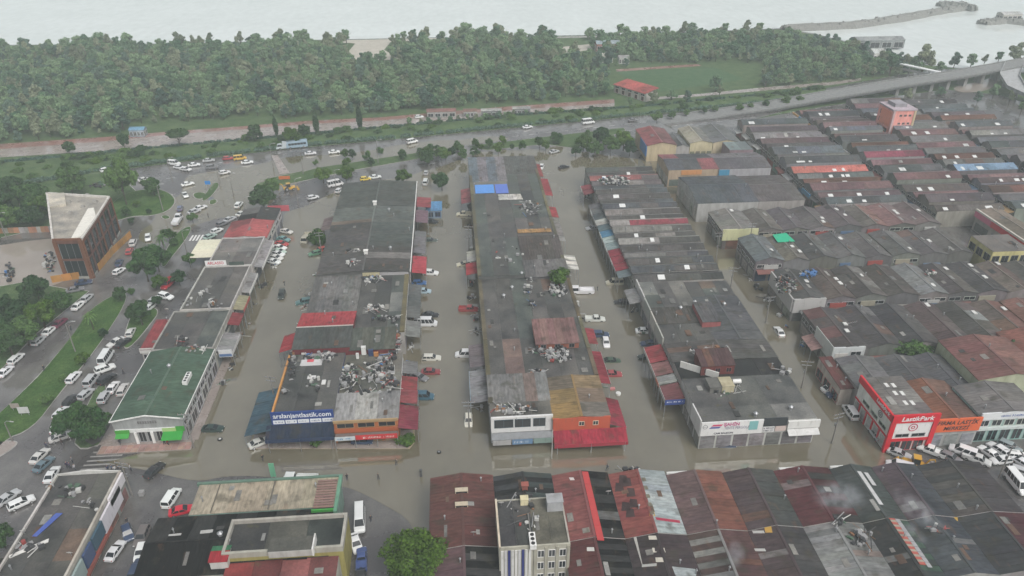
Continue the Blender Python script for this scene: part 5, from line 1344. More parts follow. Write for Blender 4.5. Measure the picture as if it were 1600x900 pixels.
for k in range(5):
    MB().box(x0 - .2, x0 - .01, ya + L * k / 5 - .15 + .3, ya + L * k / 5 + .25 + .3, 0, 3.3).build('pilaster', M['board'], u, RD)
    opening(u, (x0, yb_), (x0, ya), (k + .14) / 5, (k + .9) / 5, .3, 2.9, 'roller_shutter', (0.55, 0.55, 0.54))
MB().box(x0 - .22, x0 - .01, ya + .4, yb_, 3.3, 3.6).build('red_band', M['board'], u, RD)
for k in range(3): opening(u, (x0, yb_), (x0, ya), .2 + .25 * k, .4 + .25 * k, 4.1, 5.0, 'window', (0.3, 0.4, 0.3))
ring(u, x0 - .02, ya + 4.2, 6.2, .8, (0.1, 0.1, 0.12), 'w')
for (xx, yy) in ((87.2, 117.5), (88.6, 117.3), (87.6, 114.8), (89, 114.6), (88, 111.6), (89.4, 111.5)):
    skylight(u, xx, xx + .7, yy - .6, yy + .7, 8.55, (0.62, 0.62, 0.6))
x0b, x1b, yab = 92.5, 102.6, 107.8
u = unit('tyre centre with orange sign board between the two white fronted shops', x0b, x1b, yab, 121, 6.2, 1.0, 'y', [(0.2, 0.09, 0.06), (0.22, 0.1, 0.07)], [(0.17, 0.1, 0.08), (0.15, 0.09, 0.08)], (0.32, 0.32, 0.33), 3, front=[(.1, 3, 'roller_shutter', 3, (0.36, 0.37, 0.38))], name='tyre_dealer')
b = board(u, x0b, x1b, yab, 3.9, 7.2, (0.62, 0.12, 0.04), t=.3)
lettering(b, 'FIRMA LASTİK', ((x0b + x1b) / 2, yab - .32, 6.2), 1.35, (0.06, 0.03, 0.03), base=b, bold=.03, width=8.6, shear=.2)
lettering(b, 'MERKEZİ', ((x0b + x1b) / 2, yab - .32, 4.8), 1.25, (0.06, 0.03, 0.03), base=b, bold=.03, width=5.4, shear=.2)
x0c, x1c = 102.7, 116
u = unit('white and teal fronted showroom with small blue sign at the right edge', x0c, x1c, 108.4, 118, 7.0, 1.0, 'y', (0.16, 0.15, 0.15), None, (0.3, 0.4, 0.38), 3, front=[(4.0, 5.6, 'window', 5, (0.6, 0.62, 0.62)), (.2, 3.2, 'door', 5, (0.2, 0.35, 0.33))], name='showroom')
b = board(u, x0c, x1c, 108.4, 5.9, 7.6, (0.62, 0.64, 0.65), t=.3)
board(u, x0c, x1c, 108.4, 3.3, 3.9, (0.5, 0.55, 0.54), 'fascia', .5)
scribble(b, x0c + 4, x0c + 9, 108.09, 6.5, 7.1, (0.04, 0.1, 0.35), 31)
# roofs behind the dealers
RB = [(92.5, 101.5, 121.2, 131, (0.1, 0.1, 0.106), 'dark slate roof right behind the orange signed tyre centre'), (83.8, 92.4, 120.6, 131.5, (0.15, 0.15, 0.152), 'grey tin roof right behind the red and white tyre dealer'), (101.6, 108, 118.2, 131, (0.1, 0.1, 0.108), 'slate tin roof with bright skylight left of the big maroon hall')]
for (a, b_, c, d, col, lab) in RB: unit(lab, a, b_, c, d, 5.6, .8, 'y', col, None, (0.3, 0.29, 0.28), 4)
u = unit('low maroon annexe beside the parked cars and the flooded alley', 80.8, 83.5, 122, 133, 4.6, .5, 'mono', MAROON, None, (0.4, 0.36, 0.33), 2, side=[(.2, 2.6, 'door', 3, (0.4, 0.1, 0.1))], name='annexe')
u = unit('big maroon tin roofed hall with pale green side wall', 108.2, 124, 118.2, 133, 8.2, 1.2, 'y', [(0.17, 0.085, 0.08), (0.19, 0.09, 0.085)], [(0.22, 0.12, 0.1), (0.2, 0.11, 0.095)], (0.42, 0.45, 0.32), 5, name='hall')
unit('second maroon tin roofed hall along the right edge', 124.2, 140, 112, 136, 7.6, 1.2, 'y', [(0.2, 0.085, 0.07)], None, (0.35, 0.2, 0.17), 5, name='hall')

# ======== eastern quarter: rows along x nearest the alley
def wrow(y0, y1, xs, h, cols, phrase, walls=(0.16, 0.155, 0.15), seed=0, first_kw=None, sheets=4):
    rr = random.Random(seed)
    out = []
    for k in range(len(xs) - 1):
        cname, ca, cb = cols[k % len(cols)]
        if min(IMG(x, y, h)[0] for x in (xs[k], xs[k + 1]) for y in (y0, y1)) > 1660: continue
        lab = '%s roof workshop, %s from the alley, %s' % (cname, ORD[k + 1], phrase)
        out.append(unit(lab, xs[k], xs[k + 1], y0, y1, h + rr.uniform(-.25, .25), rr.uniform(.8, 1.2), 'y', ca, cb, jit(walls, .3, rr), sheets, 'workshops in the ' + phrase,
                        [(.1, rr.uniform(3, 3.8), 'roller_shutter', rr.choice([1, 2, 2]), rr.choice([(0.12, 0.12, 0.12), (0.2, 0.2, 0.2), (0.06, 0.1, 0.18), (0.18, 0.08, 0.06), (0.2, 0.19, 0.14), (0.05, 0.05, 0.05)]))] + ([(4.2, 5.3, 'window', 2, (0.4, 0.4, 0.38))] if rr.random() < .4 else []), [(.2, 2.8, 'roller_shutter', 3, (0.35, 0.34, 0.32)), (3.6, 4.9, 'window', 4, (0.5, 0.5, 0.48))] if k == 0 else None, rr=rr))
        if rr.random() < .6:
            xa = xs[k] + rr.uniform(.3, 3)
            MB().box(xa, xa + rr.uniform(2.5, 4.5), y0 - .3, y0 - .08, 3.9, rr.uniform(4.7, 5.4)).build('sign_board', M['board'], out[-1], rr.choice([(0.4, 0.4, 0.39), (0.3, 0.28, 0.22), (0.1, 0.16, 0.26), (0.3, 0.07, 0.06), (0.5, 0.5, 0.48)]))
        if rr.random() < .5:
            xa = xs[k] + rr.uniform(.3, 2)
            MB().slab([(xa, y0 - 1.8, 3.2), (xa + 5, y0 - 1.8, 3.2), (xa + 5, y0 - .08, 3.8), (xa, y0 - .08, 3.8)], .08).build('awning', M['paint'], out[-1], rr.choice([(0.12, 0.12, 0.12), (0.25, 0.24, 0.22), (0.18, 0.08, 0.07), (0.1, 0.14, 0.2)]))
        for _ in range(rr.choice([0, 1, 1, 2])):
            w = xs[k + 1] - xs[k]
            xa = xs[k] + rr.uniform(.55, .8) * w
            yy_ = rr.uniform(y0 + 2, y1 - 2)
            c = (xs[k] + xs[k + 1]) / 2
            ro = out[-1]
            z = h + 1.0 * (1 - abs(xa + .4 - c) / (w / 2)) + .28
            MB().box(xa, xa + .9, yy_, yy_ + rr.uniform(1.2, 1.6), z - .2, z).build('skylight', M['plastic'], ro, (0.6, 0.6, 0.58))
    return out
T = lambda n, a, b_=None: (n, a, b_ or a)
r4 = wrow(134.2, 151, [84.5, 93, 101.5, 110, 118.5, 127, 135.5, 144, 152.5, 161], 6.3, [T('maroon-brown', [(0.098, 0.082, 0.082), (0.131, 0.074, 0.070)], [(0.082, 0.078, 0.080)]), T('dark plum-grey', (0.074, 0.070, 0.074), (0.082, 0.078, 0.082)), T('dark slate', (0.070, 0.068, 0.072), (0.098, 0.094, 0.092)), T('plum', (0.098, 0.074, 0.074), (0.107, 0.090, 0.086)), T('brown and pale panelled', (0.082, 0.078, 0.074), [(0.115, 0.098, 0.094), (0.246, 0.254, 0.254), (0.107, 0.098, 0.090)]), T('rust', (0.107, 0.090, 0.082), (0.180, 0.098, 0.082)), T('pinkish brown', (0.197, 0.107, 0.090), (0.148, 0.090, 0.082)), T('brick', (0.164, 0.082, 0.074), (0.131, 0.074, 0.070)), T('dull maroon', (0.148, 0.066, 0.066), None)], 'first row behind tyre dealers', seed=4, sheets=4)
u = r4[0]                                            # white two-storey corner with blue shutter row
xx0, yy0 = 84.3, 133.8
MB().box(xx0 - .15, xx0 - .01, yy0, yy0 + 9, 3, 6.9).build('white_panel', M['board'], u, (0.451, 0.476, 0.451))
MB().box(xx0, xx0 + 7.5, yy0 - .05, yy0 + .38, 3.0, 6.7).build('white_panel', M['board'], u, (0.451, 0.476, 0.476))
opening(u, (xx0, yy0 - .05), (xx0 + 7.5, yy0 - .05), .56, .9, 3.6, 5.6, 'window', (0.492, 0.492, 0.492))
MB().box(xx0 + .6, xx0 + 3.6, yy0 - .15, yy0 - .06, 3.4, 5.2).build('sign_board', M['board'], u, (0.492, 0.476, 0.451))
awning(u, 81.6, 84.4, 138, 144, 4, 3.2, 'w', (0.328, 0.213, 0.197), 3, True)
for k in (1, 2):
    MB().box(93.2 + (k - 1) * 8.5, 101.4 + (k - 1) * 8.5, 133.8, 134.2, 0.2, 3.0).build('blue_shutter', M['shutter'], r4[k], (0.025, 0.098, 0.246))
r3 = wrow(155.5, 170.5, [84, 92.5, 100.5, 108.5, 117, 125, 133, 141, 149, 157], 6.3, [T('junk laden grey', (0.090, 0.090, 0.089)), T('brown', (0.115, 0.094, 0.086), (0.107, 0.090, 0.082)), T('grey-brown', (0.098, 0.090, 0.086), (0.131, 0.119, 0.111)), T('dark brown', (0.082, 0.074, 0.070), (0.090, 0.082, 0.078)), T('pale grey', (0.213, 0.221, 0.221), (0.197, 0.205, 0.205)), T('plum-brown', (0.090, 0.082, 0.082), (0.115, 0.107, 0.098)), T('dusky', (0.082, 0.078, 0.080), None), T('grey and rust', (0.164, 0.139, 0.123), (0.123, 0.090, 0.082)), T('dull grey', (0.107, 0.102, 0.098), None)], 'second row behind tyre dealers', seed=5)
MB().box(84.0, 92.3, 155.1, 155.5, 2.8, 6.8).build('white_front', M['board'], r3[0], (0.410, 0.402, 0.394))
MB().box(83.6, 83.98, 155.5, 170, 3.0, 6.8).build('white_front', M['board'], r3[0], (0.377, 0.369, 0.361))
r2 = wrow(176.5, 191, [82, 90, 97.5, 105.5, 113.5, 121.5, 129.5, 137.5, 145], 6.4, [T('pale blue-grey', (0.139, 0.156, 0.164), (0.156, 0.172, 0.180)), T('yellowish grey', (0.156, 0.148, 0.123), (0.164, 0.156, 0.143)), T('dark grey', (0.098, 0.098, 0.098), (0.139, 0.139, 0.138)), T('mid grey', (0.123, 0.123, 0.123), (0.139, 0.139, 0.139)), T('pinkish grey', (0.123, 0.115, 0.115), (0.131, 0.127, 0.123)), T('ash grey', (0.115, 0.115, 0.115), (0.139, 0.135, 0.135)), T('lilac grey', (0.123, 0.115, 0.119), (0.131, 0.123, 0.125)), T('weathered', (0.131, 0.123, 0.119), (0.123, 0.119, 0.115))], 'third row behind tyre dealers', seed=6)
tz = P(1226, 372, 7.3)
MB().slab([(tz.x - 3, tz.y - 2.4, 7.3), (tz.x + 2, tz.y - 2.6, 7.5), (tz.x + 1.6, tz.y + 3, 7.5), (tz.x - 2.6, tz.y + 2.6, 7.25)], .06).build('green_tarpaulin', M['plastic'], r2[1], (0.02, 0.4, 0.22))
r1 = wrow(196.3, 211, [79.5, 90, 98, 106, 114, 122.5, 131, 139.5, 147.5], 6.0, [T('pale roofed cream walled', (0.26, 0.25, 0.23), (0.2, 0.195, 0.185)), T('brownish grey', (0.15, 0.14, 0.13)), T('dark lilac', (0.11, 0.1, 0.108)), T('grey speckled', (0.12, 0.11, 0.112), (0.14, 0.13, 0.13)), T('plum grey', (0.13, 0.11, 0.115)), T('buff', (0.16, 0.145, 0.13), (0.2, 0.12, 0.11)), T('rose brown', (0.2, 0.12, 0.12), (0.17, 0.13, 0.13)), T('grey rose', (0.17, 0.13, 0.13), (0.15, 0.13, 0.132))], 'fourth row behind tyre dealers', seed=8)
MB().box(79.2, 90, 195.9, 196.3, 3.2, 6.8).build('yellow_front', M['board'], r1[0], (0.5, 0.5, 0.3))
# yellow four-window house and red edged roof further right
u = unit('pale yellow house with a row of windows among the grey roofs', 147, 158, 172, 182, 9.0, 0, None, (0.15, 0.14, 0.13), None, (0.5, 0.46, 0.22), 2, front=[(5.4, 7.6, 'window', 4, (0.2, 0.2, 0.18)), (1, 3, 'roller_shutter', 3, ST)], side=[(5.4, 7.6, 'window', 3, (0.2, 0.2, 0.18))], name='house')
u = unit('long roof with bright red and white fascia beside the yellow house', 164, 172, 172, 204, 6.5, .8, 'y', (0.2, 0.17, 0.14), None, (0.35, 0.33, 0.3), 4, side=[(.2, 2.8, 'roller_shutter', 4, ST)])
for k in range(4): MB().box(163.3, 163.7, 172 + k * 8 + .1, 180 + k * 8 - .1, 4.6, 6.5).build('fascia', M['board'], u, (0.5, 0.03, 0.04) if k < 3 else (0.5, 0.12, 0.2)); MB().box(163.2, 163.75, 172 + k * 8 + .1, 180 + k * 8 - .1, 6.5, 7.1).build('white_edge', M['board'], u, (0.5, 0.48, 0.42))
# big slate sheds beyond the cream wall
u = unit('large slate blue gabled shed with long pale shutter wall on the alley', 77.5, 97.5, 216, 239, 6.6, 1.6, 'x', (0.085, 0.095, 0.108), (0.09, 0.1, 0.11), (0.36, 0.355, 0.34), 4, side=[(.2, 4.5, 'roller_shutter', 6, (0.5, 0.48, 0.45))])
u = unit('brownish speckled tin roof beside the large slate shed', 97.6, 113.5, 217, 239, 6.2, 1.2, 'x', (0.12, 0.11, 0.112), (0.13, 0.12, 0.12), (0.3, 0.29, 0.28), 4)
u = unit('slate roof with a red patch and orange gable front', 76, 94, 246, 262, 6.4, 1.2, 'x', [(0.1, 0.105, 0.115), (0.1, 0.105, 0.115), (0.26, 0.1, 0.11)], None, (0.36, 0.28, 0.2), 3, front=[(.3, 2.8, 'roller_shutter', 4, (0.12, 0.16, 0.14))], side=[(.2, 3.4, 'roller_shutter', 5, (0.42, 0.41, 0.4))])
board(u, 80.5, 88, 246, 4.5, 6.2, (0.5, 0.24, 0.1), 'fascia', .2)
u = unit('grey roof with blue fronted shop in the far eastern quarter', 94.2, 113.5, 246, 262, 6.2, 1.2, 'x', (0.12, 0.115, 0.125), (0.2, 0.19, 0.2), (0.32, 0.32, 0.33), 4, front=[(.3, 2.8, 'roller_shutter', 5, (0.12, 0.13, 0.14))])
board(u, 94.4, 98.2, 246, 2.8, 5.9, (0.05, 0.22, 0.36), 'fascia', .2)
u = unit('red tin roof with cream gable and bright blue side', 74.5, 86, 272, 292, 6.5, 1.2, 'y', (0.26, 0.09, 0.095), (0.2, 0.1, 0.1), (0.44, 0.36, 0.24), 3)
MB().box(74.1, 74.4, 272, 282, 2, 6.3).build('blue_panel', M['board'], u, (0.04, 0.16, 0.4))
u = unit('pale cream roofs with skylights at the far end of the canal street', 92, 101, 274, 292, 6.3, 1, 'y', (0.36, 0.34, 0.27), (0.2, 0.2, 0.19), (0.5, 0.46, 0.3), 3, front=[(.3, 2.8, 'roller_shutter', 4, (0.2, 0.2, 0.15))])
u = unit('cream walled grey roof at the far end of the canal street', 101.2, 112, 274, 294, 6.3, 1, 'y', (0.17, 0.175, 0.18), (0.16, 0.165, 0.17), (0.46, 0.4, 0.28), 3)
u = unit('small grey shed between the red and cream roofs', 86.2, 91.8, 274, 288, 5, .8, 'y', (0.14, 0.145, 0.15), None, (0.3, 0.3, 0.3), 2)
u = unit('teal and grey flat roofed house in the far eastern quarter', 104, 113, 263, 272, 7, 0, None, (0.2, 0.24, 0.25), None, (0.24, 0.18, 0.2), 2, front=[(3.8, 5.4, 'window', 3, WW)], name='house')
# far columns of roofs, ridge after ridge, between their alleys
pal = [('rust', (0.13, 0.07, 0.055)), ('mauve', (0.12, 0.09, 0.1)), ('lilac grey', (0.107, 0.094, 0.100)), ('dark grey', (0.082, 0.084, 0.087)), ('plum', (0.115, 0.082, 0.086)), ('ash', (0.131, 0.131, 0.133)), ('slate', (0.090, 0.100, 0.107)), ('dusty rose', (0.164, 0.102, 0.107)), ('brown', (0.107, 0.094, 0.090)), ('pale grey', (0.180, 0.180, 0.182)), ('blue-grey', (0.115, 0.131, 0.148))]
rr = random.Random(21)
strips = [(119.5, 148, 214.5, 298, 'first'), (151.5, 175, 206, 324, 'second'), (178.5, 202.5, 207, 332, 'third'), (206, 231, 220, 346, 'fourth'), (234.5, 260, 236, 358, 'fifth'), (263.5, 290, 258, 368, 'sixth')]
for (xa, xb, ya, yb_, nm) in strips:
    y = ya; k = 0
    while y < yb_:
        dpt = rr.uniform(4.6, 7.2)
        ye = min(y + dpt, yb_ + 3)
        k += 1
        i0, i1 = IMG((xa + xb) / 2, y, 6), IMG(xa, ye, 6)
        if i1[0] < 1640 and k < 27 and IMG(xb, ye, 6)[1] > np.interp(IMG(xb, ye, 6)[0], [1140, 1250, 1340, 1440, 1500, 1560, 1600, 1650], [190, 176, 163, 149, 146, 160, 178, 200]):
            cn, col = rr.choice(pal)
            c2 = rr.choice(pal)[1]
            if nm == 'first' and k == 6: cn, col = 'salmon', (0.5, 0.16, 0.14)
            if nm == 'second' and k == 8: cn, col = 'maroon', (0.2, 0.06, 0.085)
            if nm == 'third' and k == 6: cn, col = 'bright blue edged', (0.2, 0.3, 0.42)
            hh = rr.uniform(5.0, 7.0)
            u = unit('%s tin roof, %s from the near end of the %s far eastern column' % (cn, ORD[k], nm), xa + rr.uniform(0, 1), xb - rr.uniform(0, 1), y, ye, hh, rr.uniform(.9, 1.5), 'x', [jit(col, .2, rr), jit(col, .2, rr), jit(col, .2, rr)], c2, jit((0.2, 0.195, 0.19), .4, rr), 3, 'far eastern workshop roofs', None,
                     [(.2, 2.8, 'roller_shutter', 1, rr.choice([(0.34, 0.33, 0.33), (0.12, 0.22, 0.36), (0.36, 0.14, 0.12), (0.45, 0.44, 0.4), (0.2, 0.3, 0.25)])), (3.4, 4.6, 'window', 2, (0.45, 0.45, 0.44))], rr=rr)
            if rr.random() < .75:
                for j in range(rr.choice([1, 2, 3])):
                    xs_ = rr.uniform(xa + 2, xb - 5)
                    skylight(u, xs_, xs_ + rr.uniform(1, 1.8), y + .3, y + dpt * .3, hh + .25, dz=.45)
            if rr.random() < .6:
                za = rr.uniform(3.2, 4.4)
                MB().slab([(xa - rr.uniform(.8, 1.9), y + .1, za - .5), (xa + .8, y + .1, za), (xa + .8, ye - .1, za), (xa - 1.2, ye - .1, za - .5)], .08).build('awning', M['paint'], u, rr.choice([(0.1, 0.1, 0.1), (0.3, 0.3, 0.3), (0.2, 0.08, 0.07), (0.1, 0.16, 0.24), (0.4, 0.4, 0.38), (0.3, 0.2, 0.1)]))
            if rr.random() < .35:
                MB().box(xa - .9, xa - .5, y + .2, ye - .2, 3.2, 4.6).build('sign_board', M['board'], u, rr.choice([(0.5, 0.5, 0.5), (0.4, 0.08, 0.07), (0.1, 0.25, 0.4), (0.5, 0.3, 0.12)]))
        y = ye + (rr.uniform(2, 4) if rr.random() < .08 else 0)
# salmon coloured tower block
x0, y0 = G(1383, 203, 6); x1, _ = G(1426, 205, 6)
u = thing('tower_block', 'salmon pink tower with orange panels standing above the grey roofs', 'building', ((x0 + x1) / 2, y0 + 6, 0))
xl = x0 + 1.6
MB().box(xl, x1 + 1, y0, y0 + 11, 0, 13.8).build('wall', M['wall'], u, (0.8, 0.34, 0.3))
MB().box(xl - .3, x1 + 1.3, y0 - .3, y0 + 11.3, 13.8, 14.4).build('cornice', M['concrete'], u, (0.42, 0.36, 0.4))
MB().box(xl + 2, xl + 7, y0 + 3, y0 + 9, 14.4, 15.8).build('lift_house', M['wall'], u, (0.3, 0.29, 0.32))
for (a, b_, col) in ((0, .9, (0.5, 0.36, 0.36)), (x1 + .1 - xl, x1 + .9 - xl, (0.55, 0.45, 0.3))): MB().box(xl + a, xl + b_, y0 - .35, y0 - .01, 0, 13.8).build('corner_panel', M['board'], u, col)
for st in range(4):
    for k in range(3): opening(u, (xl, y0), (x1 + 1, y0), .3 + .2 * k, .42 + .2 * k, 1.4 + 3.3 * st, 2.4 + 3.3 * st, 'window', (0.62, 0.42, 0.4))
    for k in range(2): opening(u, (xl, y0 + 11), (xl, y0), .15 + .4 * k, .45 + .4 * k, 1 + 3.1 * st, 2.9 + 3.1 * st, 'window', (0.5, 0.15, 0.08))
MB().box(xl - .25, xl - .01, y0 + 1, y0 + 8.5, 7, 13).build('orange_panel', M['board'], u, (0.75, 0.24, 0.15))

# ======== grandstand, harbour sheds and park buildings
g0, g1 = Vector((*G(960, 131, 4.2), 4.2)), Vector((*G(1010, 146, 4.2), 4.2))
u = thing('grandstand', 'white grandstand with long red roof beside the football pitch', 'grandstand', (g0.x + 10, g0.y - 4, 0))
d = (g1 - g0).normalized(); n = Vector((d.y, -d.x, 0))
for k in range(5):
    a, b_ = g0.lerp(g1, k / 5), g0.lerp(g1, (k + .97) / 5)
    hi = Vector((0, 0, 1.2))
    MB().slab([a + n * 1, b_ + n * 1, b_ - n * 9 + hi, a - n * 9 + hi], .2).build('roof_sheet', M['sheet_x'], u, jit((0.42, 0.1, 0.09)))
    MB().hexa([(p.x, p.y, 0) for p in (a, b_, b_ - n * 8, a - n * 8)], [(p.x, p.y, 3.9) for p in (a, b_, b_ - n * 8, a - n * 8)]).build('wall', M['wall'], u, (0.5, 0.48, 0.45))
    opening(u, (a.x, a.y), (b_.x, b_.y), .2, .8, 2.5, 3.5, 'window', (0.5, 0.5, 0.5))
    opening(u, (a.x, a.y), (b_.x, b_.y), .3, .7, .2, 2.2, 'door', (0.5, 0.2, 0.18))
def simple_house(label, pxc, w, d_, h, wall, roof, nm='pavilion', ridge='x'):
    x, y = G(*pxc)
    return unit(label, x - w / 2, x + w / 2, y, y + d_, h, h * .25, ridge, roof, None, wall, 2, None, [(.4, h * .75, 'window', 4, WW)], [(.4, h * .75, 'window', 2, WW)], [(.4, h * .75, 'window', 2, WW)], name=nm)
simple_house('red-brown clubhouse with blue roof edge behind the pale pitch', (950, 82), 14, 8, 5, (0.3, 0.14, 0.12), (0.3, 0.36, 0.4))
simple_house('small cream hut among the park trees', (948, 98), 7, 6, 4, (0.55, 0.53, 0.45), (0.45, 0.45, 0.4))
simple_house('white shed beside the running track', (975, 100), 6, 5, 3.5, (0.5, 0.5, 0.48), (0.35, 0.35, 0.34))
simple_house('low red roofed park house with grey porch along the promenade', (690, 184), 13, 5, 2.8, (0.26, 0.25, 0.24), (0.22, 0.12, 0.11))
simple_house('small white park cafe under the trees', (735, 183), 6, 4, 2.6, (0.3, 0.3, 0.29), (0.22, 0.14, 0.12))
simple_house('long pale tram shelter roof beside the highway', (768, 183), 9, 3, 2.8, (0.16, 0.17, 0.17), (0.36, 0.36, 0.35), 'shelter')
simple_house('pale shelter roof right of the long tram shelter', (815, 179), 8, 3, 2.6, (0.16, 0.17, 0.17), (0.34, 0.34, 0.33), 'shelter')
simple_house('blue roofed shed on the promenade', (215, 214), 6, 4, 3, (0.2, 0.26, 0.32), (0.15, 0.3, 0.42), 'shed')
simple_house('pale harbour shed at the right edge', (1580, 34), 14, 8, 5, (0.5, 0.48, 0.45), (0.5, 0.5, 0.5), 'shed')
simple_house('grey harbour workshop with white roof edge by the quay', (1375, 76), 30, 10, 5, (0.2, 0.22, 0.22), (0.3, 0.32, 0.32), 'shed')
simple_house('white hut among trees near the harbour', (1372, 100), 7, 9, 6, (0.6, 0.62, 0.6), (0.55, 0.56, 0.55), 'hut')
p, q_ = P(1408, 99, 6), P(1468, 112, 6)
u = thing('covered_footbridge', 'straight white roofed footbridge near the harbour trees', 'footbridge', ((p.x + q_.x) / 2, (p.y + q_.y) / 2, 0))
d = (q_ - p).normalized(); n = Vector((-d.y, d.x, 0)) * 1.4
MB().slab([p - n, q_ - n, q_ + n, p + n], .5).build('roof', M['paint'], u, (0.75, 0.76, 0.76))
MB().slab([v - Vector((0, 0, 2.4)) for v in (p - n, q_ - n, q_ + n, p + n)], .5).build('deck', M['concrete'], u, (0.3, 0.3, 0.3))
for t in (0.02, .25, .5, .75, .98):
    c = p.lerp(q_, t)
    MB().box(c.x - .3, c.x + .3, c.y - .3, c.y + .3, 0, 5.5).build('column', M['concrete'], u, (0.45, 0.45, 0.45))
# low concrete wall of the western neighbours along the highway seen between trees
# ---------------------------------------------------------------- trees: many leaf faces in uneven clumps, on a trunk with limbs
def leaf_mesh(name, clumps, n, size, seed, mat):
    """clumps: (x, y, z, rx, rz); n leaf faces spread over the shells of the clumps"""
    rg = np.random.default_rng(seed)
    cl = np.array(clumps, float)
    wgt = cl[:, 3] ** 2
    idx = rg.choice(len(cl), n, p=wgt / wgt.sum())
    d = rg.normal(size=(n, 3)); d /= np.linalg.norm(d, axis=1)[:, None]
    rad = (0.45 + 0.55 * rg.random(n) ** 0.5) * rg.uniform(0.85, 1.12, n)
    c = cl[idx, :3] + d * rad[:, None] * np.stack([cl[idx, 3], cl[idx, 3], cl[idx, 4]], 1)
    nrm = d + rg.normal(size=(n, 3)) * 0.55 + np.array([0, 0, 0.35])
    nrm /= np.linalg.norm(nrm, axis=1)[:, None]
    t = np.cross(nrm, rg.normal(size=(n, 3))); t /= np.linalg.norm(t, axis=1)[:, None]
    b = np.cross(nrm, t)
    s = size * rg.uniform(0.6, 1.35, n)[:, None]
    bend = nrm * s * 0.25
    v = np.stack([c - t * s - b * s * .6, c + t * s * .2 - b * s * .75 + bend, c + t * s + b * s * .5, c - t * s * .3 + b * s * .7 + bend], 1).reshape(-1, 3)
    me = bpy.data.meshes.new(name)
    me.vertices.add(4 * n); me.vertices.foreach_set('co', v.ravel())
    me.loops.add(4 * n); me.loops.foreach_set('vertex_index', np.arange(4 * n, dtype=np.int32))
    me.polygons.add(n)
    me.polygons.foreach_set('loop_start', np.arange(0, 4 * n, 4, dtype=np.int32))
    me.polygons.foreach_set('loop_total', np.full(n, 4, dtype=np.int32))
    me.update(calc_edges=True); me.validate()
    me.materials.append(mat)
    return me
def round_clumps(h, w, n, seed, base=0.25):
    rr = random.Random(seed)
    ox, oy = rr.uniform(-.08, .08) * w, rr.uniform(-.08, .08) * w
    out = [(ox, oy, h * .58, w * .24, h * .2)]
    for k in range(n):
        a = k * 2.4 + rr.uniform(-.4, .4)
        t = rr.uniform(0, 1)
        z = h * (base + .12 + (0.85 - base - .12) * t)
        prof = math.sin(math.pi * min(1, max(.12, (t * .85 + .12)))) ** .6
        r = w * .5 * prof * rr.uniform(.4, .95)
        cr = w * rr.uniform(.09, .2)
        out.append((math.cos(a) * r, math.sin(a) * r, z, cr, cr * rr.uniform(.7, .95)))
    return out
def trunk_mesh(name, h, r, seed, limbs=5, spread=.3):
    rr = random.Random(seed)
    m = MB()
    m.tube([(0, 0, -.2), (rr.uniform(-.1, .1), rr.uniform(-.1, .1), h * .3), (rr.uniform(-.2, .2), rr.uniform(-.2, .2), h * .6)], [r, r * .75, r * .4], 7)
    for k in range(limbs):
        a = k * 2 * math.pi / limbs + rr.uniform(-.4, .4)
        z0 = h * rr.uniform(.25, .45)
        m.tube([(0, 0, z0), (math.cos(a) * h * spread * .5, math.sin(a) * h * spread * .5, z0 + h * .16), (math.cos(a) * h * spread, math.sin(a) * h * spread, z0 + h * .28)], [r * .5, r * .32, r * .12], 5)
    me = m.mesh(name)
    me.materials.append(M['bark'])
    return me
# kinds of unit size 1 m high are scaled when placed: (crown mesh, trunk mesh, crown width / height)
KIND = {}
def kind(nm, h, w, n_clump, n_leaf, size, mat, seed, base=.25):
    KIND[nm] = (leaf_mesh('crown', round_clumps(h, w, n_clump, seed, base), n_leaf, size, seed, M[mat]), trunk_mesh('trunk', h, h * .022 + .06, seed), h)
for i in range(3):
    kind('broad%d' % i, 9, 8.5, 22, 3600, .34, 'leaf', 30 + i)
    kind('dark%d' % i, 9, 7.5, 20, 3200, .34, 'leaf_dark', 40 + i)
    kind('light%d' % i, 8, 7.5, 18, 3000, .32, 'leaf_light', 50 + i)
for i in range(6):
    kind('park%d' % i, 11, (6.0, 9.5, 11, 8.0, 9, 5.0)[i], (9, 12, 16, 11, 14, 8)[i], 1500, .46, ('leaf_park', 'leaf_olive', 'leaf_park', 'leaf_blue', 'leaf_park', 'leaf_olive')[i], 60 + i, .12)
kind('near', 10, 10, 44, 13000, .2, 'leaf_light', 71, .12)
kind('big', 9, 8.5, 30, 9000, .25, 'leaf', 72, .15)
KIND['cypress'] = (leaf_mesh('crown', [(0, 0, 1.0 + k * .75, .95 * math.sin(math.pi * (k + 1.6) / 15) + .12, .8) for k in range(13)], 2200, .26, 80, M['leaf_dark']), trunk_mesh('trunk', 5, .16, 80, 0), 10.5)
KIND['umbrella'] = (leaf_mesh('crown', [(math.cos(k) * 2.6 * (k > 0), math.sin(k) * 2.6 * (k > 0), 6.4 - .35 * (k > 0), 2.0, 1.15) for k in range(8)], 2600, .3, 81, M['leaf_dark']), trunk_mesh('trunk', 7, .24, 81, 6, .26), 8)
KIND['bush'] = (leaf_mesh('crown', [(rnd.uniform(-.7, .7), rnd.uniform(-.7, .7), rnd.uniform(.5, 1.3), .7, .6) for k in range(9)], 1300, .17, 82, M['leaf_light']), trunk_mesh('trunk', 1.6, .06, 82), 2)
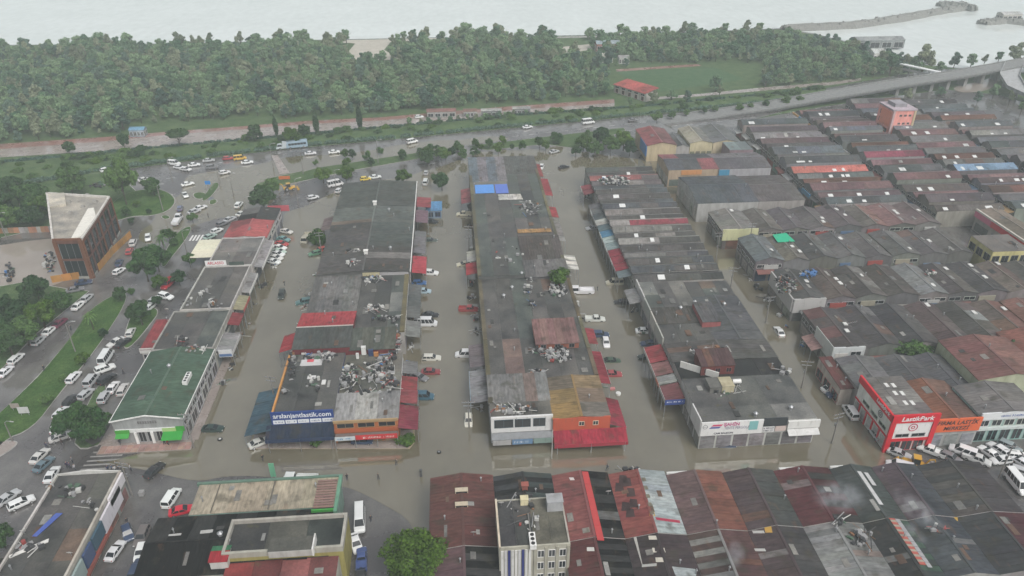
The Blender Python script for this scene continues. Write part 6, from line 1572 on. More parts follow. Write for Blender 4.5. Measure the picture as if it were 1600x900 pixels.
def palm_mesh():
    m = MB(); rr = random.Random(5)
    for k in range(18):
        a = k * 2.4; el = rr.uniform(-.3, .9); L = rr.uniform(1.6, 2.3)
        pr = Vector((0, 0, 4.2)); d = Vector((math.cos(a), math.sin(a), 0))
        for s in range(4):
            t = (s + 1) / 4
            q = Vector((0, 0, 4.2)) + d * L * t + Vector((0, 0, L * (el * t - .9 * t * t)))
            n = Vector((-d.y, d.x, 0)) * .3 * (1 - t * .7)
            m.add([pr - n, pr + n, q + n * .8, q - n * .8], [(0, 1, 2, 3)])
            pr = q
    me = m.mesh('crown'); me.materials.append(M['leaf']); return me
KIND['palm'] = (palm_mesh(), trunk_mesh('trunk', 7, .16, 90, 0), 5)
NTREE = 0
def tree(kind_, x, y, h, label, group=None, name='tree', z=0.0, wide=1.0):
    global NTREE
    cr, tr, h0 = KIND[kind_]
    s = h / h0
    r_ = random.Random(NTREE * 7 + 1); NTREE += 1
    o = thing(name, label, 'tree' if name != 'bush' else 'bush', (x, y, z), r_.uniform(0, 6.28), group)
    o.scale = (s * wide, s * wide, s)
    c = put('crown', cr, None, o)
    t = put('trunk', tr, None, o)
    return o
def ptree(kind_, pxc, pyc, h, label, group=None, name='tree', wide=1.0, zc=None):
    x, y = G(pxc, pyc, h * .55 if zc is None else zc)
    return tree(kind_, x, y, h, label, group, name, 0, wide)
ptree('near', 645, 868, 10.5, 'large bright green tree at the bottom edge beside the street')
ptree('big', 127, 655, 10, 'big rounded tree among parked cars at the junction')
LW = 'trees beside the left road'
ptree('dark1', 55, 450, 9, 'dark tree at the road edge nearest the brown pond')
ptree('dark0', 14, 485, 11, 'dark dense tree at the left edge above the parked cars')
ptree('light0', 62, 488, 8.5, 'yellow-green tree beside the white cars on the left road')
ptree('broad0', 90, 470, 6.5, 'mid green tree at the right end of the left road clump')
ptree('dark2', 10, 530, 9, 'dark tree nearest the camera on the left edge')
ptree('broad1', 36, 516, 8, 'green tree behind the row of parked white cars')
ptree('dark0', -18, 505, 11, 'dark tree half cut off by the left edge')
ptree('broad1', 224, 412, 10.5, 'tall green tree standing in the middle of the boulevard', wide=.9)
ptree('broad2', 243, 402, 8.5, 'smaller green tree against the tall boulevard tree')
ptree('dark1', 217, 487, 7.5, 'dark tree beside the white taxi on the boulevard')
ptree('dark2', 186, 458, 4.5, 'small dark tree at the upper end of the grass median')
ptree('palm', 141, 500, 5.5, 'spindly palm growing on the grass median')
ptree('palm', 253, 378, 6.5, 'palm tree on the narrow lawn by the zebra crossing')
ptree('broad0', 187, 280, 17, 'tallest tree standing behind the corner office', wide=.62)
ptree('broad2', 108, 282, 11, 'green tree just behind the corner office roof')
for i, (a, b_, h) in enumerate(((22, 296, 12), (52, 308, 12), (-6, 318, 12), (70, 320, 10), (10, 338, 9), (44, 336, 9))):
    ptree(('dark1', 'broad1', 'dark2', 'light1', 'broad0', 'dark0')[i], a, b_, h, ['dark tree at the top left of the copse left of the corner office', 'broad green tree in the middle of the copse left of the office', 'dark tree at the left edge of that copse', 'pale green tree at the office end of the copse', 'low green tree at the near left of the copse', 'low dark tree at the near side of the copse'][i], 'copse left of the corner office')
ptree('broad1', 238, 290, 7, 'small round tree on the roundabout lawn')
ptree('light1', 263, 366, 4.5, 'small pale tree at the top of the narrow lawn')
ptree('light2', 248, 440, 4.5, 'pale bush-like tree under the boulevard trees')
ptree('dark2', 409, 307, 9.5, 'dark round tree at the junction corner', wide=1.15)
ptree('broad2', 425, 290, 6, 'green tree right behind the dark junction tree')
ptree('broad0', 295, 405, 4.5, 'small tree beside the cream slatted canopy')
ptree('dark0', 278, 432, 5, 'small dark tree by the red car on the boulevard')
ptree('umbrella', 278, 214, 8, 'umbrella shaped tree on the embankment')
ptree('dark1', 106, 230, 6, 'round dark tree on the embankment above the copse')
ptree('broad1', 192, 220, 7.5, 'slim tree on the promenade next to the blue shed', wide=.6)
ptree('dark2', 397, 207, 8.5, 'dark rounded tree on the embankment left of the cypresses')
ptree('light1', 456, 212, 8, 'pale green tree between two cypresses')
ptree('dark0', 475, 203, 7, 'dark tree between two cypresses')
for (a, b_, h, l) in ((430, 196, 9, 'leftmost dark cypress on the promenade'), (493, 190, 11, 'tallest dark cypress, in the middle of the promenade three'), (561, 183, 11, 'rightmost dark cypress on the promenade')): ptree('cypress', a, b_, h, l, 'promenade cypresses', wide=1.15)
ptree('bush', 500, 367, 5.0, 'bright green street tree beside the flooded left street', wide=1.0)
ptree('broad1', 690, 282, 7, 'round green tree standing in the flooded street')
ptree('light2', 630, 275, 6, 'yellow-green tree behind the dark warehouse roof')
ptree('light0', 504, 272, 6.5, 'pale green tree on the median behind the white minibus')
ptree('light1', 540, 270, 6, 'yellow-green tree right of the median pair')
ptree('dark1', 668, 245, 7, 'dark tree in the highway verge by the wet street')
ptree('broad2', 690, 240, 6, 'green tree in the verge left of the middle block')
ptree('dark0', 742, 237, 5, 'dark tree right behind the middle block')
for i, (a, b_, k, h) in enumerate(((912, 222, 'light1', 7), (938, 212, 'dark1', 9), (955, 225, 'broad0', 8), (975, 218, 'light2', 8.5), (930, 232, 'broad1', 7), (985, 230, 'dark2', 7), (900, 235, 'dark0', 5))):
    ptree(k, a, b_, h, ['pale tree at the left of the verge grove', 'tallest dark tree of the verge grove', 'mid green tree in the middle of the verge grove', 'yellow-green tree at the right of the verge grove', 'broad tree at the near side of the verge grove', 'dark tree by the blue wall at the grove edge', 'small dark tree at the street end of the grove'][i], 'grove in the highway verge')
ptree('bush', 878, 432, 3.2, 'green bush growing on a flat roof in the middle block', name='bush', zc=8.6, wide=1.5).location.z = 7.4
ptree('broad1', 1425, 551, 7.5, 'spreading green tree in front of the blue shutters', wide=1.3)
ptree('light0', 1548, 560, 5, 'bright green tree between the maroon halls')
ptree('cypress', 1575, 552, 8, 'dark pointed conifer at the right edge', wide=1.1)
ptree('dark1', 1596, 575, 6, 'dark tree cut off by the right edge')
ptree('bush', 633, 684, 2.4, 'green bush at the corner of the tyre shop forecourt', name='bush', wide=1.2)
ptree('bush', 490, 684, 3.0, 'small dark tree in front of the navy canopy', name='bush')
ptree('light2', 1350, 893, 5, 'leafy tree top at the bottom edge among the roofs')
ptree('broad2', 1378, 897, 5, 'second leafy tree top at the bottom edge')
ptree('dark0', 0, 838, 5, 'dark tree at the bottom left edge beside the white cars')
for i, (a, b_, h) in enumerate(((1395, 96, 14), (1447, 88, 15), (1432, 98, 9), (1494, 92, 9), (1520, 92, 8), (1540, 92, 8), (1562, 88, 9), (1590, 80, 12), (1470, 103, 6))):
    ptree('park%d' % (i % 6), a, b_, h, '%s tree from the left in the line along the harbour' % ORD[i + 1], 'harbour trees')
for i, (a, b_, h) in enumerate(((985, 158, 6), (1022, 150, 7), (1050, 147, 5), (1075, 148, 6), (1120, 128, 9), (1125, 140, 7))):
    ptree('park%d' % (i % 6), a, b_, h, '%s tree from the left around the football pitch' % ORD[i + 1], 'trees round the football pitch')
for i, (a, b_, h) in enumerate(((1345, 158, 5), (1420, 146, 6), (1470, 142, 5), (1530, 150, 6), (1555, 140, 7), (1580, 150, 8), (1598, 166, 7))):
    ptree('park%d' % (i % 6), a, b_, h, '%s tree from the left on the verge below the viaduct' % ORD[i + 1], 'verge trees below the viaduct')
for i, (a, b_) in enumerate(((205, 455), (160, 520), (128, 560), (100, 590), (72, 625), (245, 470), (262, 400), (272, 378), (300, 340), (232, 330), (212, 318), (196, 330), (250, 305), (205, 345))):
    ptree(['broad0', 'dark1', 'light1', 'broad2'][i % 4], a, b_, 2.2 + (i % 3) * .7, '%s young tree on the boulevard lawns, counted from the median top' % ORD[i + 1], 'young trees on the boulevard lawns')
# shrubs on the embankment and verges
rr = random.Random(11)
n = 0
for i in range(150):
    t = rr.random()
    k = rr.randrange(len(emb_rows) - 1)
    x0, t0, b0 = emb_rows[k]; x1, t1, b1 = emb_rows[k + 1]
    xx = x0 + (x1 - x0) * t
    ta, ba = t0 + (t1 - t0) * t, b0 + (b1 - b0) * t
    x, y = G(xx, ta + (ba - ta) * rr.choice([.2, .3, .5, .55, .85]), 0)
    tree(rr.choice(['bush', 'dark0', 'broad1', 'broad2']), x, y, rr.uniform(1.2, 3.2), 'low dark shrub on the grassy embankment beside the highway', 'embankment shrubs', 'bush', .3, rr.uniform(1.2, 2.0))
for i in range(14):
    ptree('park%d' % (i % 6), 640 + i * 15 + rr.uniform(-4, 4), 190 - i * 1.1 + rr.uniform(-2, 1), rr.uniform(3, 5.5), '%s tree from the left screening the low park houses' % ORD[i + 1], 'trees screening the park houses')
# clipped hedges along the foot and the crest of the embankment
def hedge(rows, off, h, label, seed):
    cl = []
    r_ = random.Random(seed)
    for k in range(len(rows) - 1):
        x0, t0, b0 = rows[k]; x1, t1, b1 = rows[k + 1]
        n_ = int(abs(x1 - x0) / 5)
        for j in range(n_):
            t = j / n_
            x, y = G(x0 + (x1 - x0) * t, t0 + (t1 - t0) * t + (b0 + (b1 - b0) * t - t0 - (t1 - t0) * t) * off)
            if r_.random() < .9: cl.append((x, y, h * .5 + r_.uniform(0, .5), r_.uniform(.8, 1.3), h * .6))
    me = leaf_mesh('hedge', cl, len(cl) * 60, .3, seed, M['leaf_blue'])
    o = put('hedge', me, None); tag(o, label, 'hedge')
hedge(emb_rows, .93, 1.3, 'long dark hedge along the highway side of the embankment', 5)
hedge(emb_rows, .12, 1.1, 'long low hedge along the promenade side of the embankment', 6)
for i in range(36):
    a = rr.uniform(480, 980)
    b_ = 262 - (a - 420) * .09 + rr.uniform(-14, 6)
    ptree(rr.choice(['broad0', 'dark1', 'light1', 'broad2']), a, b_, rr.uniform(2.6, 5.5), 'small young tree in the verge along the highway', 'young verge trees', wide=.8)
for i in range(10):
    ptree('broad%d' % (i % 3), 1020 + i * 26 + rr.uniform(-8, 8), 181 - i * 2.8 + rr.uniform(-2, 2), rr.uniform(3, 5.5), 'dark roadside tree between the highway and the eastern roofs', 'roadside trees by the eastern roofs')
# ---- the wood in the park: its nearest trees and those on the skyline singly, the mass behind as one
front = [(-330, 250)] + [G(a, b_) for a, b_ in ((0, 226), (173, 214), (260, 206), (376, 197), (480, 187), (600, 180), (690, 172), (800, 164), (955, 152))] 
fx = [p[0] for p in front]; fy = [p[1] for p in front]
def inside(x, y):
    ix, iy = IMG(x, y, 0)
    if ix < -160 or ix > 1420: return False
    if 545 < ix < 612 and iy < 99 and iy > 52: return False
    if 865 < ix < 935 and 62 < iy < 92: return False
    if 925 < ix < 985 and 78 < iy < 112: return rr.random() < .25
    if ix > 950:
        if 948 < ix < 1190 and 99 < iy < 160 - (ix - 950) * .05: return False
        if iy > 160 - (ix - 950) * .09: return False
        if ix > 1340 and iy < 84: return False
    elif y < np.interp(x, fx, fy) + 2: return False
    if 200 < ix < 420 and iy > 196 - (ix - 200) * .06: return False
    lim = np.interp(ix, [0, 250, 500, 700, 960, 1100, 1215, 1270, 1330, 1385, 1440], [79, 77, 71, 66, 61, 59, 58, 65, 80, 97, 106])
    if 835 < ix < 945 and iy < 60: return False
    return iy > lim
pts = []
sp = 4.5
for i in range(-102, 102):
    for j in range(0, 54):
        x, y = i * sp + rr.uniform(-2.2, 2.2) + (j % 2) * 2.2, 258 + j * sp + rr.uniform(-2.2, 2.2)
        if inside(x, y): pts.append((x, y))
single, mass = [], []
n_near = n_sea = 0
rr.shuffle(pts)
for (x, y) in pts:
    near_, sea_ = not inside(x, y - 6), not inside(x, y + 6)
    if near_ and n_near < 85: single.append((x, y, True)); n_near += 1
    elif sea_ and n_sea < 70 and rr.random() < .75: single.append((x, y, False)); n_sea += 1
    else: mass.append((x, y))
for i, (x, y, nearside) in enumerate(single):
    tree('park%d' % (i % 6), x, y, rr.uniform(4, 8.5) if nearside else rr.choice([6, 7, 8, 9, 11, 12]) * rr.uniform(.9, 1.1), 'broad tree along the near edge of the park wood' if nearside else 'tree standing up on the seaward edge of the park wood', 'near edge trees of the park wood' if nearside else 'seaward trees of the park wood')
print('forest', len(single), len(mass))
fm = bpy.data.meshes.new('park_wood')
fm.from_pydata([(x, y, 0) for x, y in mass], [], [])
at = fm.attributes.new('tree_scale', 'FLOAT', 'POINT'); at.data.foreach_set('value', [rr.choice([.25, .32, .38, .43, .48, .53, .6, .68, .9]) * rr.uniform(.9, 1.1) for _ in mass])
at = fm.attributes.new('tree_turn', 'FLOAT', 'POINT'); at.data.foreach_set('value', [rr.uniform(0, 6.28) for _ in mass])
at = fm.attributes.new('tree_kind', 'INT', 'POINT'); at.data.foreach_set('value', [rr.choices(range(6), [4, 2, 4, 3, 4, 1.5])[0] for _ in mass])
wood = bpy.data.objects.new('park_wood', fm)
COL.objects.link(wood)
tag(wood, 'hazy green wood filling the park between highway and sea', 'wood', None, 'stuff')
ng = bpy.data.node_groups.new('park_wood', 'GeometryNodeTree')
ng.interface.new_socket('Geometry', in_out='INPUT', socket_type='NodeSocketGeometry')
ng.interface.new_socket('Geometry', in_out='OUTPUT', socket_type='NodeSocketGeometry')
gi, go = ng.nodes.new('NodeGroupInput'), ng.nodes.new('NodeGroupOutput')
iop = ng.nodes.new('GeometryNodeInstanceOnPoints')
g2i = ng.nodes.new('GeometryNodeGeometryToInstance')
crowns = {}
for o in bpy.data.objects:
    if o.type == 'MESH' and o.data.name.startswith('crown') and o.name.startswith('crown'):
        for i in range(6):
            if o.data == KIND['park%d' % i][0] and i not in crowns: crowns[i] = o
for i in range(5, -1, -1):
    oi = ng.nodes.new('GeometryNodeObjectInfo')
    oi.transform_space = 'ORIGINAL'
    oi.inputs['Object'].default_value = crowns[i]
    oi.inputs['As Instance'].default_value = True
    ng.links.new(oi.outputs['Geometry'], g2i.inputs[0])
def attr(nm, ty):
    nd = ng.nodes.new('GeometryNodeInputNamedAttribute'); nd.data_type = ty; nd.inputs['Name'].default_value = nm
    return nd.outputs['Attribute']
cx = ng.nodes.new('ShaderNodeCombineXYZ')
ng.links.new(attr('tree_turn', 'FLOAT'), cx.inputs['Z'])
jn = ng.nodes.new('GeometryNodeJoinGeometry')
for nd in [n_ for n_ in ng.nodes if n_.bl_idname == 'GeometryNodeObjectInfo']: ng.links.new(nd.outputs['Geometry'], jn.inputs[0])
ng.nodes.remove(g2i)
ng.links.new(gi.outputs[0], iop.inputs['Points'])
ng.links.new(jn.outputs[0], iop.inputs['Instance'])
iop.inputs['Pick Instance'].default_value = True
ng.links.new(attr('tree_kind', 'INT'), iop.inputs['Instance Index'])
ng.links.new(cx.outputs[0], iop.inputs['Rotation'])
ng.links.new(attr('tree_scale', 'FLOAT'), iop.inputs['Scale'])
ng.links.new(iop.outputs[0], go.inputs[0])
md = wood.modifiers.new('park_wood', 'NODES'); md.node_group = ng
# ---------------------------------------------------------------- vehicles
def loft(secs):
    """secs: (x, [(y, z) half outline from bottom centre out and up to top centre])"""
    m = MB(); vs = []; n = len(secs[0][1])
    ring = lambda x, h: [(x, y, z) for y, z in h] + [(x, -y, z) for y, z in reversed(h) if y > 1e-6]
    rs = [ring(x, h) for x, h in secs]
    k = len(rs[0])
    for r in rs: vs += r
    fs = []
    for i in range(len(rs) - 1):
        for j in range(k): fs.append((i * k + j, i * k + (j + 1) % k, (i + 1) * k + (j + 1) % k, (i + 1) * k + j))
    fs.append(tuple(range(k))[::-1]); fs.append(tuple(range((len(rs) - 1) * k, len(rs) * k)))
    m.add(vs, fs)
    return m
def sec(x, w, zb, zt, crown=.03):
    h = w / 2
    return (x, [(0, zb), (h * .86, zb), (h, zb + .16), (h, zb + (zt - zb) * .62), (h * .93, zt - .04), (h * .7, zt), (0, zt + crown)])
def face_panel(q, inset, off):
    q = [Vector(p) for p in q]
    c = sum(q, Vector()) / 4
    n = (q[1] - q[0]).cross(q[3] - q[0]).normalized()
    i = [c + (p - c) * (1 - inset) for p in q]
    return MB().hexa([p - n * .02 for p in i], [p + n * off for p in i])
def wheel_mesh(r, w):
    m = MB()
    m.cyl((0, -w / 2, 0), r, w, 14, 1, 0)
    m.cyl((0, -w / 2 - .012, 0), r * .58, w + .024, 10, 1, 1)
    me = m.mesh('wheel'); me.materials.append(M['rubber']); me.materials.append(M['chrome'])
    return me
VEH = {}
def make_car(nm, L, W, H, belt, hood, trunk, cab, roof, wr=.31, zb=.22, side=True, cargo=None, nside=2):
    """cab: (rear bottom x, front bottom x); roof: (rear top x, front top x)"""
    parts = []
    h = L / 2
    body = loft([sec(-h, W * .86, zb + .16, trunk * .86), sec(-h + .12, W * .95, zb + .05, trunk * .97), sec(-h + .6, W, zb, trunk), sec(cab[0] + .1, W, zb, belt), sec(cab[1] - .1, W, zb, belt), sec(cab[1] + .35, W, zb, hood), sec(h - .45, W * .98, zb, hood * .93), sec(h - .12, W * .92, zb + .05, hood * .82), sec(h, W * .8, zb + .14, hood * .66)])
    wb, wt = W * .46, W * .37
    lo = [(cab[0], -wb, belt - .02), (cab[1], -wb, belt - .02), (cab[1], wb, belt - .02), (cab[0], wb, belt - .02)]
    md_ = [(roof[0] - .03, -wt - .02, H - .06), (roof[1] + .05, -wt - .02, H - .06), (roof[1] + .05, wt + .02, H - .06), (roof[0] - .03, wt + .02, H - .06)]
    hi = [(roof[0] + .12, -wt * .86, H), (roof[1] - .12, -wt * .86, H), (roof[1] - .12, wt * .86, H), (roof[0] + .12, wt * .86, H)]
    body.hexa(lo, md_); body.hexa(md_, hi)
    if cargo: cargo(body)
    me = body.mesh('body'); parts.append(('body', me, 'gloss'))
    fr = face_panel([lo[1], lo[2], md_[2], md_[1]], .1, .015); parts.append(('windshield', fr.mesh('windshield'), 'glass'))
    rr_ = face_panel([lo[3], lo[0], md_[0], md_[3]], .14, .015); parts.append(('rear_window', rr_.mesh('rear_window'), 'glass'))
    for s in (0, 1):
        a, b_, c, d = (lo[0], lo[1], md_[1], md_[0]) if s == 0 else (lo[2], lo[3], md_[3], md_[2])
        m = MB()
        for k in range(nside):
            t0, t1 = k / nside, (k + 1) / nside
            A, B, C_, D = Vector(a).lerp(Vector(b_), t0), Vector(a).lerp(Vector(b_), t1), Vector(d).lerp(Vector(c), t1), Vector(d).lerp(Vector(c), t0)
            p = face_panel([A, B, C_, D], .14, .014); m.add(p.v, p.f)
        parts.append(('side_window', m.mesh('side_window'), 'glass'))
    wx = L * .31
    wm = wheel_mesh(wr, .2)
    for sx in (-1, 1):
        for sy in (-1, 1): parts.append(('wheel', (wm, (sx * wx, sy * (W / 2 - .09), wr)), None))
    for sy in (-1, 1):
        parts.append(('headlight', MB().box(h - .13, h - .02, sy * W * .33 - .16, sy * W * .33 + .16, hood * .6, hood * .76).mesh('headlight'), 'lamp'))
        parts.append(('tail_light', MB().box(-h - .005, -h + .16, sy * W * .37 - .1, sy * W * .37 + .1, trunk * .62, trunk * .84).mesh('tail_light'), 'red_lamp'))
    VEH[nm] = (parts, L)
make_car('sedan', 4.5, 1.78, 1.44, .93, .9, .96, (-1.75, 1.05), (-.95, .2))
make_car('hatch', 4.05, 1.74, 1.5, .95, .92, .98, (-1.95, .98), (-1.5, .25))
make_car('suv', 4.5, 1.86, 1.72, 1.08, 1.05, 1.1, (-2.1, 1.0), (-1.8, .35), .36, .28, nside=3)
make_car('wagon', 4.5, 1.78, 1.5, .95, .92, 1.0, (-2.15, 1.05), (-1.75, .25), nside=3)
make_car('van', 4.9, 1.92, 2.0, 1.12, 1.06, 1.15, (-2.38, 1.5), (-2.3, .75), .33, .24, nside=3)
make_car('minibus', 5.9, 2.02, 2.5, 1.25, 1.15, 1.25, (-2.88, 2.15), (-2.8, 1.45), .36, .28, nside=5)
def bed(L0, L1, z, hh, w):
    def f(m):
        m.box(L0, L1, -w / 2, w / 2, z, z + .12)
        m.box(L0, L0 + .06, -w / 2, w / 2, z + .12, z + hh); m.box(L1 - .06, L1, -w / 2, w / 2, z + .12, z + hh)
        m.box(L0 + .06, L1 - .06, -w / 2, -w / 2 + .06, z + .12, z + hh); m.box(L0 + .06, L1 - .06, w / 2 - .06, w / 2, z + .12, z + hh)
    return f
make_car('pickup', 5.2, 1.85, 1.75, 1.05, 1.02, .8, (-.55, 1.35), (-.35, .75), .36, .3, cargo=bed(-2.6, -.6, .82, .45, 1.84), nside=2)
make_car('lorry', 6.4, 2.1, 2.3, 1.3, 1.05, .8, (1.0, 3.05), (1.1, 2.75), .42, .4, cargo=bed(-3.2, .8, .95, .6, 2.15), nside=1)
def boxback(m): m.box(-3.25, .85, -1.1, 1.1, .95, 2.9)
make_car('box_lorry', 6.4, 2.1, 2.3, 1.3, 1.05, .8, (1.0, 3.05), (1.1, 2.75), .42, .4, cargo=boxback, nside=1)
make_car('jeep', 3.9, 1.75, 1.85, 1.05, 1.02, 1.05, (-1.85, .75), (-1.8, .45), .38, .35, nside=2)
def coach(nm, L):
    W, H = 2.5, 3.1
    parts = []
    h = L / 2
    b = loft([sec(-h, W * .96, .4, H - .2), sec(-h + .2, W, .35, H), sec(h - .5, W, .35, H), sec(h - .05, W * .96, .35, H - .35), sec(h, W * .9, .4, 1.6)])
    parts.append(('body', b.mesh('body'), 'gloss'))
    for s in (-1, 1):
        m = MB(); n = int(L / 1.4)
        for k in range(n):
            x = -h + .6 + k * (L - 1.4) / n
            y0, y1 = sorted((s * (W / 2 - .02), s * (W / 2 + .015)))
            m.box(x, x + (L - 1.4) / n - .1, y0, y1, 1.5, 2.35)
        parts.append(('side_window', m.mesh('side_window'), 'glass'))
    parts.append(('windshield', MB().box(h - .1, h + .01, -W * .42, W * .42, 1.2, 2.5).mesh('windshield'), 'glass'))
    parts.append(('rear_window', MB().box(-h - .01, -h + .1, -W * .38, W * .38, 1.7, 2.6).mesh('rear_window'), 'glass'))
    wm = wheel_mesh(.48, .28)
    for sx in (-.3, .32):
        for sy in (-1, 1): parts.append(('wheel', (wm, (L * sx, sy * (W / 2 - .14), .48)), None))
    parts.append(('roof_hatch', MB().box(-.6, .6, -.45, .45, H - .02, H + .12).mesh('roof_hatch'), 'plastic'))
    VEH[nm] = (parts, L)
coach('coach', 10.5); coach('city_bus', 8.5)
for nm, (parts, L) in VEH.items():
    for p in parts:
        if p[2]: p[1].materials.append(M[p[2]])
CAT = dict(sedan='car', hatch='car', suv='car', wagon='car', van='van', minibus='minibus', pickup='pickup', lorry='lorry', box_lorry='lorry', jeep='jeep', coach='coach', city_bus='bus')
NAME = dict(sedan='saloon_car', hatch='hatchback_car', suv='sport_utility_car', wagon='estate_car', van='van', minibus='minibus', pickup='pickup_truck', lorry='flatbed_lorry', box_lorry='box_lorry', jeep='jeep', coach='coach', city_bus='bus')
def vehicle(typ, cx, cy_, dx, dy, col, label, group=None, sink=0.0, z=0.03):
    parts, L = VEH[typ]
    zc = .7
    x, y = G(cx, cy_, zc)
    x2, y2 = G(cx + dx, cy_ + dy, zc)
    a = math.atan2(y2 - y, x2 - x)
    o = thing(NAME[typ], label, CAT[typ], (x, y, z - sink), a, group)
    if col == Wc: col = jit(rnd.choice([Wc, Wc, (0.6, 0.61, 0.61), (0.52, 0.52, 0.5)]), .06)
    pxl = L * F_PX / math.hypot(x, y, CAM_H)
    for (pn, me, mk) in parts:
        if pxl < 15 and pn in ('headlight', 'tail_light', 'wheel'): continue
        if sink > .35 and pn == 'wheel': continue
        if isinstance(me, tuple):
            c = put(pn, me[0], None, o); c.location = me[1]
        else:
            c = put(pn, me, None, o, col if pn in ('body', 'roof_hatch') else None)
    return o
Wc, Sv, Gy, Bk, Nv, Rd, Tl, Cr = (0.68, 0.69, 0.69), (0.4, 0.41, 0.42), (0.16, 0.16, 0.17), (0.018, 0.018, 0.02), (0.03, 0.05, 0.1), (0.34, 0.02, 0.03), (0.05, 0.1, 0.1), (0.5, 0.47, 0.36)
lp = 'cars parked along the left road'
bv = 'cars on and beside the boulevard'
jn_ = 'cars at the flooded junction'
C = [
 ('sedan', 8, 580, 10, -9, Wc, 'white saloon nearest the left edge on the left road', lp), ('wagon', 25, 560, 10, -9, Wc, 'white estate car, second from the left edge on the left road', lp),
 ('hatch', 60, 532, 10, -9, Sv, 'silver hatchback parked by the trees on the left road', lp), ('sedan', 77, 516, 10, -9, Wc, 'white saloon parked in front of the dark red car', lp),
 ('sedan', 93, 504, 10, -8, (0.14, 0.03, 0.06), 'dark red saloon parked on the left road', lp), ('sedan', 122, 477, 10, -9, Wc, 'white saloon parked behind a silver car near the hoarding', lp),
 ('hatch', 136, 465, 10, -9, Sv, 'silver hatchback at the upper end of the left road line', lp), ('sedan', 130, 441, 12, -2, Nv, 'dark blue saloon parked against the orange hoarding', lp), ('sedan', 117, 452, 10, -2, Gy, 'dark grey saloon beside the yellow shrub by the hoarding', lp),
 ('van', 262, 444, -8, 7, Rd, 'red van on the boulevard above the white car', bv), ('suv', 259, 463, 11, 3, Wc, 'white sport utility car standing clear on the boulevard', bv), ('sedan', 234, 479, 9, -7, Wc, 'white saloon half behind the dark boulevard tree', bv), ('hatch', 241, 468, 9, -8, Sv, 'silver hatchback behind the tree-hidden saloon', bv),
 ('hatch', 204, 519, 4, -8, Wc, 'white hatchback beside the red annexe roof', bv), ('sedan', 181, 534, -9, 5, Wc, 'white saloon nose to nose with a dark car', bv), ('sedan', 192, 535, 8, -6, Bk, 'black saloon nose to nose with a white car', bv),
 ('minibus', 166, 559, 7, -11, Wc, 'white minibus standing on the boulevard', bv), ('suv', 164, 576, 11, -4, Wc, 'white and maroon sport utility car behind the minibus', bv), ('wagon', 115, 589, 9, -10, Wc, 'white estate car alone on the boulevard lane', bv),
 ('van', 143, 594, 7, -9, Sv, 'silver people carrier in the boulevard queue', bv), ('suv', 167, 592, 9, -6, Bk, 'black car half hidden behind the people carrier', bv), ('hatch', 134, 615, 9, -8, Sv, 'silver hatchback behind the black utility car', bv),
 ('suv', 111, 626, 9, -10, Bk, 'black sport utility car on the boulevard', bv), ('suv', 163, 620, 6, -10, Sv, 'silver utility car on the brick pavement', bv), ('sedan', 176, 605, 6, -9, Wc, 'white saloon on the brick pavement behind the utility car', bv), ('wagon', 192, 608, 5, -10, Wc, 'white estate car against the green roofed shop', bv),
 ('suv', 97, 645, 9, -9, Wc, 'white utility car left of the big junction tree', bv), ('sedan', 88, 666, 4, -10, Wc, 'white saloon below the utility car by the junction tree', bv), ('sedan', 95, 682, 12, -4, Wc, 'white taxi saloon at the foot of the junction tree', bv), ('hatch', 158, 662, 5, -9, Sv, 'silver hatchback half hidden right of the junction tree', bv),
 ('sedan', 62, 712, 9, -9, Wc, 'white saloon in front of the blue-grey car at the junction', bv), ('sedan', 68, 725, 9, -8, (0.1, 0.15, 0.18), 'blue-grey saloon at the junction', bv), ('sedan', 81, 741, 6, -10, Wc, 'white saloon touching the corner of the long flat roof', bv),
 ('sedan', 241, 734, 10, -9, Bk, 'black saloon alone on the wet road below the green shop', None), ('sedan', 12, 777, 10, -7, Sv, 'silver saloon at the bottom left edge', None), ('wagon', 33, 785, 11, -5, Wc, 'white estate car beside the silver saloon at bottom left', None),
 ('van', 268, 778, 7, -11, Wc, 'white delivery van beside the red car', None), ('sedan', 284, 797, 13, -3, (0.5, 0.01, 0.03), 'bright red car by the black tin roof', None), ('hatch', 199, 832, 3, 10, Nv, 'navy hatchback in the lane beside the sign boards', None), ('suv', 222, 838, -5, 11, (0.13, 0.115, 0.11), 'brown-grey utility car beside the black tin roof', None),
 ('sedan', 180, 860, 7, -10, Wc, 'white saloon in the lane by the long flat roof', None), ('hatch', 220, 862, -3, 9, Wc, 'white car half under the black tin roof edge', None), ('suv', 214, 889, 4, -9, Nv, 'navy car cut by the bottom edge', None),
 ('minibus', 562, 812, 0, 10, Wc, 'white minibus facing the camera in the bottom street', None), ('sedan', 556, 848, 3, 10, Wc, 'white saloon by the yellow wall in the bottom street', None), ('pickup', 565, 874, 0, -10, (0.04, 0.07, 0.2), 'blue pickup by the yellow wall in the bottom street', None), ('sedan', 564, 897, 0, -10, Bk, 'black car cut by the bottom edge of the street', None),
 ('lorry', 470, 751, -12, 0, Wc, 'white lorry loaded with crates behind the cream roof', None), ('sedan', 405, 691, 10, -4, Wc, 'white saloon under the blue canopy of the tyre shop', None), ('sedan', 566, 698 - 10, 10, 0, Nv, 'navy car under the tyre shop canopy', None),
]
for t in C: vehicle(*t[:7], t[7] if len(t) > 7 else None)
fs = 'vehicles standing in the flooded streets'
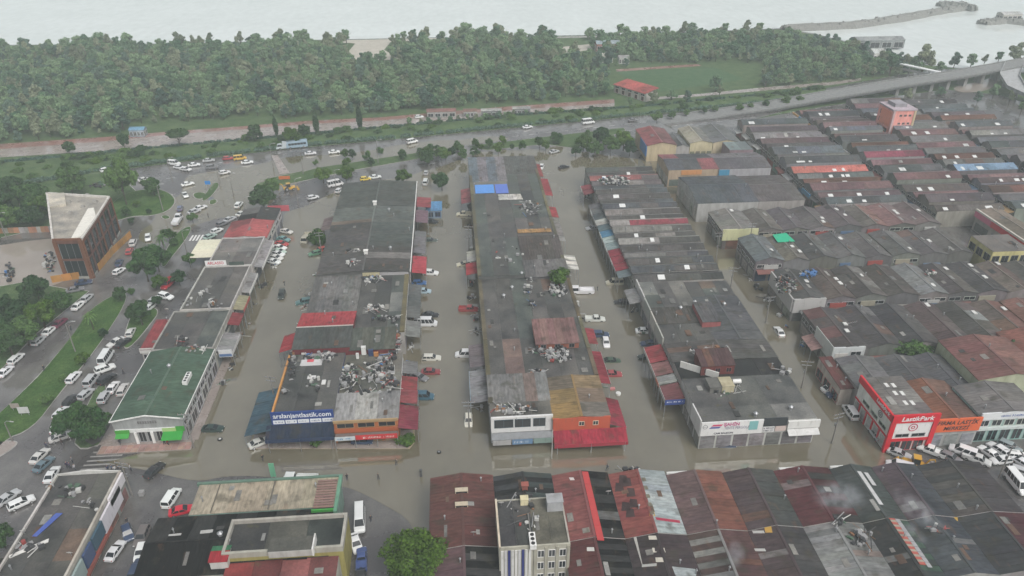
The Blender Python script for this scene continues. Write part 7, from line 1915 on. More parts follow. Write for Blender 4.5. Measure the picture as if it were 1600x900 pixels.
FL = [
 ('sedan', 332, 668, 10, 0, (0.02, 0.04, 0.035), 'dark green saloon awash beside the green roofed shop', .25), ('jeep', 440, 460, -3, 9, (0.025, 0.035, 0.03), 'dark open jeep driving through the left flooded street', .3), ('lorry', 478, 371, -6, 11, (0.36, 0.34, 0.27), 'tan army lorry wading in the left flooded street', .45),
 ('sedan', 672, 373, 10, 0, (0.06, 0.08, 0.07), 'grey-green car sunk to its windows in the second street', .55), ('hatch', 662, 453, 9, 0, (0.3, 0.4, 0.46), 'pale blue hatchback by the block in the second street', .35), ('sedan', 672, 490, 9, 0, Bk, 'black saloon above the white minibus in the second street', .35), ('minibus', 665, 504, 10, 0, Wc, 'white minibus standing in the second flooded street', .3),
 ('wagon', 674, 557, 9, 0, (0.5, 0.49, 0.44), 'cream estate car in the second flooded street', .35), ('sedan', 673, 579, 9, 0, (0.2, 0.03, 0.035), 'dark red saloon in the second flooded street', .3), ('sedan', 655, 587, 9, 3, Gy, 'grey saloon tucked behind the dark red one', .3), ('van', 661, 618, 9, 0, (0.03, 0.09, 0.13), 'dark blue van by the magenta awning', .3),
 ('pickup', 732, 481, 9, 0, (0.26, 0.03, 0.03), 'red pickup by the middle block', .4), ('van', 727, 552, -9, 0, Wc, 'white van against the middle block in the second street', .35), ('hatch', 732, 654, 0, 9, (0.6, 0.58, 0.5), 'white car afloat at the near end of the second street', .4), ('sedan', 725, 411, -9, 1, Cr, 'cream taxi against the middle block', .3), ('pickup', 725, 333, -9, 0, Cr, 'cream pickup by the middle block, farther back', .35), ('hatch', 655, 440, 8, 0, (0.04, 0.12, 0.3), 'bright blue car under the block awning', .3),
 ('lorry', 910, 454, -10, 0, Wc, 'white flatbed lorry in the third flooded street', .3), ('pickup', 930, 497, 10, 0, Wc, 'white pickup loaded with drums in the third street', .3), ('suv', 938, 521, 9, 0, Nv, 'navy utility car in the third flooded street', .35), ('hatch', 947, 533, 2, 9, Wc, 'white hatchback standing across the third street', .35), ('sedan', 956, 560, 9, 0, (0.03, 0.06, 0.035), 'dark green car sunk to its roof by the red awning', .7), ('sedan', 957, 582, 9, 0, (0.26, 0.04, 0.045), 'dark red car awash in the third flooded street', .4),
 ('sedan', 1007, 515, 9, 0, Wc, 'white saloon by the right block in the third street', .3), ('sedan', 1015, 535, -9, 0, Nv, 'navy saloon by the right block in the third street', .3), ('hatch', 1010, 556, -9, 0, (0.02, 0.04, 0.03), 'dark green hatchback beside the red street canopy', .35), ('sedan', 881, 260, 9, -2, Bk, 'black saloon at the far end of the third street', .2), ('sedan', 866, 236, 9, -2, Sv, 'silver saloon farthest along the third street', .1), ('hatch', 846, 260, -3, 7, Wc, 'white car at the far corner of the middle block', .2),
 ('sedan', 1218, 516, -5, -8, Wc, 'white saloon alone in the flooded alley', .35), ('sedan', 1298, 606, 10, -2, Wc, 'white saloon beside the navy pickup in the alley', .15), ('pickup', 1309, 615, -10, 1, Nv, 'navy pickup beside the white saloon in the alley', .15), ('van', 1329, 644, -6, -9, Wc, 'white van on the wet kerb by the red tyre dealer', .0), ('hatch', 1369, 678, -6, -8, Sv, 'silver car against the red and white tyre dealer', .0), ('sedan', 1133, 691, 10, 0, Nv, 'navy car sunk in front of the long white sign shop', .5),
 ('hatch', 492, 395, -9, 2, (0.08, 0.2, 0.12), 'green and white hatchback by the left flooded street', .1), ('hatch', 500, 390, -9, 2, (0.4, 0.08, 0.06), 'red hatchback behind the green one', .1), ('van', 665, 284, 2, -7, Wc, 'white van behind the blue kiosk', .15), ('hatch', 666, 269, 2, -7, Sv, 'silver hatchback beyond the blue kiosk', .1),
]
for (t, x, y, dx, dy, c, l, s) in FL: vehicle(t, x, y, dx, dy, c, l, fs, s)
for i, (x, y, c, w) in enumerate(((447, 361, Wc, 'white saloon farthest'), (443, 373, (0.12, 0.25, 0.25), 'teal saloon second farthest'), (440, 380, (0.36, 0.04, 0.04), 'red saloon third'), (437, 386, Wc, 'white saloon below the red'), (436, 392, (0.4, 0.5, 0.44), 'pale green saloon'), (434, 396, Wc, 'white saloon below the green'), (431, 402, (0.6, 0.6, 0.58), 'off-white saloon second nearest'), (427, 408, Wc, 'white saloon nearest'))):
    vehicle('sedan', x, y, 10, 2, c, w + ' in the slanting row of cars by the left street', 'slanting row of parked cars', .05)
RP = [('sedan', 1405, 708, 11, 4, Sv, 'silver saloon in front of the red tyre dealer'), ('pickup', 1455, 704, -11, -4, Wc, 'white pickup with grey bed before the tyre dealer door'), ('van', 1504, 705, -11, -4, Wc, 'white van before the orange signed tyre centre'), ('van', 1405, 729, -11, -3, Wc, 'white van partly behind the roofs by the digger'),
 ('pickup', 1526, 717, 11, 4, (0.5, 0.51, 0.5), 'pale pickup with covered grey bed in the tyre yard'), ('sedan', 1546, 707, -9, -6, Wc, 'white saloon behind the pale hatchback in the tyre yard'), ('suv', 1560, 702, -9, -6, Wc, 'white utility car by the teal showroom'), ('suv', 1577, 698, 9, 4, (0.22, 0.26, 0.27), 'grey-blue utility car at the showroom door'), ('hatch', 1564, 719, -11, 1, Wc, 'white hatchback broadside in the tyre yard'), ('wagon', 1590, 711, 10, 1, Wc, 'white estate car at the right edge of the yard'),
 ('sedan', 1600, 724, 8, 5, Wc, 'white saloon cut by the right edge of the yard'), ('minibus', 1588, 755, 10, 12, Wc, 'white minibus at the right edge beside the tin roofs'), ('hatch', 1595, 736, 9, 3, Sv, 'silver hatchback above the minibus at the right edge'), ('hatch', 1485, 714, 9, 4, Gy, 'grey hatchback in the shade of the white van')]
for t in RP: vehicle(*t, 'vehicles in the tyre yard')
JC = [('van', 272, 255, Wc, 9, 1), ('sedan', 280, 261, Wc, 9, 1), ('sedan', 290, 264, Wc, 9, 1), ('sedan', 303, 257, Wc, 9, -1), ('sedan', 326, 250, Sv, 9, -1), ('suv', 331, 261, Gy, 9, -1), ('hatch', 351, 269, Wc, 9, -2), ('hatch', 356, 247, Rd, 9, -1), ('sedan', 386, 253, Wc, 9, -1), ('sedan', 289, 304, Wc, 5, 8), ('sedan', 313, 324, Wc, 9, -3), ('sedan', 303, 330, Sv, 9, -3), ('hatch', 281, 325, (0.1, 0.12, 0.2), 2, -8), ('lorry', 277, 345, Wc, 5, -8), ('hatch', 231, 371, Wc, 0, 8), ('sedan', 293, 287, Wc, 9, -2),
 ('suv', 208, 379, Wc, 4, -9), ('hatch', 202, 392, (0.36, 0.04, 0.04), 4, -9), ('sedan', 186, 410, Nv, 4, -9), ('hatch', 186, 423, Wc, 9, -6), ('hatch', 165, 265, Wc, 9, -2), ('sedan', 225, 280, Wc, 9, -2), ('sedan', 378, 333, Wc, 9, -4), ('sedan', 359, 342, Sv, 9, -4), ('hatch', 347, 349, Gy, 9, -4), ('hatch', 339, 360, Wc, 9, -4), ('sedan', 328, 369, (0.3, 0.4, 0.36), 9, -4), ('suv', 373, 320, Wc, 6, -7)]
JL = ['white van nearest the embankment, far left of the junction queue', 'white saloon just right of the junction queue van', 'white saloon third in the junction queue', 'white saloon alone above the queue at the junction', 'silver saloon against the embankment at the junction', 'dark grey utility car with splash at the junction', 'white hatchback crossing the middle of the junction', 'red hatchback left of the yellow van', 'white saloon right below the yellow van', 'white saloon by the shrub island at the roundabout', 'white saloon leading the pair on the wet junction', 'silver saloon behind, in the pair on the wet junction', 'dark blue hatchback beside the roundabout lawn', 'white lorry loaded with junk beside the narrow lawn', 'white hatchback on the wide pavement beyond the office', 'white saloon half hidden by the shrub island', 'white utility car by the office hoarding', 'red hatchback by the office hoarding', 'navy saloon by the boulevard tree', 'white hatchback at the foot of the boulevard tree', 'white hatchback on the highway behind the tall tree', 'white saloon on the highway beside the roundabout lawn', 'white saloon at the top of the slanting queue by the red roof', 'silver saloon second in the slanting queue by the red roof', 'grey hatchback third in the slanting queue by the red roof', 'white hatchback fourth in the slanting queue by the red roof', 'pale green saloon last in the slanting queue by the canopy', 'white utility car beside the dark junction tree']
for (t, x, y, c, dx, dy), l in zip(JC, JL): vehicle(t, x, y, dx, dy, c, l, jn_)
HC = [('van', 375, 247, 9, -1, (0.55, 0.34, 0.05), 'yellow and white delivery van at the junction'), ('sedan', 485, 239, 10, -1, Wc, 'white saloon left of two on the highway'), ('sedan', 522, 237, 10, -1, Wc, 'white saloon right of two on the highway'), ('van', 644, 221, 9, -2, Wc, 'white van on the highway beside the embankment'), ('hatch', 655, 182, 9, -1, Wc, 'white car on the promenade among the trees'), ('minibus', 919, 191, 9, -1, Wc, 'white minibus on the far highway'), ('sedan', 989, 187, 9, -1, Gy, 'grey saloon farthest along the highway'), ('sedan', 824, 198, 9, -1, Wc, 'white saloon on the highway behind the middle block'), ('minibus', 524, 288, 10, -2, Wc, 'white minibus behind the dark warehouse roof'), ('hatch', 571, 279, 9, -1, (0.6, 0.45, 0.06), 'yellow taxi beyond the dark warehouse roof'), ('sedan', 586, 276, 9, -1, Wc, 'white saloon right of the yellow taxi'), ('hatch', 530, 297, 6, -5, Wc, 'white hatchback at the corner of the dark warehouse'), ('hatch', 489, 308, 9, -2, Wc, 'white hatchback on the brick pavement by the digger'), ('box_lorry', 445, 230, -10, 1, (0.45, 0.5, 0.52), 'pale blue box lorry on the highway'), ('city_bus', 464, 228, -10, 1, (0.26, 0.36, 0.44), 'pale blue bus right behind the box lorry on the highway'), ('city_bus', 1385, 313, 4, 6, (0.5, 0.5, 0.5), 'pale bus parked among the eastern roofs'), ('hatch', 1412, 300, 9, 0, Wc, 'white hatchback in the second eastern alley'), ('van', 1445, 352, 9, 2, Wc, 'white van at the near end of the second eastern alley')]
for t in HC: vehicle(*t)
# more vehicles left along the drowned shop fronts
r9 = random.Random(9)
CN = [('white', Wc), ('silver', Sv), ('dark grey', Gy), ('black', Bk), ('navy', Nv), ('dark red', (0.2, 0.03, 0.03)), ('beige', Cr), ('teal', (0.06, 0.14, 0.14))]
for (xe, rows_, side_, lab) in ((-8.0, (425, 345), 10, 'east front of the tyre block'), (43.2, (470, 440, 355), -10, 'west front of the right block'), (-41.5, (470, ), -10, 'west front of the tyre block')):
    for n_, pr in enumerate(rows_):
        cn, cc_ = CN[(n_ * 3 + int(xe)) % 8]
        ty = r9.choice(['sedan', 'hatch', 'van', 'suv', 'sedan'])
        a, b_ = IMG(xe, YY(pr, xe, .7), .7)
        vehicle(ty, a, b_, side_, r9.uniform(-2, 2), cc_, '%s %s sunk at the %s, %s from the camera' % (cn, {'sedan': 'saloon', 'hatch': 'hatchback', 'van': 'van', 'suv': 'utility car'}[ty], lab, ORD[n_ + 1]), fs, r9.uniform(.25, .45))
# yellow wheeled digger in the tyre yard
def digger(cx, cy_, a, label):
    x, y = G(cx, cy_, .8)
    o = thing('digger', label, 'digger', (x, y, 0.03), a)
    Y = (0.5, 0.28, 0.02)
    def part(n, m, mat='gloss', col=Y):
        me = m.mesh(n); me.materials.append(M[mat]); return put(n, me, None, o, col)
    part('chassis', loft([sec(-1.9, 1.5, .5, 1.15), sec(-1.2, 1.9, .45, 1.35), sec(1.2, 1.7, .45, 1.3), sec(2.1, 1.3, .5, 1.15)]))
    part('cab', MB().hexa([(-.9, -.75, 1.3), (.5, -.75, 1.3), (.5, .75, 1.3), (-.9, .75, 1.3)], [(-.8, -.65, 2.6), (.3, -.65, 2.6), (.3, .65, 2.6), (-.8, .65, 2.6)]), 'glass')
    part('cab_roof', MB().box(-.95, .45, -.75, .75, 2.6, 2.72))
    part('front_loader', MB().tube([(.9, .6, 1.2), (1.9, .6, 1.3), (2.7, .6, .5)], .1).tube([(.9, -.6, 1.2), (1.9, -.6, 1.3), (2.7, -.6, .5)], .1))
    part('bucket', MB().hexa([(2.6, -1.1, .05), (3.5, -1.1, .05), (3.5, 1.1, .05), (2.6, 1.1, .05)], [(2.6, -1.1, .9), (2.9, -1.1, .9), (2.9, 1.1, .9), (2.6, 1.1, .9)]))
    part('boom', MB().tube([(-1.8, 0, 1.1), (-2.4, 0, 2.6), (-3.2, 0, 2.9)], [.18, .16, .13]).tube([(-3.2, 0, 2.9), (-3.7, 0, 1.4)], [.13, .1]))
    part('rear_bucket', MB().hexa([(-4.0, -.35, .6), (-3.4, -.35, .8), (-3.4, .35, .8), (-4.0, .35, .6)], [(-3.9, -.35, 1.4), (-3.5, -.35, 1.4), (-3.5, .35, 1.4), (-3.9, .35, 1.4)]))
    wb, ws = wheel_mesh(.75, .45), wheel_mesh(.5, .35)
    for s in (-1, 1):
        c = put('wheel', wb, None, o); c.location = (-.9, s * .95, .75)
        c = put('wheel', ws, None, o); c.location = (1.4, s * .85, .5)
digger(1428, 725, 2.7, 'yellow wheeled digger working in the tyre yard')
digger(452, 294, .3, 'orange digger on the median behind the dark tree')
# ---------------------------------------------------------------- people
def person_mesh(seed, pose):
    rr = random.Random(seed)
    st = .18 if pose == 'walk' else .1
    V = [(0, 0, .95), (0, 0, 1.2), (0, 0, 1.42), (0, .02, 1.52), (0, .03, 1.66), (0, .03, 1.74),
         (.1, 0, .9), (.11, st, .5), (.11, st * .4, .09), (.11, st * .4 + .16, .05), (-.1, 0, .9), (-.11, -st * .6, .5), (-.11, -st * 1.5, .1), (-.11, -st * 1.5 + .16, .05),
         (.19, 0, 1.4), (.26, -.04, 1.13), (.25, .1, .9), (.24, .15, .82), (-.19, 0, 1.4), (-.26, .04, 1.13), (-.24, .16, .92), (-.23, .2, .84)]
    Ed = [(0, 1), (1, 2), (2, 3), (3, 4), (4, 5), (0, 6), (6, 7), (7, 8), (8, 9), (0, 10), (10, 11), (11, 12), (12, 13), (2, 14), (14, 15), (15, 16), (16, 17), (2, 18), (18, 19), (19, 20), (20, 21)]
    Rd_ = [(.16, .11), (.15, .11), (.17, .1), (.06, .06), (.1, .11), (.08, .09), (.09, .09), (.065, .07), (.045, .05), (.04, .03), (.09, .09), (.065, .07), (.045, .05), (.04, .03), (.06, .06), (.05, .05), (.04, .04), (.035, .03), (.06, .06), (.05, .05), (.04, .04), (.035, .03)]
    me = bpy.data.meshes.new('person'); me.from_pydata(V, Ed, [])
    o = bpy.data.objects.new('person_build', me); COL.objects.link(o)
    o.modifiers.new('s', 'SKIN'); o.modifiers.new('b', 'SUBSURF').levels = 1
    for i, sv in enumerate(me.skin_vertices[0].data): sv.radius = Rd_[i]; sv.use_root = (i == 0)
    out = bpy.data.meshes.new_from_object(o.evaluated_get(bpy.context.evaluated_depsgraph_get()))
    bpy.data.objects.remove(o)
    for m in (M['plastic'], M_TROUSER, M_SKIN, M_HAIR): out.materials.append(m)
    for p in out.polygons:
        z, y, x = p.center.z, p.center.y, abs(p.center.x)
        p.material_index = 3 if (z > 1.7 or (z > 1.58 and y < .0)) else 2 if (z > 1.5 or (z < .93 and x > .2)) else 0 if z > .93 else 1
        p.use_smooth = True
    return out
M_TROUSER = m_plain('trouser_cloth', (0.03, 0.035, 0.05), .9)
M_SKIN = m_plain('skin', (0.45, 0.27, 0.19), .6)
M_HAIR = m_plain('hair', (0.02, 0.015, 0.012), .7)
PM = [person_mesh(1, 'walk'), person_mesh(2, 'stand')]
PE = [(72, 696, (0.06, 0.06, 0.1), 'person in dark blue beside the white saloon at the junction'), (112, 718, (0.2, 0.2, 0.22), 'person in grey standing apart at the junction'), (104, 726, (0.05, 0.04, 0.08), 'person in navy, left of the pair on the wet road'), (108, 727, (0.08, 0.05, 0.12), 'person in purple, right of the pair on the wet road'), (116, 730, (0.5, 0.5, 0.52), 'person in white right of the wet road pair'),
 (168, 732, (0.04, 0.05, 0.1), 'person at the left of the crowd behind the long flat roof'), (174, 731, (0.1, 0.14, 0.22), 'person in blue in the crowd behind the long flat roof'), (179, 733, (0.55, 0.55, 0.55), 'person in white in the crowd behind the long flat roof'), (184, 731, (0.03, 0.03, 0.04), 'person in black in the crowd behind the long flat roof'), (188, 734, (0.1, 0.1, 0.1), 'person in dark grey in the crowd by the utility pole'), (193, 735, (0.12, 0.12, 0.05), 'person in olive in the crowd by the utility pole'), (203, 730, (0.4, 0.4, 0.42), 'person in pale grey right of the utility pole'),
 (187, 690, (0.05, 0.05, 0.06), 'person under the left green awning'), (256, 690, (0.03, 0.03, 0.03), 'person in black under the right green awning'), (262, 691, (0.4, 0.05, 0.04), 'person in red under the right green awning'),
 (68, 575, (0.04, 0.04, 0.05), 'person in black crossing the left road'), (192, 580, (0.04, 0.04, 0.05), 'person in black standing among the boulevard cars'), (110, 512, (0.07, 0.07, 0.08), 'person walking beside the dark red car'), (96, 690, (0.1, 0.08, 0.08), 'person bending by the white taxi'),
 (198, 814, (0.03, 0.03, 0.04), 'person in black behind the navy hatchback'), (542, 745, (0.03, 0.03, 0.035), 'person in black wading by the green roof edge'), (591, 744, (0.05, 0.05, 0.05), 'person wading in the middle of the front flood'), (410, 715, (0.04, 0.04, 0.04), 'person wading below the white car'), (619, 722, (0.12, 0.11, 0.1), 'person wading towards the tyre shop corner'),
 (530, 800, (0.05, 0.05, 0.05), 'person by the green edged roof in the bottom street'), (579, 810, (0.05, 0.05, 0.06), 'person beside the white minibus door'), (949, 730, (0.1, 0.12, 0.14), 'person wading behind the red tin roof'), (934, 450, (0.04, 0.04, 0.04), 'person standing in the third street by the flatbed lorry'), (301, 361, (0.05, 0.05, 0.05), 'person crossing by the zebra stripes'), (325, 336, (0.06, 0.05, 0.05), 'person crossing the wet junction'), (1478, 720, (0.05, 0.05, 0.06), 'person in black in the tyre yard'), (1424, 738 - 6, (0.3, 0.3, 0.3), 'person beside the yellow digger'), (445, 447, (0.05, 0.06, 0.05), 'person standing in the open jeep')]
for i, (a, b_, c, l) in enumerate(PE):
    x, y = G(a, b_, .9)
    o = put('person', PM[i % 2], None, None, c)
    o.location = (x, y, 1.0 if 'jeep' in l else .03); o.rotation_euler = (0, 0, i * 1.9)
    tag(o, l, 'person')

# ---------------------------------------------------------------- poles
def pole(px_, py_, h, label, arm=1.4, kind_='utility', group=None, col=(0.2, 0.19, 0.18)):
    x, y = G(px_, py_, 0)
    nm = {'utility': 'utility_pole', 'lamp': 'street_lamp', 'mast': 'flagpole'}[kind_]
    o = thing(nm, label, {'utility': 'pole', 'lamp': 'street lamp', 'mast': 'flagpole'}[kind_], (x, y, 0), rnd.uniform(-.3, .3), group)
    def part(n, m, mat='concrete', c=col):
        me = m.mesh(n); me.materials.append(M[mat]); return put(n, me, None, o, c)
    part('shaft', MB().tube([(0, 0, -.3), (0, 0, h * .5), (0, 0, h)], [.17, .13, .09] if kind_ != 'mast' else [.09, .07, .05], 8))
    if kind_ == 'utility':
        for k in range(2): part('crossarm', MB().box(-arm / (1 + .3 * k), arm / (1 + .3 * k), -.06, .06, h - .4 - k * .9, h - .28 - k * .9), 'steel')
        for k in (-1, -.4, .4, 1): part('insulator', MB().cyl((arm * k * .92, 0, h - .28), .06, .25, 6), 'plastic', (0.3, 0.22, 0.18))
        part('transformer_box', MB().box(-.2, .2, .12, .42, h * .55, h * .55 + .7), 'steel')
    elif kind_ == 'lamp':
        part('arm', MB().tube([(0, 0, h), (.7, 0, h + .5), (1.7, 0, h + .6)], [.07, .06, .05], 6), 'steel')
        part('lantern', MB().hexa([(1.5, -.12, h + .52), (2.3, -.1, h + .55), (2.3, .1, h + .55), (1.5, .12, h + .52)], [(1.5, -.1, h + .66), (2.25, -.07, h + .64), (2.25, .07, h + .64), (1.5, .1, h + .66)]), 'paint', (0.4, 0.4, 0.4))
    return o
for (a, b_, h, l) in ((1252, 606, 7.5, 'utility pole in the flooded alley beside the grey flat roof'), (1299, 693, 8, 'utility pole at the mouth of the flooded alley'), (1117, 416, 11, 'tall utility pole in the alley by the cream walled workshop'), (1168, 395, 10, 'utility pole against the pale blue-grey roof corner'), (1141, 452, 7, 'utility pole behind the broken roof corner'), (1196, 505, 8, 'utility pole in the middle of the flooded alley'), (1561, 745, 8, 'utility pole in the tyre yard at the right'), (207, 775, 8.5, 'utility pole at the corner of the long flat roof'), (303, 700, 9, 'utility pole at the corner of the green roofed shop'), (432, 640, 9, 'utility pole piercing the blue canopy'), (503, 400, 8, 'utility pole by the green street tree'), (733, 668, 7, 'utility pole at the near corner of the middle block'), (733, 395, 9, 'utility pole beside the cream taxi'), (1322, 540, 7, 'utility pole beside the white corner workshop')):
    pole(a, b_, h, l)
pole(862, 717, 7.5, 'thin white pole in the flood before the red awning', kind_='mast', col=(0.6, 0.6, 0.58))
for i, (a, b_, h, l) in enumerate(((118, 590 - 40, 8, 'street lamp on the left road by the white puddle'), (255, 330, 9, 'street lamp on the roundabout lawn'), (270, 285, 9, 'street lamp by the junction queue'), (344, 290, 8, 'street lamp at the tip of the kerb island'), (365, 306, 8, 'street lamp on the junction corner'), (427, 262, 9, 'street lamp on the paved traffic island'), (474, 272, 10, 'street lamp on the highway median'), (466, 320, 9, 'street lamp at the flooded corner by the median'), (526, 300, 8, 'street lamp at the warehouse corner'), (672, 290, 8, 'street lamp behind the blue kiosk'), (591, 255, 9, 'street lamp on the median behind the coach'), (10, 372, 8, 'street lamp left of the brown pond'), (20, 690, 5, 'lamp post on the median tip'), (734, 270, 8, 'street lamp at the far corner of the middle block'), (292, 395, 7, 'street lamp beside the cream canopy'), (388, 345, 8, 'street lamp by the red roof'))):
    pole(a, b_, h, l, kind_='lamp')
# blue direction sign on the kerb island, hoarding boards on the median
def small_sign(px_, py_, w, h, z, col, label):
    x, y = G(px_, py_)
    o = thing('road_sign', label, 'sign', (x, y, 0))
    MB().box(x - w / 2, x + w / 2, y - .05, y + .05, z, z + h).build('panel', M['board'], o, col)
    for s in (-.35, .35): MB().box(x + w * s - .05, x + w * s + .05, y + .05, y + .13, 0, z + h * .8).build('post', M['steel'], o)
small_sign(327, 298, 1.8, 1.3, 2.4, (0.02, 0.2, 0.55), 'bright blue road sign on the long kerb island')
small_sign(40, 650, 2.2, 1.6, .8, (0.5, 0.5, 0.5), 'white notice board on the grass median')
small_sign(26, 642, 1.8, 1.2, .8, (0.3, 0.26, 0.24), 'brown notice board beside the white one on the median')
small_sign(429, 752, 1.0, 3.4, 1.2, (0.15, 0.4, 0.25), 'green and white upright banner behind the cream roof')
small_sign(445, 282, 4.0, 1.2, .5, (0.5, 0.13, 0.04), 'orange works barrier behind the dark junction tree')

# ---------------------------------------------------------------- clutter on the roofs
CLM = [m_plain('scrap_white', (0.42, 0.42, 0.4), .5), m_plain('scrap_grey', (0.24, 0.24, 0.24), .6), m_plain('scrap_black', (0.03, 0.03, 0.032), .6), m_plain('scrap_red', (0.26, 0.05, 0.045), .5), m_plain('scrap_blue', (0.06, 0.16, 0.36), .5), m_plain('scrap_green', (0.06, 0.11, 0.07), .6), m_plain('scrap_rust', (0.2, 0.1, 0.05), .8)]
def scrap(pxc, pyc, wpx, hpx, n, z, weights, label, size=.55, seed=0):
    """a heap of bent panels, bumpers and boxes"""
    rr = random.Random(seed + int(pxc))
    m = MB()
    n = int(n * .8)
    for k in range(n):
        a, r = rr.uniform(0, 6.28), rr.random() ** .6
        x, y = G(pxc + math.cos(a) * r * wpx / 2, pyc + math.sin(a) * r * hpx / 2, z)
        s = size * .5 * rr.uniform(.5, 1.5)
        L, W_, T_ = s * rr.uniform(.7, 1.6), s * rr.uniform(.25, .8), rr.uniform(.05, .3) * (1 if rr.random() < .7 else 2)
        zz = z + .03 + rr.random() * .35 * (1 - r)
        rz, tl = rr.uniform(0, 6.28), rr.uniform(-.35, .35)
        c_, s_ = math.cos(rz), math.sin(rz)
        mi = rr.choices(range(7), weights)[0]
        def pt(u, v, w): return (x + c_ * u * L - s_ * v * W_, y + s_ * u * L + c_ * v * W_, max(z + .02, zz + w * T_ + tl * u * L * .8))
        sh = rr.random()
        if sh < .22:
            m.cyl((x, y, zz), .34 * rr.uniform(.7, 1.2), .24 if rr.random() < .7 else .8, 9, 2, rr.choice([2, 2, 1, mi])); continue
        if sh < .4:
            L2 = rr.uniform(.9, 2.2)
            m.tube([(x - c_ * L2, y - s_ * L2, zz + .1), (x + c_ * L2, y + s_ * L2, zz + .1 + tl * .6)], rr.uniform(.05, .1), 4, mi); continue
        if sh < .52:
            b2 = rr.uniform(.25, .5)
            m.hexa([(x + c_ * a_ * b2 - s_ * d_ * b2, y + s_ * a_ * b2 + c_ * d_ * b2, zz) for a_, d_ in ((-1, -1), (1, -1), (1, 1), (-1, 1))], [(x + c_ * a_ * b2 - s_ * d_ * b2, y + s_ * a_ * b2 + c_ * d_ * b2, zz + b2 * 1.4) for a_, d_ in ((-1, -1), (1, -1), (1, 1), (-1, 1))], mi); continue
        for (u0, u1, k0, k1) in ((-1, -.4, -.35, 0), (-.4, .4, 0, 0), (.4, 1, 0, -.35)):
            m.hexa([pt(u0, -1 + .1 * (k0 < 0), k0), pt(u1, -1 + .1 * (k1 < 0), k1), pt(u1, 1, k1), pt(u0, 1, k0)], [pt(u0, -1 + .1 * (k0 < 0), k0 + 1), pt(u1, -1 + .1 * (k1 < 0), k1 + 1), pt(u1, .9, k1 + 1), pt(u0, .9, k0 + 1)], mi)
    o = m.build('scrap_heap', CLM)
    tag(o, label, 'scrap', 'heaps of scrap', 'stuff')
WHT, MIX, DRK, GRY = (4.5, 4, 4, .4, .3, .5, .5), (3, 4, 5, 1.0, .5, .8, .9), (1, 3, 6, .3, .2, .6, .5), (2, 6, 3, .2, .2, .3, .6)
scrap(582, 437, 32, 10, 60, 6.6, WHT, 'heap of white car panels near the cream wall patch')
scrap(586, 483, 26, 10, 55, 6.6, WHT, 'heap of white bumpers behind the dark green roof')
scrap(600, 499, 40, 10, 40, 6.6, DRK, 'dark scrap strewn behind the green tin roof')
scrap(617, 500, 14, 12, 22, 6.6, WHT, 'white boxes at the mossy roof edge')
scrap(618, 530, 14, 45, 90, 6.2, MIX, 'mixed scrap along the edge beside the green roof')
scrap(545, 590, 28, 44, 120, 6.2, WHT, 'white car parts heaped in the middle of the tyre block', .5)
scrap(500, 558, 60, 14, 70, 6.7, GRY, 'grey sheet metal stack below the maroon wall', .9)
scrap(590, 580, 56, 40, 90, 6.0, GRY, 'grey debris over the yard roof')
scrap(610, 600, 26, 20, 60, 6.0, MIX, 'mixed parts at the right corner of the yard roof')
scrap(575, 614, 80, 8, 40, 6.0, WHT, 'white planks along the pale tin roof', 1.0)
scrap(488, 600, 30, 30, 18, 6.6, WHT, 'scattered white doors on the orange edged roof', .8)
scrap(456, 575, 10, 50, 40, 6.6, DRK, 'dark tyres along the orange parapet')
scrap(443, 612, 12, 10, 10, 6.6, GRY, 'two grey crates by the orange parapet', .7)
scrap(610, 560, 14, 30, 40, 6.0, MIX, 'mixed parts beside the maroon wall')
scrap(872, 453, 30, 26, 110, 6.7, (6, 3, 3, .3, .2, 2, .2), 'heap of white and green scrap beside the flatbed lorry', .5)
scrap(824, 453, 14, 14, 26, 6.7, WHT, 'small heap of white panels on the middle block')
scrap(828, 438, 12, 8, 12, 6.7, WHT, 'white crate with odds and ends on the middle block')
scrap(832, 475, 12, 8, 14, 6.7, WHT, 'few white panels in the middle of the broad roof')
scrap(872, 556, 44, 24, 150, 6.7, (7, 3, 4, .2, .2, 2, .1), 'heap of white and black car panels before the maroon shed', .5)
scrap(838, 583, 24, 14, 40, 6.6, GRY, 'grey rubble beside the yellow tin roof')
scrap(800, 640, 60, 18, 90, 6.6, (4, 3, 3, 1, .3, 1, 1), 'rubble behind the white shop front', .45)
scrap(838, 548, 16, 10, 20, 6.7, DRK, 'dark scrap left of the panel heap')
scrap(960, 283, 52, 14, 190, 6.9, (5, 3, 5, .1, .3, 2, .2), 'wide heap of wheels and panels near the far comb roofs', .55)
scrap(828, 325, 40, 24, 60, 7.5, GRY, 'grey clutter on the far right half of the middle block')
scrap(800, 400, 60, 30, 16, 7.7, GRY, 'scattered bits on the dark tin roof')
scrap(335, 478, 26, 16, 26, 6.4, GRY, 'dark bits on the long grey boulevard roof')
scrap(318, 458, 14, 8, 10, 6.4, WHT, 'white satellite dishes on the long grey boulevard roof')
scrap(300, 547, 44, 10, 44, 6.3, MIX, 'rubble ridge behind the green roof')
scrap(285, 535, 20, 16, 24, 6.3, DRK, 'dark weeds and scrap left of the rubble ridge')
scrap(555, 392, 22, 6, 14, 8.0, GRY, 'pipes on the grey roof of the taller four')
scrap(548, 410, 24, 12, 18, 8.2, (3, 3, 3, 2, 0, 0, 0), 'reddish junk on the nearest of the taller four')
scrap(1228, 445, 36, 34, 120, 7.2, DRK, 'dark engine parts covering the junk laden roof', .6)
scrap(1263, 428, 22, 12, 60, 7.4, (0.5, .5, .5, 0, 9, 0, 0), 'bright blue barrels heaped on a brown roof', .45)
scrap(1452, 428, 20, 6, 30, 7.4, WHT, 'white panels spread on a far brown roof')
scrap(1120, 545, 50, 6, 30, 6.6, DRK, 'dark bits behind the maroon rooftop house')
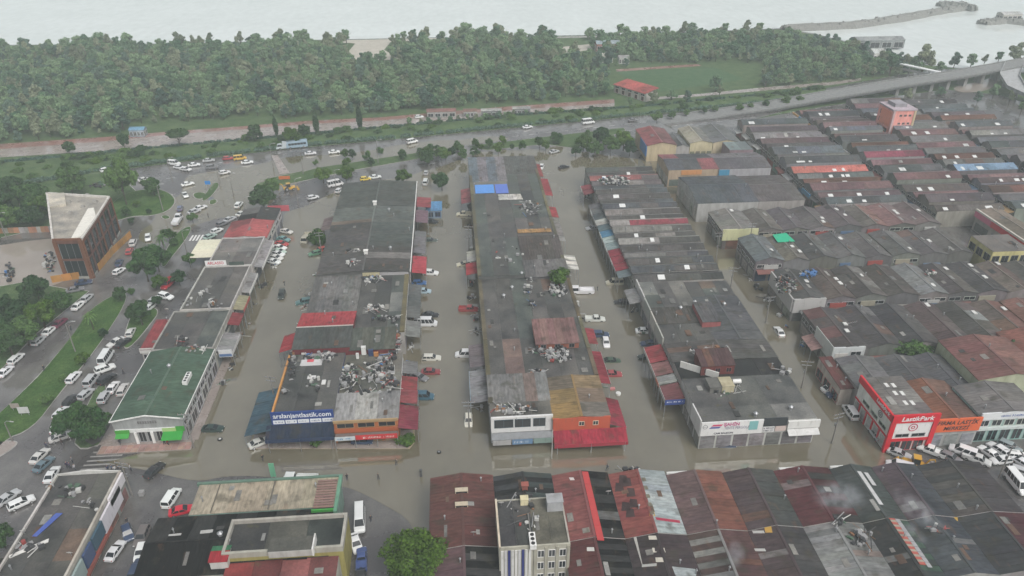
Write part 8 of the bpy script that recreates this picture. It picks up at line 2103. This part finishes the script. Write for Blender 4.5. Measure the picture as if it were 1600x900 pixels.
scrap(1085, 552, 20, 8, 14, 6.6, WHT, 'white panels left of the maroon rooftop house', .8)
scrap(1135, 605, 50, 30, 34, 6.6, (2, 3, 3, 0, 0, 3, 1), 'mossy rubble around the small cream hut')
scrap(1225, 580, 18, 12, 18, 6.6, WHT, 'white panels on the dark roof strip by the alley')
scrap(100, 765, 60, 30, 26, 6.1, (2, 3, 3, 0, 0, 2, 2), 'scattered rubbish on the far end of the long flat roof')
scrap(140, 790, 40, 20, 14, 6.1, WHT, 'white rags on the long flat roof')
scrap(45, 855, 46, 12, 24, 6.1, WHT, 'white broken boards on the long flat roof', 1.0)
scrap(820, 800, 60, 60, 26, 11.1, GRY, 'bits of junk on the tall office roof', .35)
scrap(1310, 815, 16, 14, 20, 7.0, (4, 2, 3, 0, 0, 2, 1), 'rubbish and white crate on the near black roof')
scrap(1345, 840, 40, 24, 40, 6.9, (1, 2, 4, 0, 0, 1, 2), 'dark leaves and rubbish on the bottle green roof')
scrap(1465, 828, 24, 10, 24, 6.7, (4, 1, 2, 1, 0, 1, 2), 'white and red rubbish on the near slate roof')
scrap(1470, 730, 50, 8, 60, .1, WHT, 'white debris in the tyre yard behind the roofs')
scrap(295, 470, 30, 16, 10, 6.3, GRY, 'bits near the left parapet of the boulevard roof')
scrap(78, 410, 20, 36, 60, .2, MIX, 'builders rubble against the corner office')
scrap(15, 425, 14, 30, 50, .3, DRK, 'dark machinery beside the brown pond', .8)
scrap(150, 290, 30, 10, 40, .2, DRK, 'parked scooters behind the corner office', .6)
scrap(985, 735, 30, 5, 20, 5.2, WHT, 'white sacks behind the red roof by the flood', .5)
# ---- goods and debris along the drowned shop fronts
rr = random.Random(77)
for (xe, pa, pb, lab) in ((-12.2, 660, 300, 'east front of the tyre block'), (3.6, 640, 300, 'west front of the middle block'), (30.4, 600, 290, 'east front of the middle block'), (45.4, 520, 300, 'west front of the right block'), (-39.8, 540, 320, 'west front of the tyre block'), (-54.2, 600, 360, 'street front of the boulevard row'), (82.6, 540, 330, 'west front of the eastern rows')):
    n = 0; pq = pa
    while pq > pb:
        y = YY(pq, xe, 0); a, b_ = IMG(xe + rr.uniform(-.6, .6), y, 0)
        n += 1
        if n < 26: scrap(a, b_, rr.uniform(8, 16), rr.uniform(5, 12), rr.randrange(6, 16), .06, rr.choice([DRK, MIX, GRY, MIX]), 'jumble of goods and debris at the %s, %s from the near end' % (lab, ORD[n]), .6, n)
        pq -= rr.uniform(14, 34)
# ---- single items
def item(name, label, cat, px_, py_, z, build, group=None):
    x, y = G(px_, py_, z)
    o = thing(name, label, cat, (x, y, z), 0, group)
    build(o, x, y, z)
    return o
def chimney(col):
    def f(o, x, y, z):
        MB().box(x - .5, x + .5, y - .4, y + .4, z - .3, z + 1.1).build('stack', M['wall'], o, col)
        MB().box(x - .65, x + .65, y - .55, y + .55, z + 1.1, z + 1.25).build('cap', M['concrete'], o, col)
    return f
def vent(o, x, y, z):
    MB().cyl((x, y, z - .2), .3, 1.0, 10).build('pipe', M['steel'], o)
    MB().cyl((x, y, z + .8), .5, .35, 10, r2=.12).build('cowl', M['steel'], o)
def tank(o, x, y, z):
    MB().cyl((x - .9, y, z + .75), .5, 1.8, 12, 0).build('tank', M['paint'], o, (0.65, 0.65, 0.63))
    for s in (-.6, .6): MB().box(x + s - .06, x + s + .06, y - .4, y + .4, z - .05, z + .4).build('stand', M['steel'], o)
def acunit(n):
    def f(o, x, y, z):
        MB().box(x - .5, x + .5, y - .9 * n / 2, y + .9 * n / 2, z, z + .9).build('casing', M['paint'], o, (0.68, 0.68, 0.66))
        for k in range(n): MB().cyl((x, y + (k - (n - 1) / 2) * .85, z + .9), .32, .04, 14).build('fan', M['rubber'], o)
    return f
def boxthing(w, d, h, col, mat='plastic', lid=True):
    def f(o, x, y, z):
        MB().hexa([(x - w / 2, y - d / 2, z), (x + w / 2, y - d / 2, z), (x + w / 2, y + d / 2, z), (x - w / 2, y + d / 2, z)], [(x - w * .48, y - d * .48, z + h), (x + w * .48, y - d * .48, z + h), (x + w * .48, y + d * .48, z + h), (x - w * .48, y + d * .48, z + h)]).build('body', M[mat], o, col)
        if lid: MB().box(x - w * .52, x + w * .52, y - d * .52, y + d * .52, z + h, z + h + .06).build('lid', M[mat], o, tuple(v * .9 for v in col))
    return f
def dish(o, x, y, z):
    m = MB(); n = 14; vs, fs = [], []
    for r in (0, .25, .5):
        for k in range(n):
            w = 2 * math.pi * k / n
            vs.append((x + math.cos(w) * r, y - .3 + r * r * .5 - math.sin(w) * r * .5, z + .9 + math.sin(w) * r * .85))
    for i in range(2):
        for k in range(n): fs.append((i * n + k, i * n + (k + 1) % n, (i + 1) * n + (k + 1) % n, (i + 1) * n + k))
    m.add(vs, fs).build('reflector', M['paint'], o, (0.6, 0.6, 0.58))
    MB().tube([(x, y, z - .05), (x, y - .05, z + .9)], .05).build('mast', M['steel'], o)
item('chimney', 'white chimney in the middle of the dark green-grey warehouse roof', 'chimney', 586, 320, 8.2, chimney(WHITE))
item('chimney', 'small white chimney on the second of the taller four roofs', 'chimney', 572, 397, 8.3, chimney(WHITE))
item('roof_vent', 'metal cowl vent at the far end of the green roof', 'vent', 265, 575, 6.9, vent)
item('air_conditioner', 'long white duct unit on the green roof edge', 'air conditioner', 293, 594, 6.3, acunit(4))
item('air_conditioner', 'white triple fan unit on the tall office roof', 'air conditioner', 832, 848, 11.1, acunit(3))
item('roof_hut', 'pale grey flat roofed hut at the far edge of the tall office', 'hut', 866, 792, 11.1, boxthing(2.6, 2.0, 2.0, (0.34, 0.35, 0.36), 'wall'))
item('water_tank', 'cream square tank on the tall office roof', 'tank', 819, 786, 11.1, boxthing(1.3, 1.1, 1.2, (0.62, 0.56, 0.36)))
item('brick_chimney', 'tall red brick chimney behind the tall office', 'chimney', 820, 764, 7.0, chimney((0.3, 0.1, 0.08)))
item('roof_hut', 'cream topped hut on the mossy roof of the right block', 'hut', 1133, 606, 6.6, boxthing(2.6, 3.2, 1.6, (0.42, 0.38, 0.26), 'wall'))
item('roof_hut', 'dark topped hut touching the cream topped one', 'hut', 1114, 606, 6.6, boxthing(2.6, 3.4, 1.4, (0.14, 0.14, 0.13), 'wall'))
item('water_tank', 'white tank lying right of the cream topped hut', 'tank', 1150, 600, 6.8, tank)
item('water_tank', 'white tank standing against the maroon wall in the tyre block', 'tank', 569, 553, 6.0, boxthing(1.0, .9, 1.9, (0.62, 0.62, 0.6)))
item('water_tank', 'navy tank right of the white one against the maroon wall', 'tank', 580, 555, 6.0, boxthing(1.0, .8, 1.4, (0.03, 0.05, 0.12)))
item('steel_cabinet', 'orange cabinet right of the navy tank', 'cabinet', 588, 556, 6.0, boxthing(1.0, .6, .9, (0.4, 0.18, 0.06)))
item('steel_cabinet', 'small white cabinet in front of the maroon wall', 'cabinet', 559, 560, 6.0, boxthing(.6, .5, 1.3, (0.6, 0.6, 0.58)))
item('car_shell', 'long white car body shell with red patch on the tyre block roof', 'car shell', 486, 568, 6.6, lambda o, x, y, z: (MB().hexa([(x - 2.4, y - .8, z), (x + 2.4, y - .8, z), (x + 2.4, y + .8, z), (x - 2.4, y + .8, z)], [(x - 2.0, y - .6, z + .7), (x + 2.0, y - .6, z + .7), (x + 2.0, y + .6, z + .7), (x - 2.0, y + .6, z + .7)]).build('shell', M['gloss'], o, (0.5, 0.5, 0.5)), MB().box(x - .7, x + .7, y - .4, y + .4, z + .7, z + .86).build('red_panel', M['plastic'], o, (0.5, 0.08, 0.1))))
item('scrap_panel', 'white car door lying on the orange edged roof', 'car door', 487, 590, 6.7, boxthing(1.7, 1.0, .12, (0.66, 0.66, 0.65)))
item('scrap_panel', 'second white panel on the orange edged roof, right of the first', 'car door', 506, 598, 6.7, boxthing(.8, 1.4, .2, (0.62, 0.62, 0.6)))
item('billboard', 'long white roof board slanting on the mossy roof', 'billboard', 1092, 582, 6.6, lambda o, x, y, z: MB().hexa([(x - 3.6, y + 2.2, z), (x + 3.4, y - 2.6, z), (x + 3.5, y - 2.4, z), (x - 3.5, y + 2.4, z)], [(x - 3.6, y + 2.2, z + 1.6), (x + 3.4, y - 2.6, z + 1.6), (x + 3.5, y - 2.4, z + 1.6), (x - 3.5, y + 2.4, z + 1.6)]).build('panel', M['board'], o, (0.6, 0.6, 0.57)))
item('fallen_sign', 'blue sign board lying on the long flat roof', 'sign', 76, 820, 6.15, lambda o, x, y, z: MB().slab([(x - 1.6, y - 2.4, z + .1), (x - .8, y - 2.5, z + .1), (x + 1.4, y + 2.2, z + .3), (x + .3, y + 2.3, z + .3)], .1).build('panel', M['board'], o, (0.06, 0.1, 0.34)))
item('fallen_sign', 'long white sign board lying on the long flat roof', 'sign', 48, 856, 6.15, lambda o, x, y, z: MB().slab([(x - 2.8, y - 1.4, z + .1), (x - 2.4, y - 1.9, z + .1), (x + 2.4, y + .9, z + .2), (x + 2.2, y + 1.6, z + .2)], .14).build('panel', M['board'], o, (0.62, 0.61, 0.58)))
item('skylight_panel', 'white corrugated panel lying on the far middle block', 'panel', 797, 308, 7.6, lambda o, x, y, z: roof_slope(o, [(x - 3.8, y - 2, z + .05), (x + 4, y - 2.2, z + .05), (x + 3.6, y + 2, z + .2), (x - 3.8, y + 2, z + .2)], 5, M['sheet_x'], (0.52, 0.51, 0.48)))
item('orange_sheet', 'orange tin strip on the right half of the middle block', 'panel', 835, 361, 7.6, lambda o, x, y, z: roof_slope(o, [(x - 5, y - 1, z + .1), (x + 5, y - 1, z + .1), (x + 5, y + 1, z + .25), (x - 5, y + 1, z + .25)], 5, M['sheet_x'], (0.36, 0.22, 0.1)))
for i, (a, b_, z, l) in enumerate(((262, 487, 6.3, 'satellite dish on the boulevard roof near the red awning'), (112, 868, 6.1, 'white dish at the right parapet of the long flat roof'), (39, 834, 6.1, 'white dish at the left parapet of the long flat roof'), (740, 836, 7.0, 'white dish on the plum roof'), (783, 790, 11.2, 'satellite dish at the corner of the tall office'), (950, 772, 6.8, 'white dish on the black roof slope'))):
    item('satellite_dish', l, 'dish', a, b_, z, dish)
for i, (a, b_, z, l) in enumerate(((345, 868 - 30, 7.0, 'metal vent on the black tin roof left of the hut'), (1085, 475, 6.6, 'metal vent beside the ribbed rooftop room'), (1063, 484, 6.6, 'metal vent on the brown-grey roof bay'), (1131, 478, 6.7, 'metal vent on the slate blue ribbed roof'), (800, 452, 6.7, 'metal vent on the broad plain roof'), (815, 430, 7.0, 'metal vent by the dark step wall'), (787, 465, 6.7, 'metal vent near the broad roof left edge'), (610, 390, 8, 'metal vent on the dark tin bay'), (668 - 60, 330, 8, 'metal vent near the warehouse chimney'), (1235, 640, 6.6, 'metal vent on the corner shop roof near the alley'), (1180, 650, 6.6, 'metal vent on the corner shop roof, front edge'))):
    item('roof_vent', l, 'vent', a, b_, z, vent)
# floating things in the third street
item('floating_barrel', 'round white tub floating in the third street', 'tub', 966, 616, .05, lambda o, x, y, z: (MB().cyl((x, y, z - .1), .55, .5, 14).build('tub', M['plastic'], o, (0.7, 0.7, 0.68)), MB().cyl((x, y, z + .4), .45, .02, 14).build('lid', M['plastic'], o, (0.62, 0.62, 0.6))))
item('floating_debris', 'red and white debris floating in the third street', 'debris', 957, 608, .05, boxthing(1.1, .7, .25, (0.5, 0.2, 0.2)))
item('stone_block', 'dark block standing in the front flood', 'block', 658, 744, .03, boxthing(.5, .5, 1.6, (0.08, 0.08, 0.08), 'concrete'))
item('stone_block', 'grey concrete ball-like block by the utility pole', 'block', 222, 773, .03, boxthing(.9, .9, .8, (0.3, 0.3, 0.3), 'concrete'))
item('tyre', 'black tyre lying in the front flood', 'tyre', 686, 707, .03, lambda o, x, y, z: (MB().cyl((x, y, z - .05), .42, .28, 16).build('tread', M['rubber'], o), MB().cyl((x, y, z + .2), .2, .05, 12).build('rim', M['steel'], o)))
item('tyre', 'pale ringed tyre drifting by the green shop', 'tyre', 344, 687, .03, lambda o, x, y, z: (MB().cyl((x, y, z - .05), .5, .3, 16).build('tread', M['rubber'], o), MB().cyl((x, y, z + .24), .26, .04, 12).build('rim', M['paint'], o, (0.5, 0.5, 0.48))))
# ---------------------------------------------------------------- smoke from stove pipes on the near roofs
def smoke_material():
    mt = bpy.data.materials.new('smoke'); mt.use_nodes = True
    nt = mt.node_tree; nt.nodes.clear(); N = nt.nodes.new; Lk = nt.links.new
    pv2, out = N('ShaderNodeVolumePrincipled'), N('ShaderNodeOutputMaterial')
    pv2.inputs['Color'].default_value = (0.86, 0.91, 0.96, 1)
    gm, tc = N('ShaderNodeNewGeometry'), N('ShaderNodeTexCoord')
    nz = N('ShaderNodeTexNoise'); nz.inputs['Scale'].default_value = .5; nz.inputs['Detail'].default_value = 4
    Lk(gm.outputs['Position'], nz.inputs['Vector'])
    ln = N('ShaderNodeVectorMath'); ln.operation = 'LENGTH'; Lk(tc.outputs['Object'], ln.inputs[0])
    fo = N('ShaderNodeMapRange'); fo.interpolation_type = 'SMOOTHSTEP'
    for k, v in (('From Min', .15), ('From Max', 1.0), ('To Min', 1.0), ('To Max', 0.0)): fo.inputs[k].default_value = v
    Lk(ln.outputs['Value'], fo.inputs['Value'])
    rp_ = N('ShaderNodeMapRange')
    for k, v in (('From Min', .38), ('From Max', .72), ('To Min', 0.0), ('To Max', .3)): rp_.inputs[k].default_value = v
    Lk(nz.outputs['Fac'], rp_.inputs['Value'])
    mu = N('ShaderNodeMath'); mu.operation = 'MULTIPLY'; Lk(rp_.outputs[0], mu.inputs[0]); Lk(fo.outputs[0], mu.inputs[1])
    Lk(mu.outputs[0], pv2.inputs['Density']); Lk(pv2.outputs[0], out.inputs['Volume'])
    return mt
SMK = smoke_material()
import bmesh
bm = bmesh.new(); bmesh.ops.create_icosphere(bm, subdivisions=3, radius=1.0)
sme = bpy.data.meshes.new('smoke'); bm.to_mesh(sme); bm.free(); sme.materials.append(SMK)
for (a, b_, z, sx, sy, sz, rz, l) in ((1437, 800, 9.5, 2.4, 6.5, 2.2, .35, 'pale blue smoke drifting over the dusky purple tin roof'), (1430, 832, 8.0, 1.2, 3.0, 1.4, .2, 'curl of smoke rising from the near slate roof'), (1150, 865, 8.2, 1.8, 3.2, 1.6, -.4, 'thin white smoke rising over the plum roof'), (1310, 775, 9.0, 6.5, 4.0, 2.2, .3, 'veil of smoke over the dark green tin roofs')):
    o = put('smoke', sme, None)
    o.location = P(a, b_, z); o.scale = (sx, sy, sz); o.rotation_euler = (0, .2, rz)
    tag(o, l, None, None, 'stuff')
# ---------------------------------------------------------------- the wet air over it all
hz = MB().box(-5200, 5200, -60, 5600, -1.8, 112)
hm = bpy.data.materials.new('haze')
hm.use_nodes = True
hm.node_tree.nodes.clear()
pv_ = hm.node_tree.nodes.new('ShaderNodeVolumePrincipled')
ho = hm.node_tree.nodes.new('ShaderNodeOutputMaterial')
pv_.inputs['Color'].default_value = (0.88, 0.98, 0.985, 1)
pv_.inputs['Density'].default_value = 0.00044
pv_.inputs['Anisotropy'].default_value = -0.1
hm.node_tree.links.new(pv_.outputs[0], ho.inputs['Volume'])
o = hz.build('haze', hm)
o['kind'] = 'stuff'
o['label'] = 'grey rain haze over the whole town'
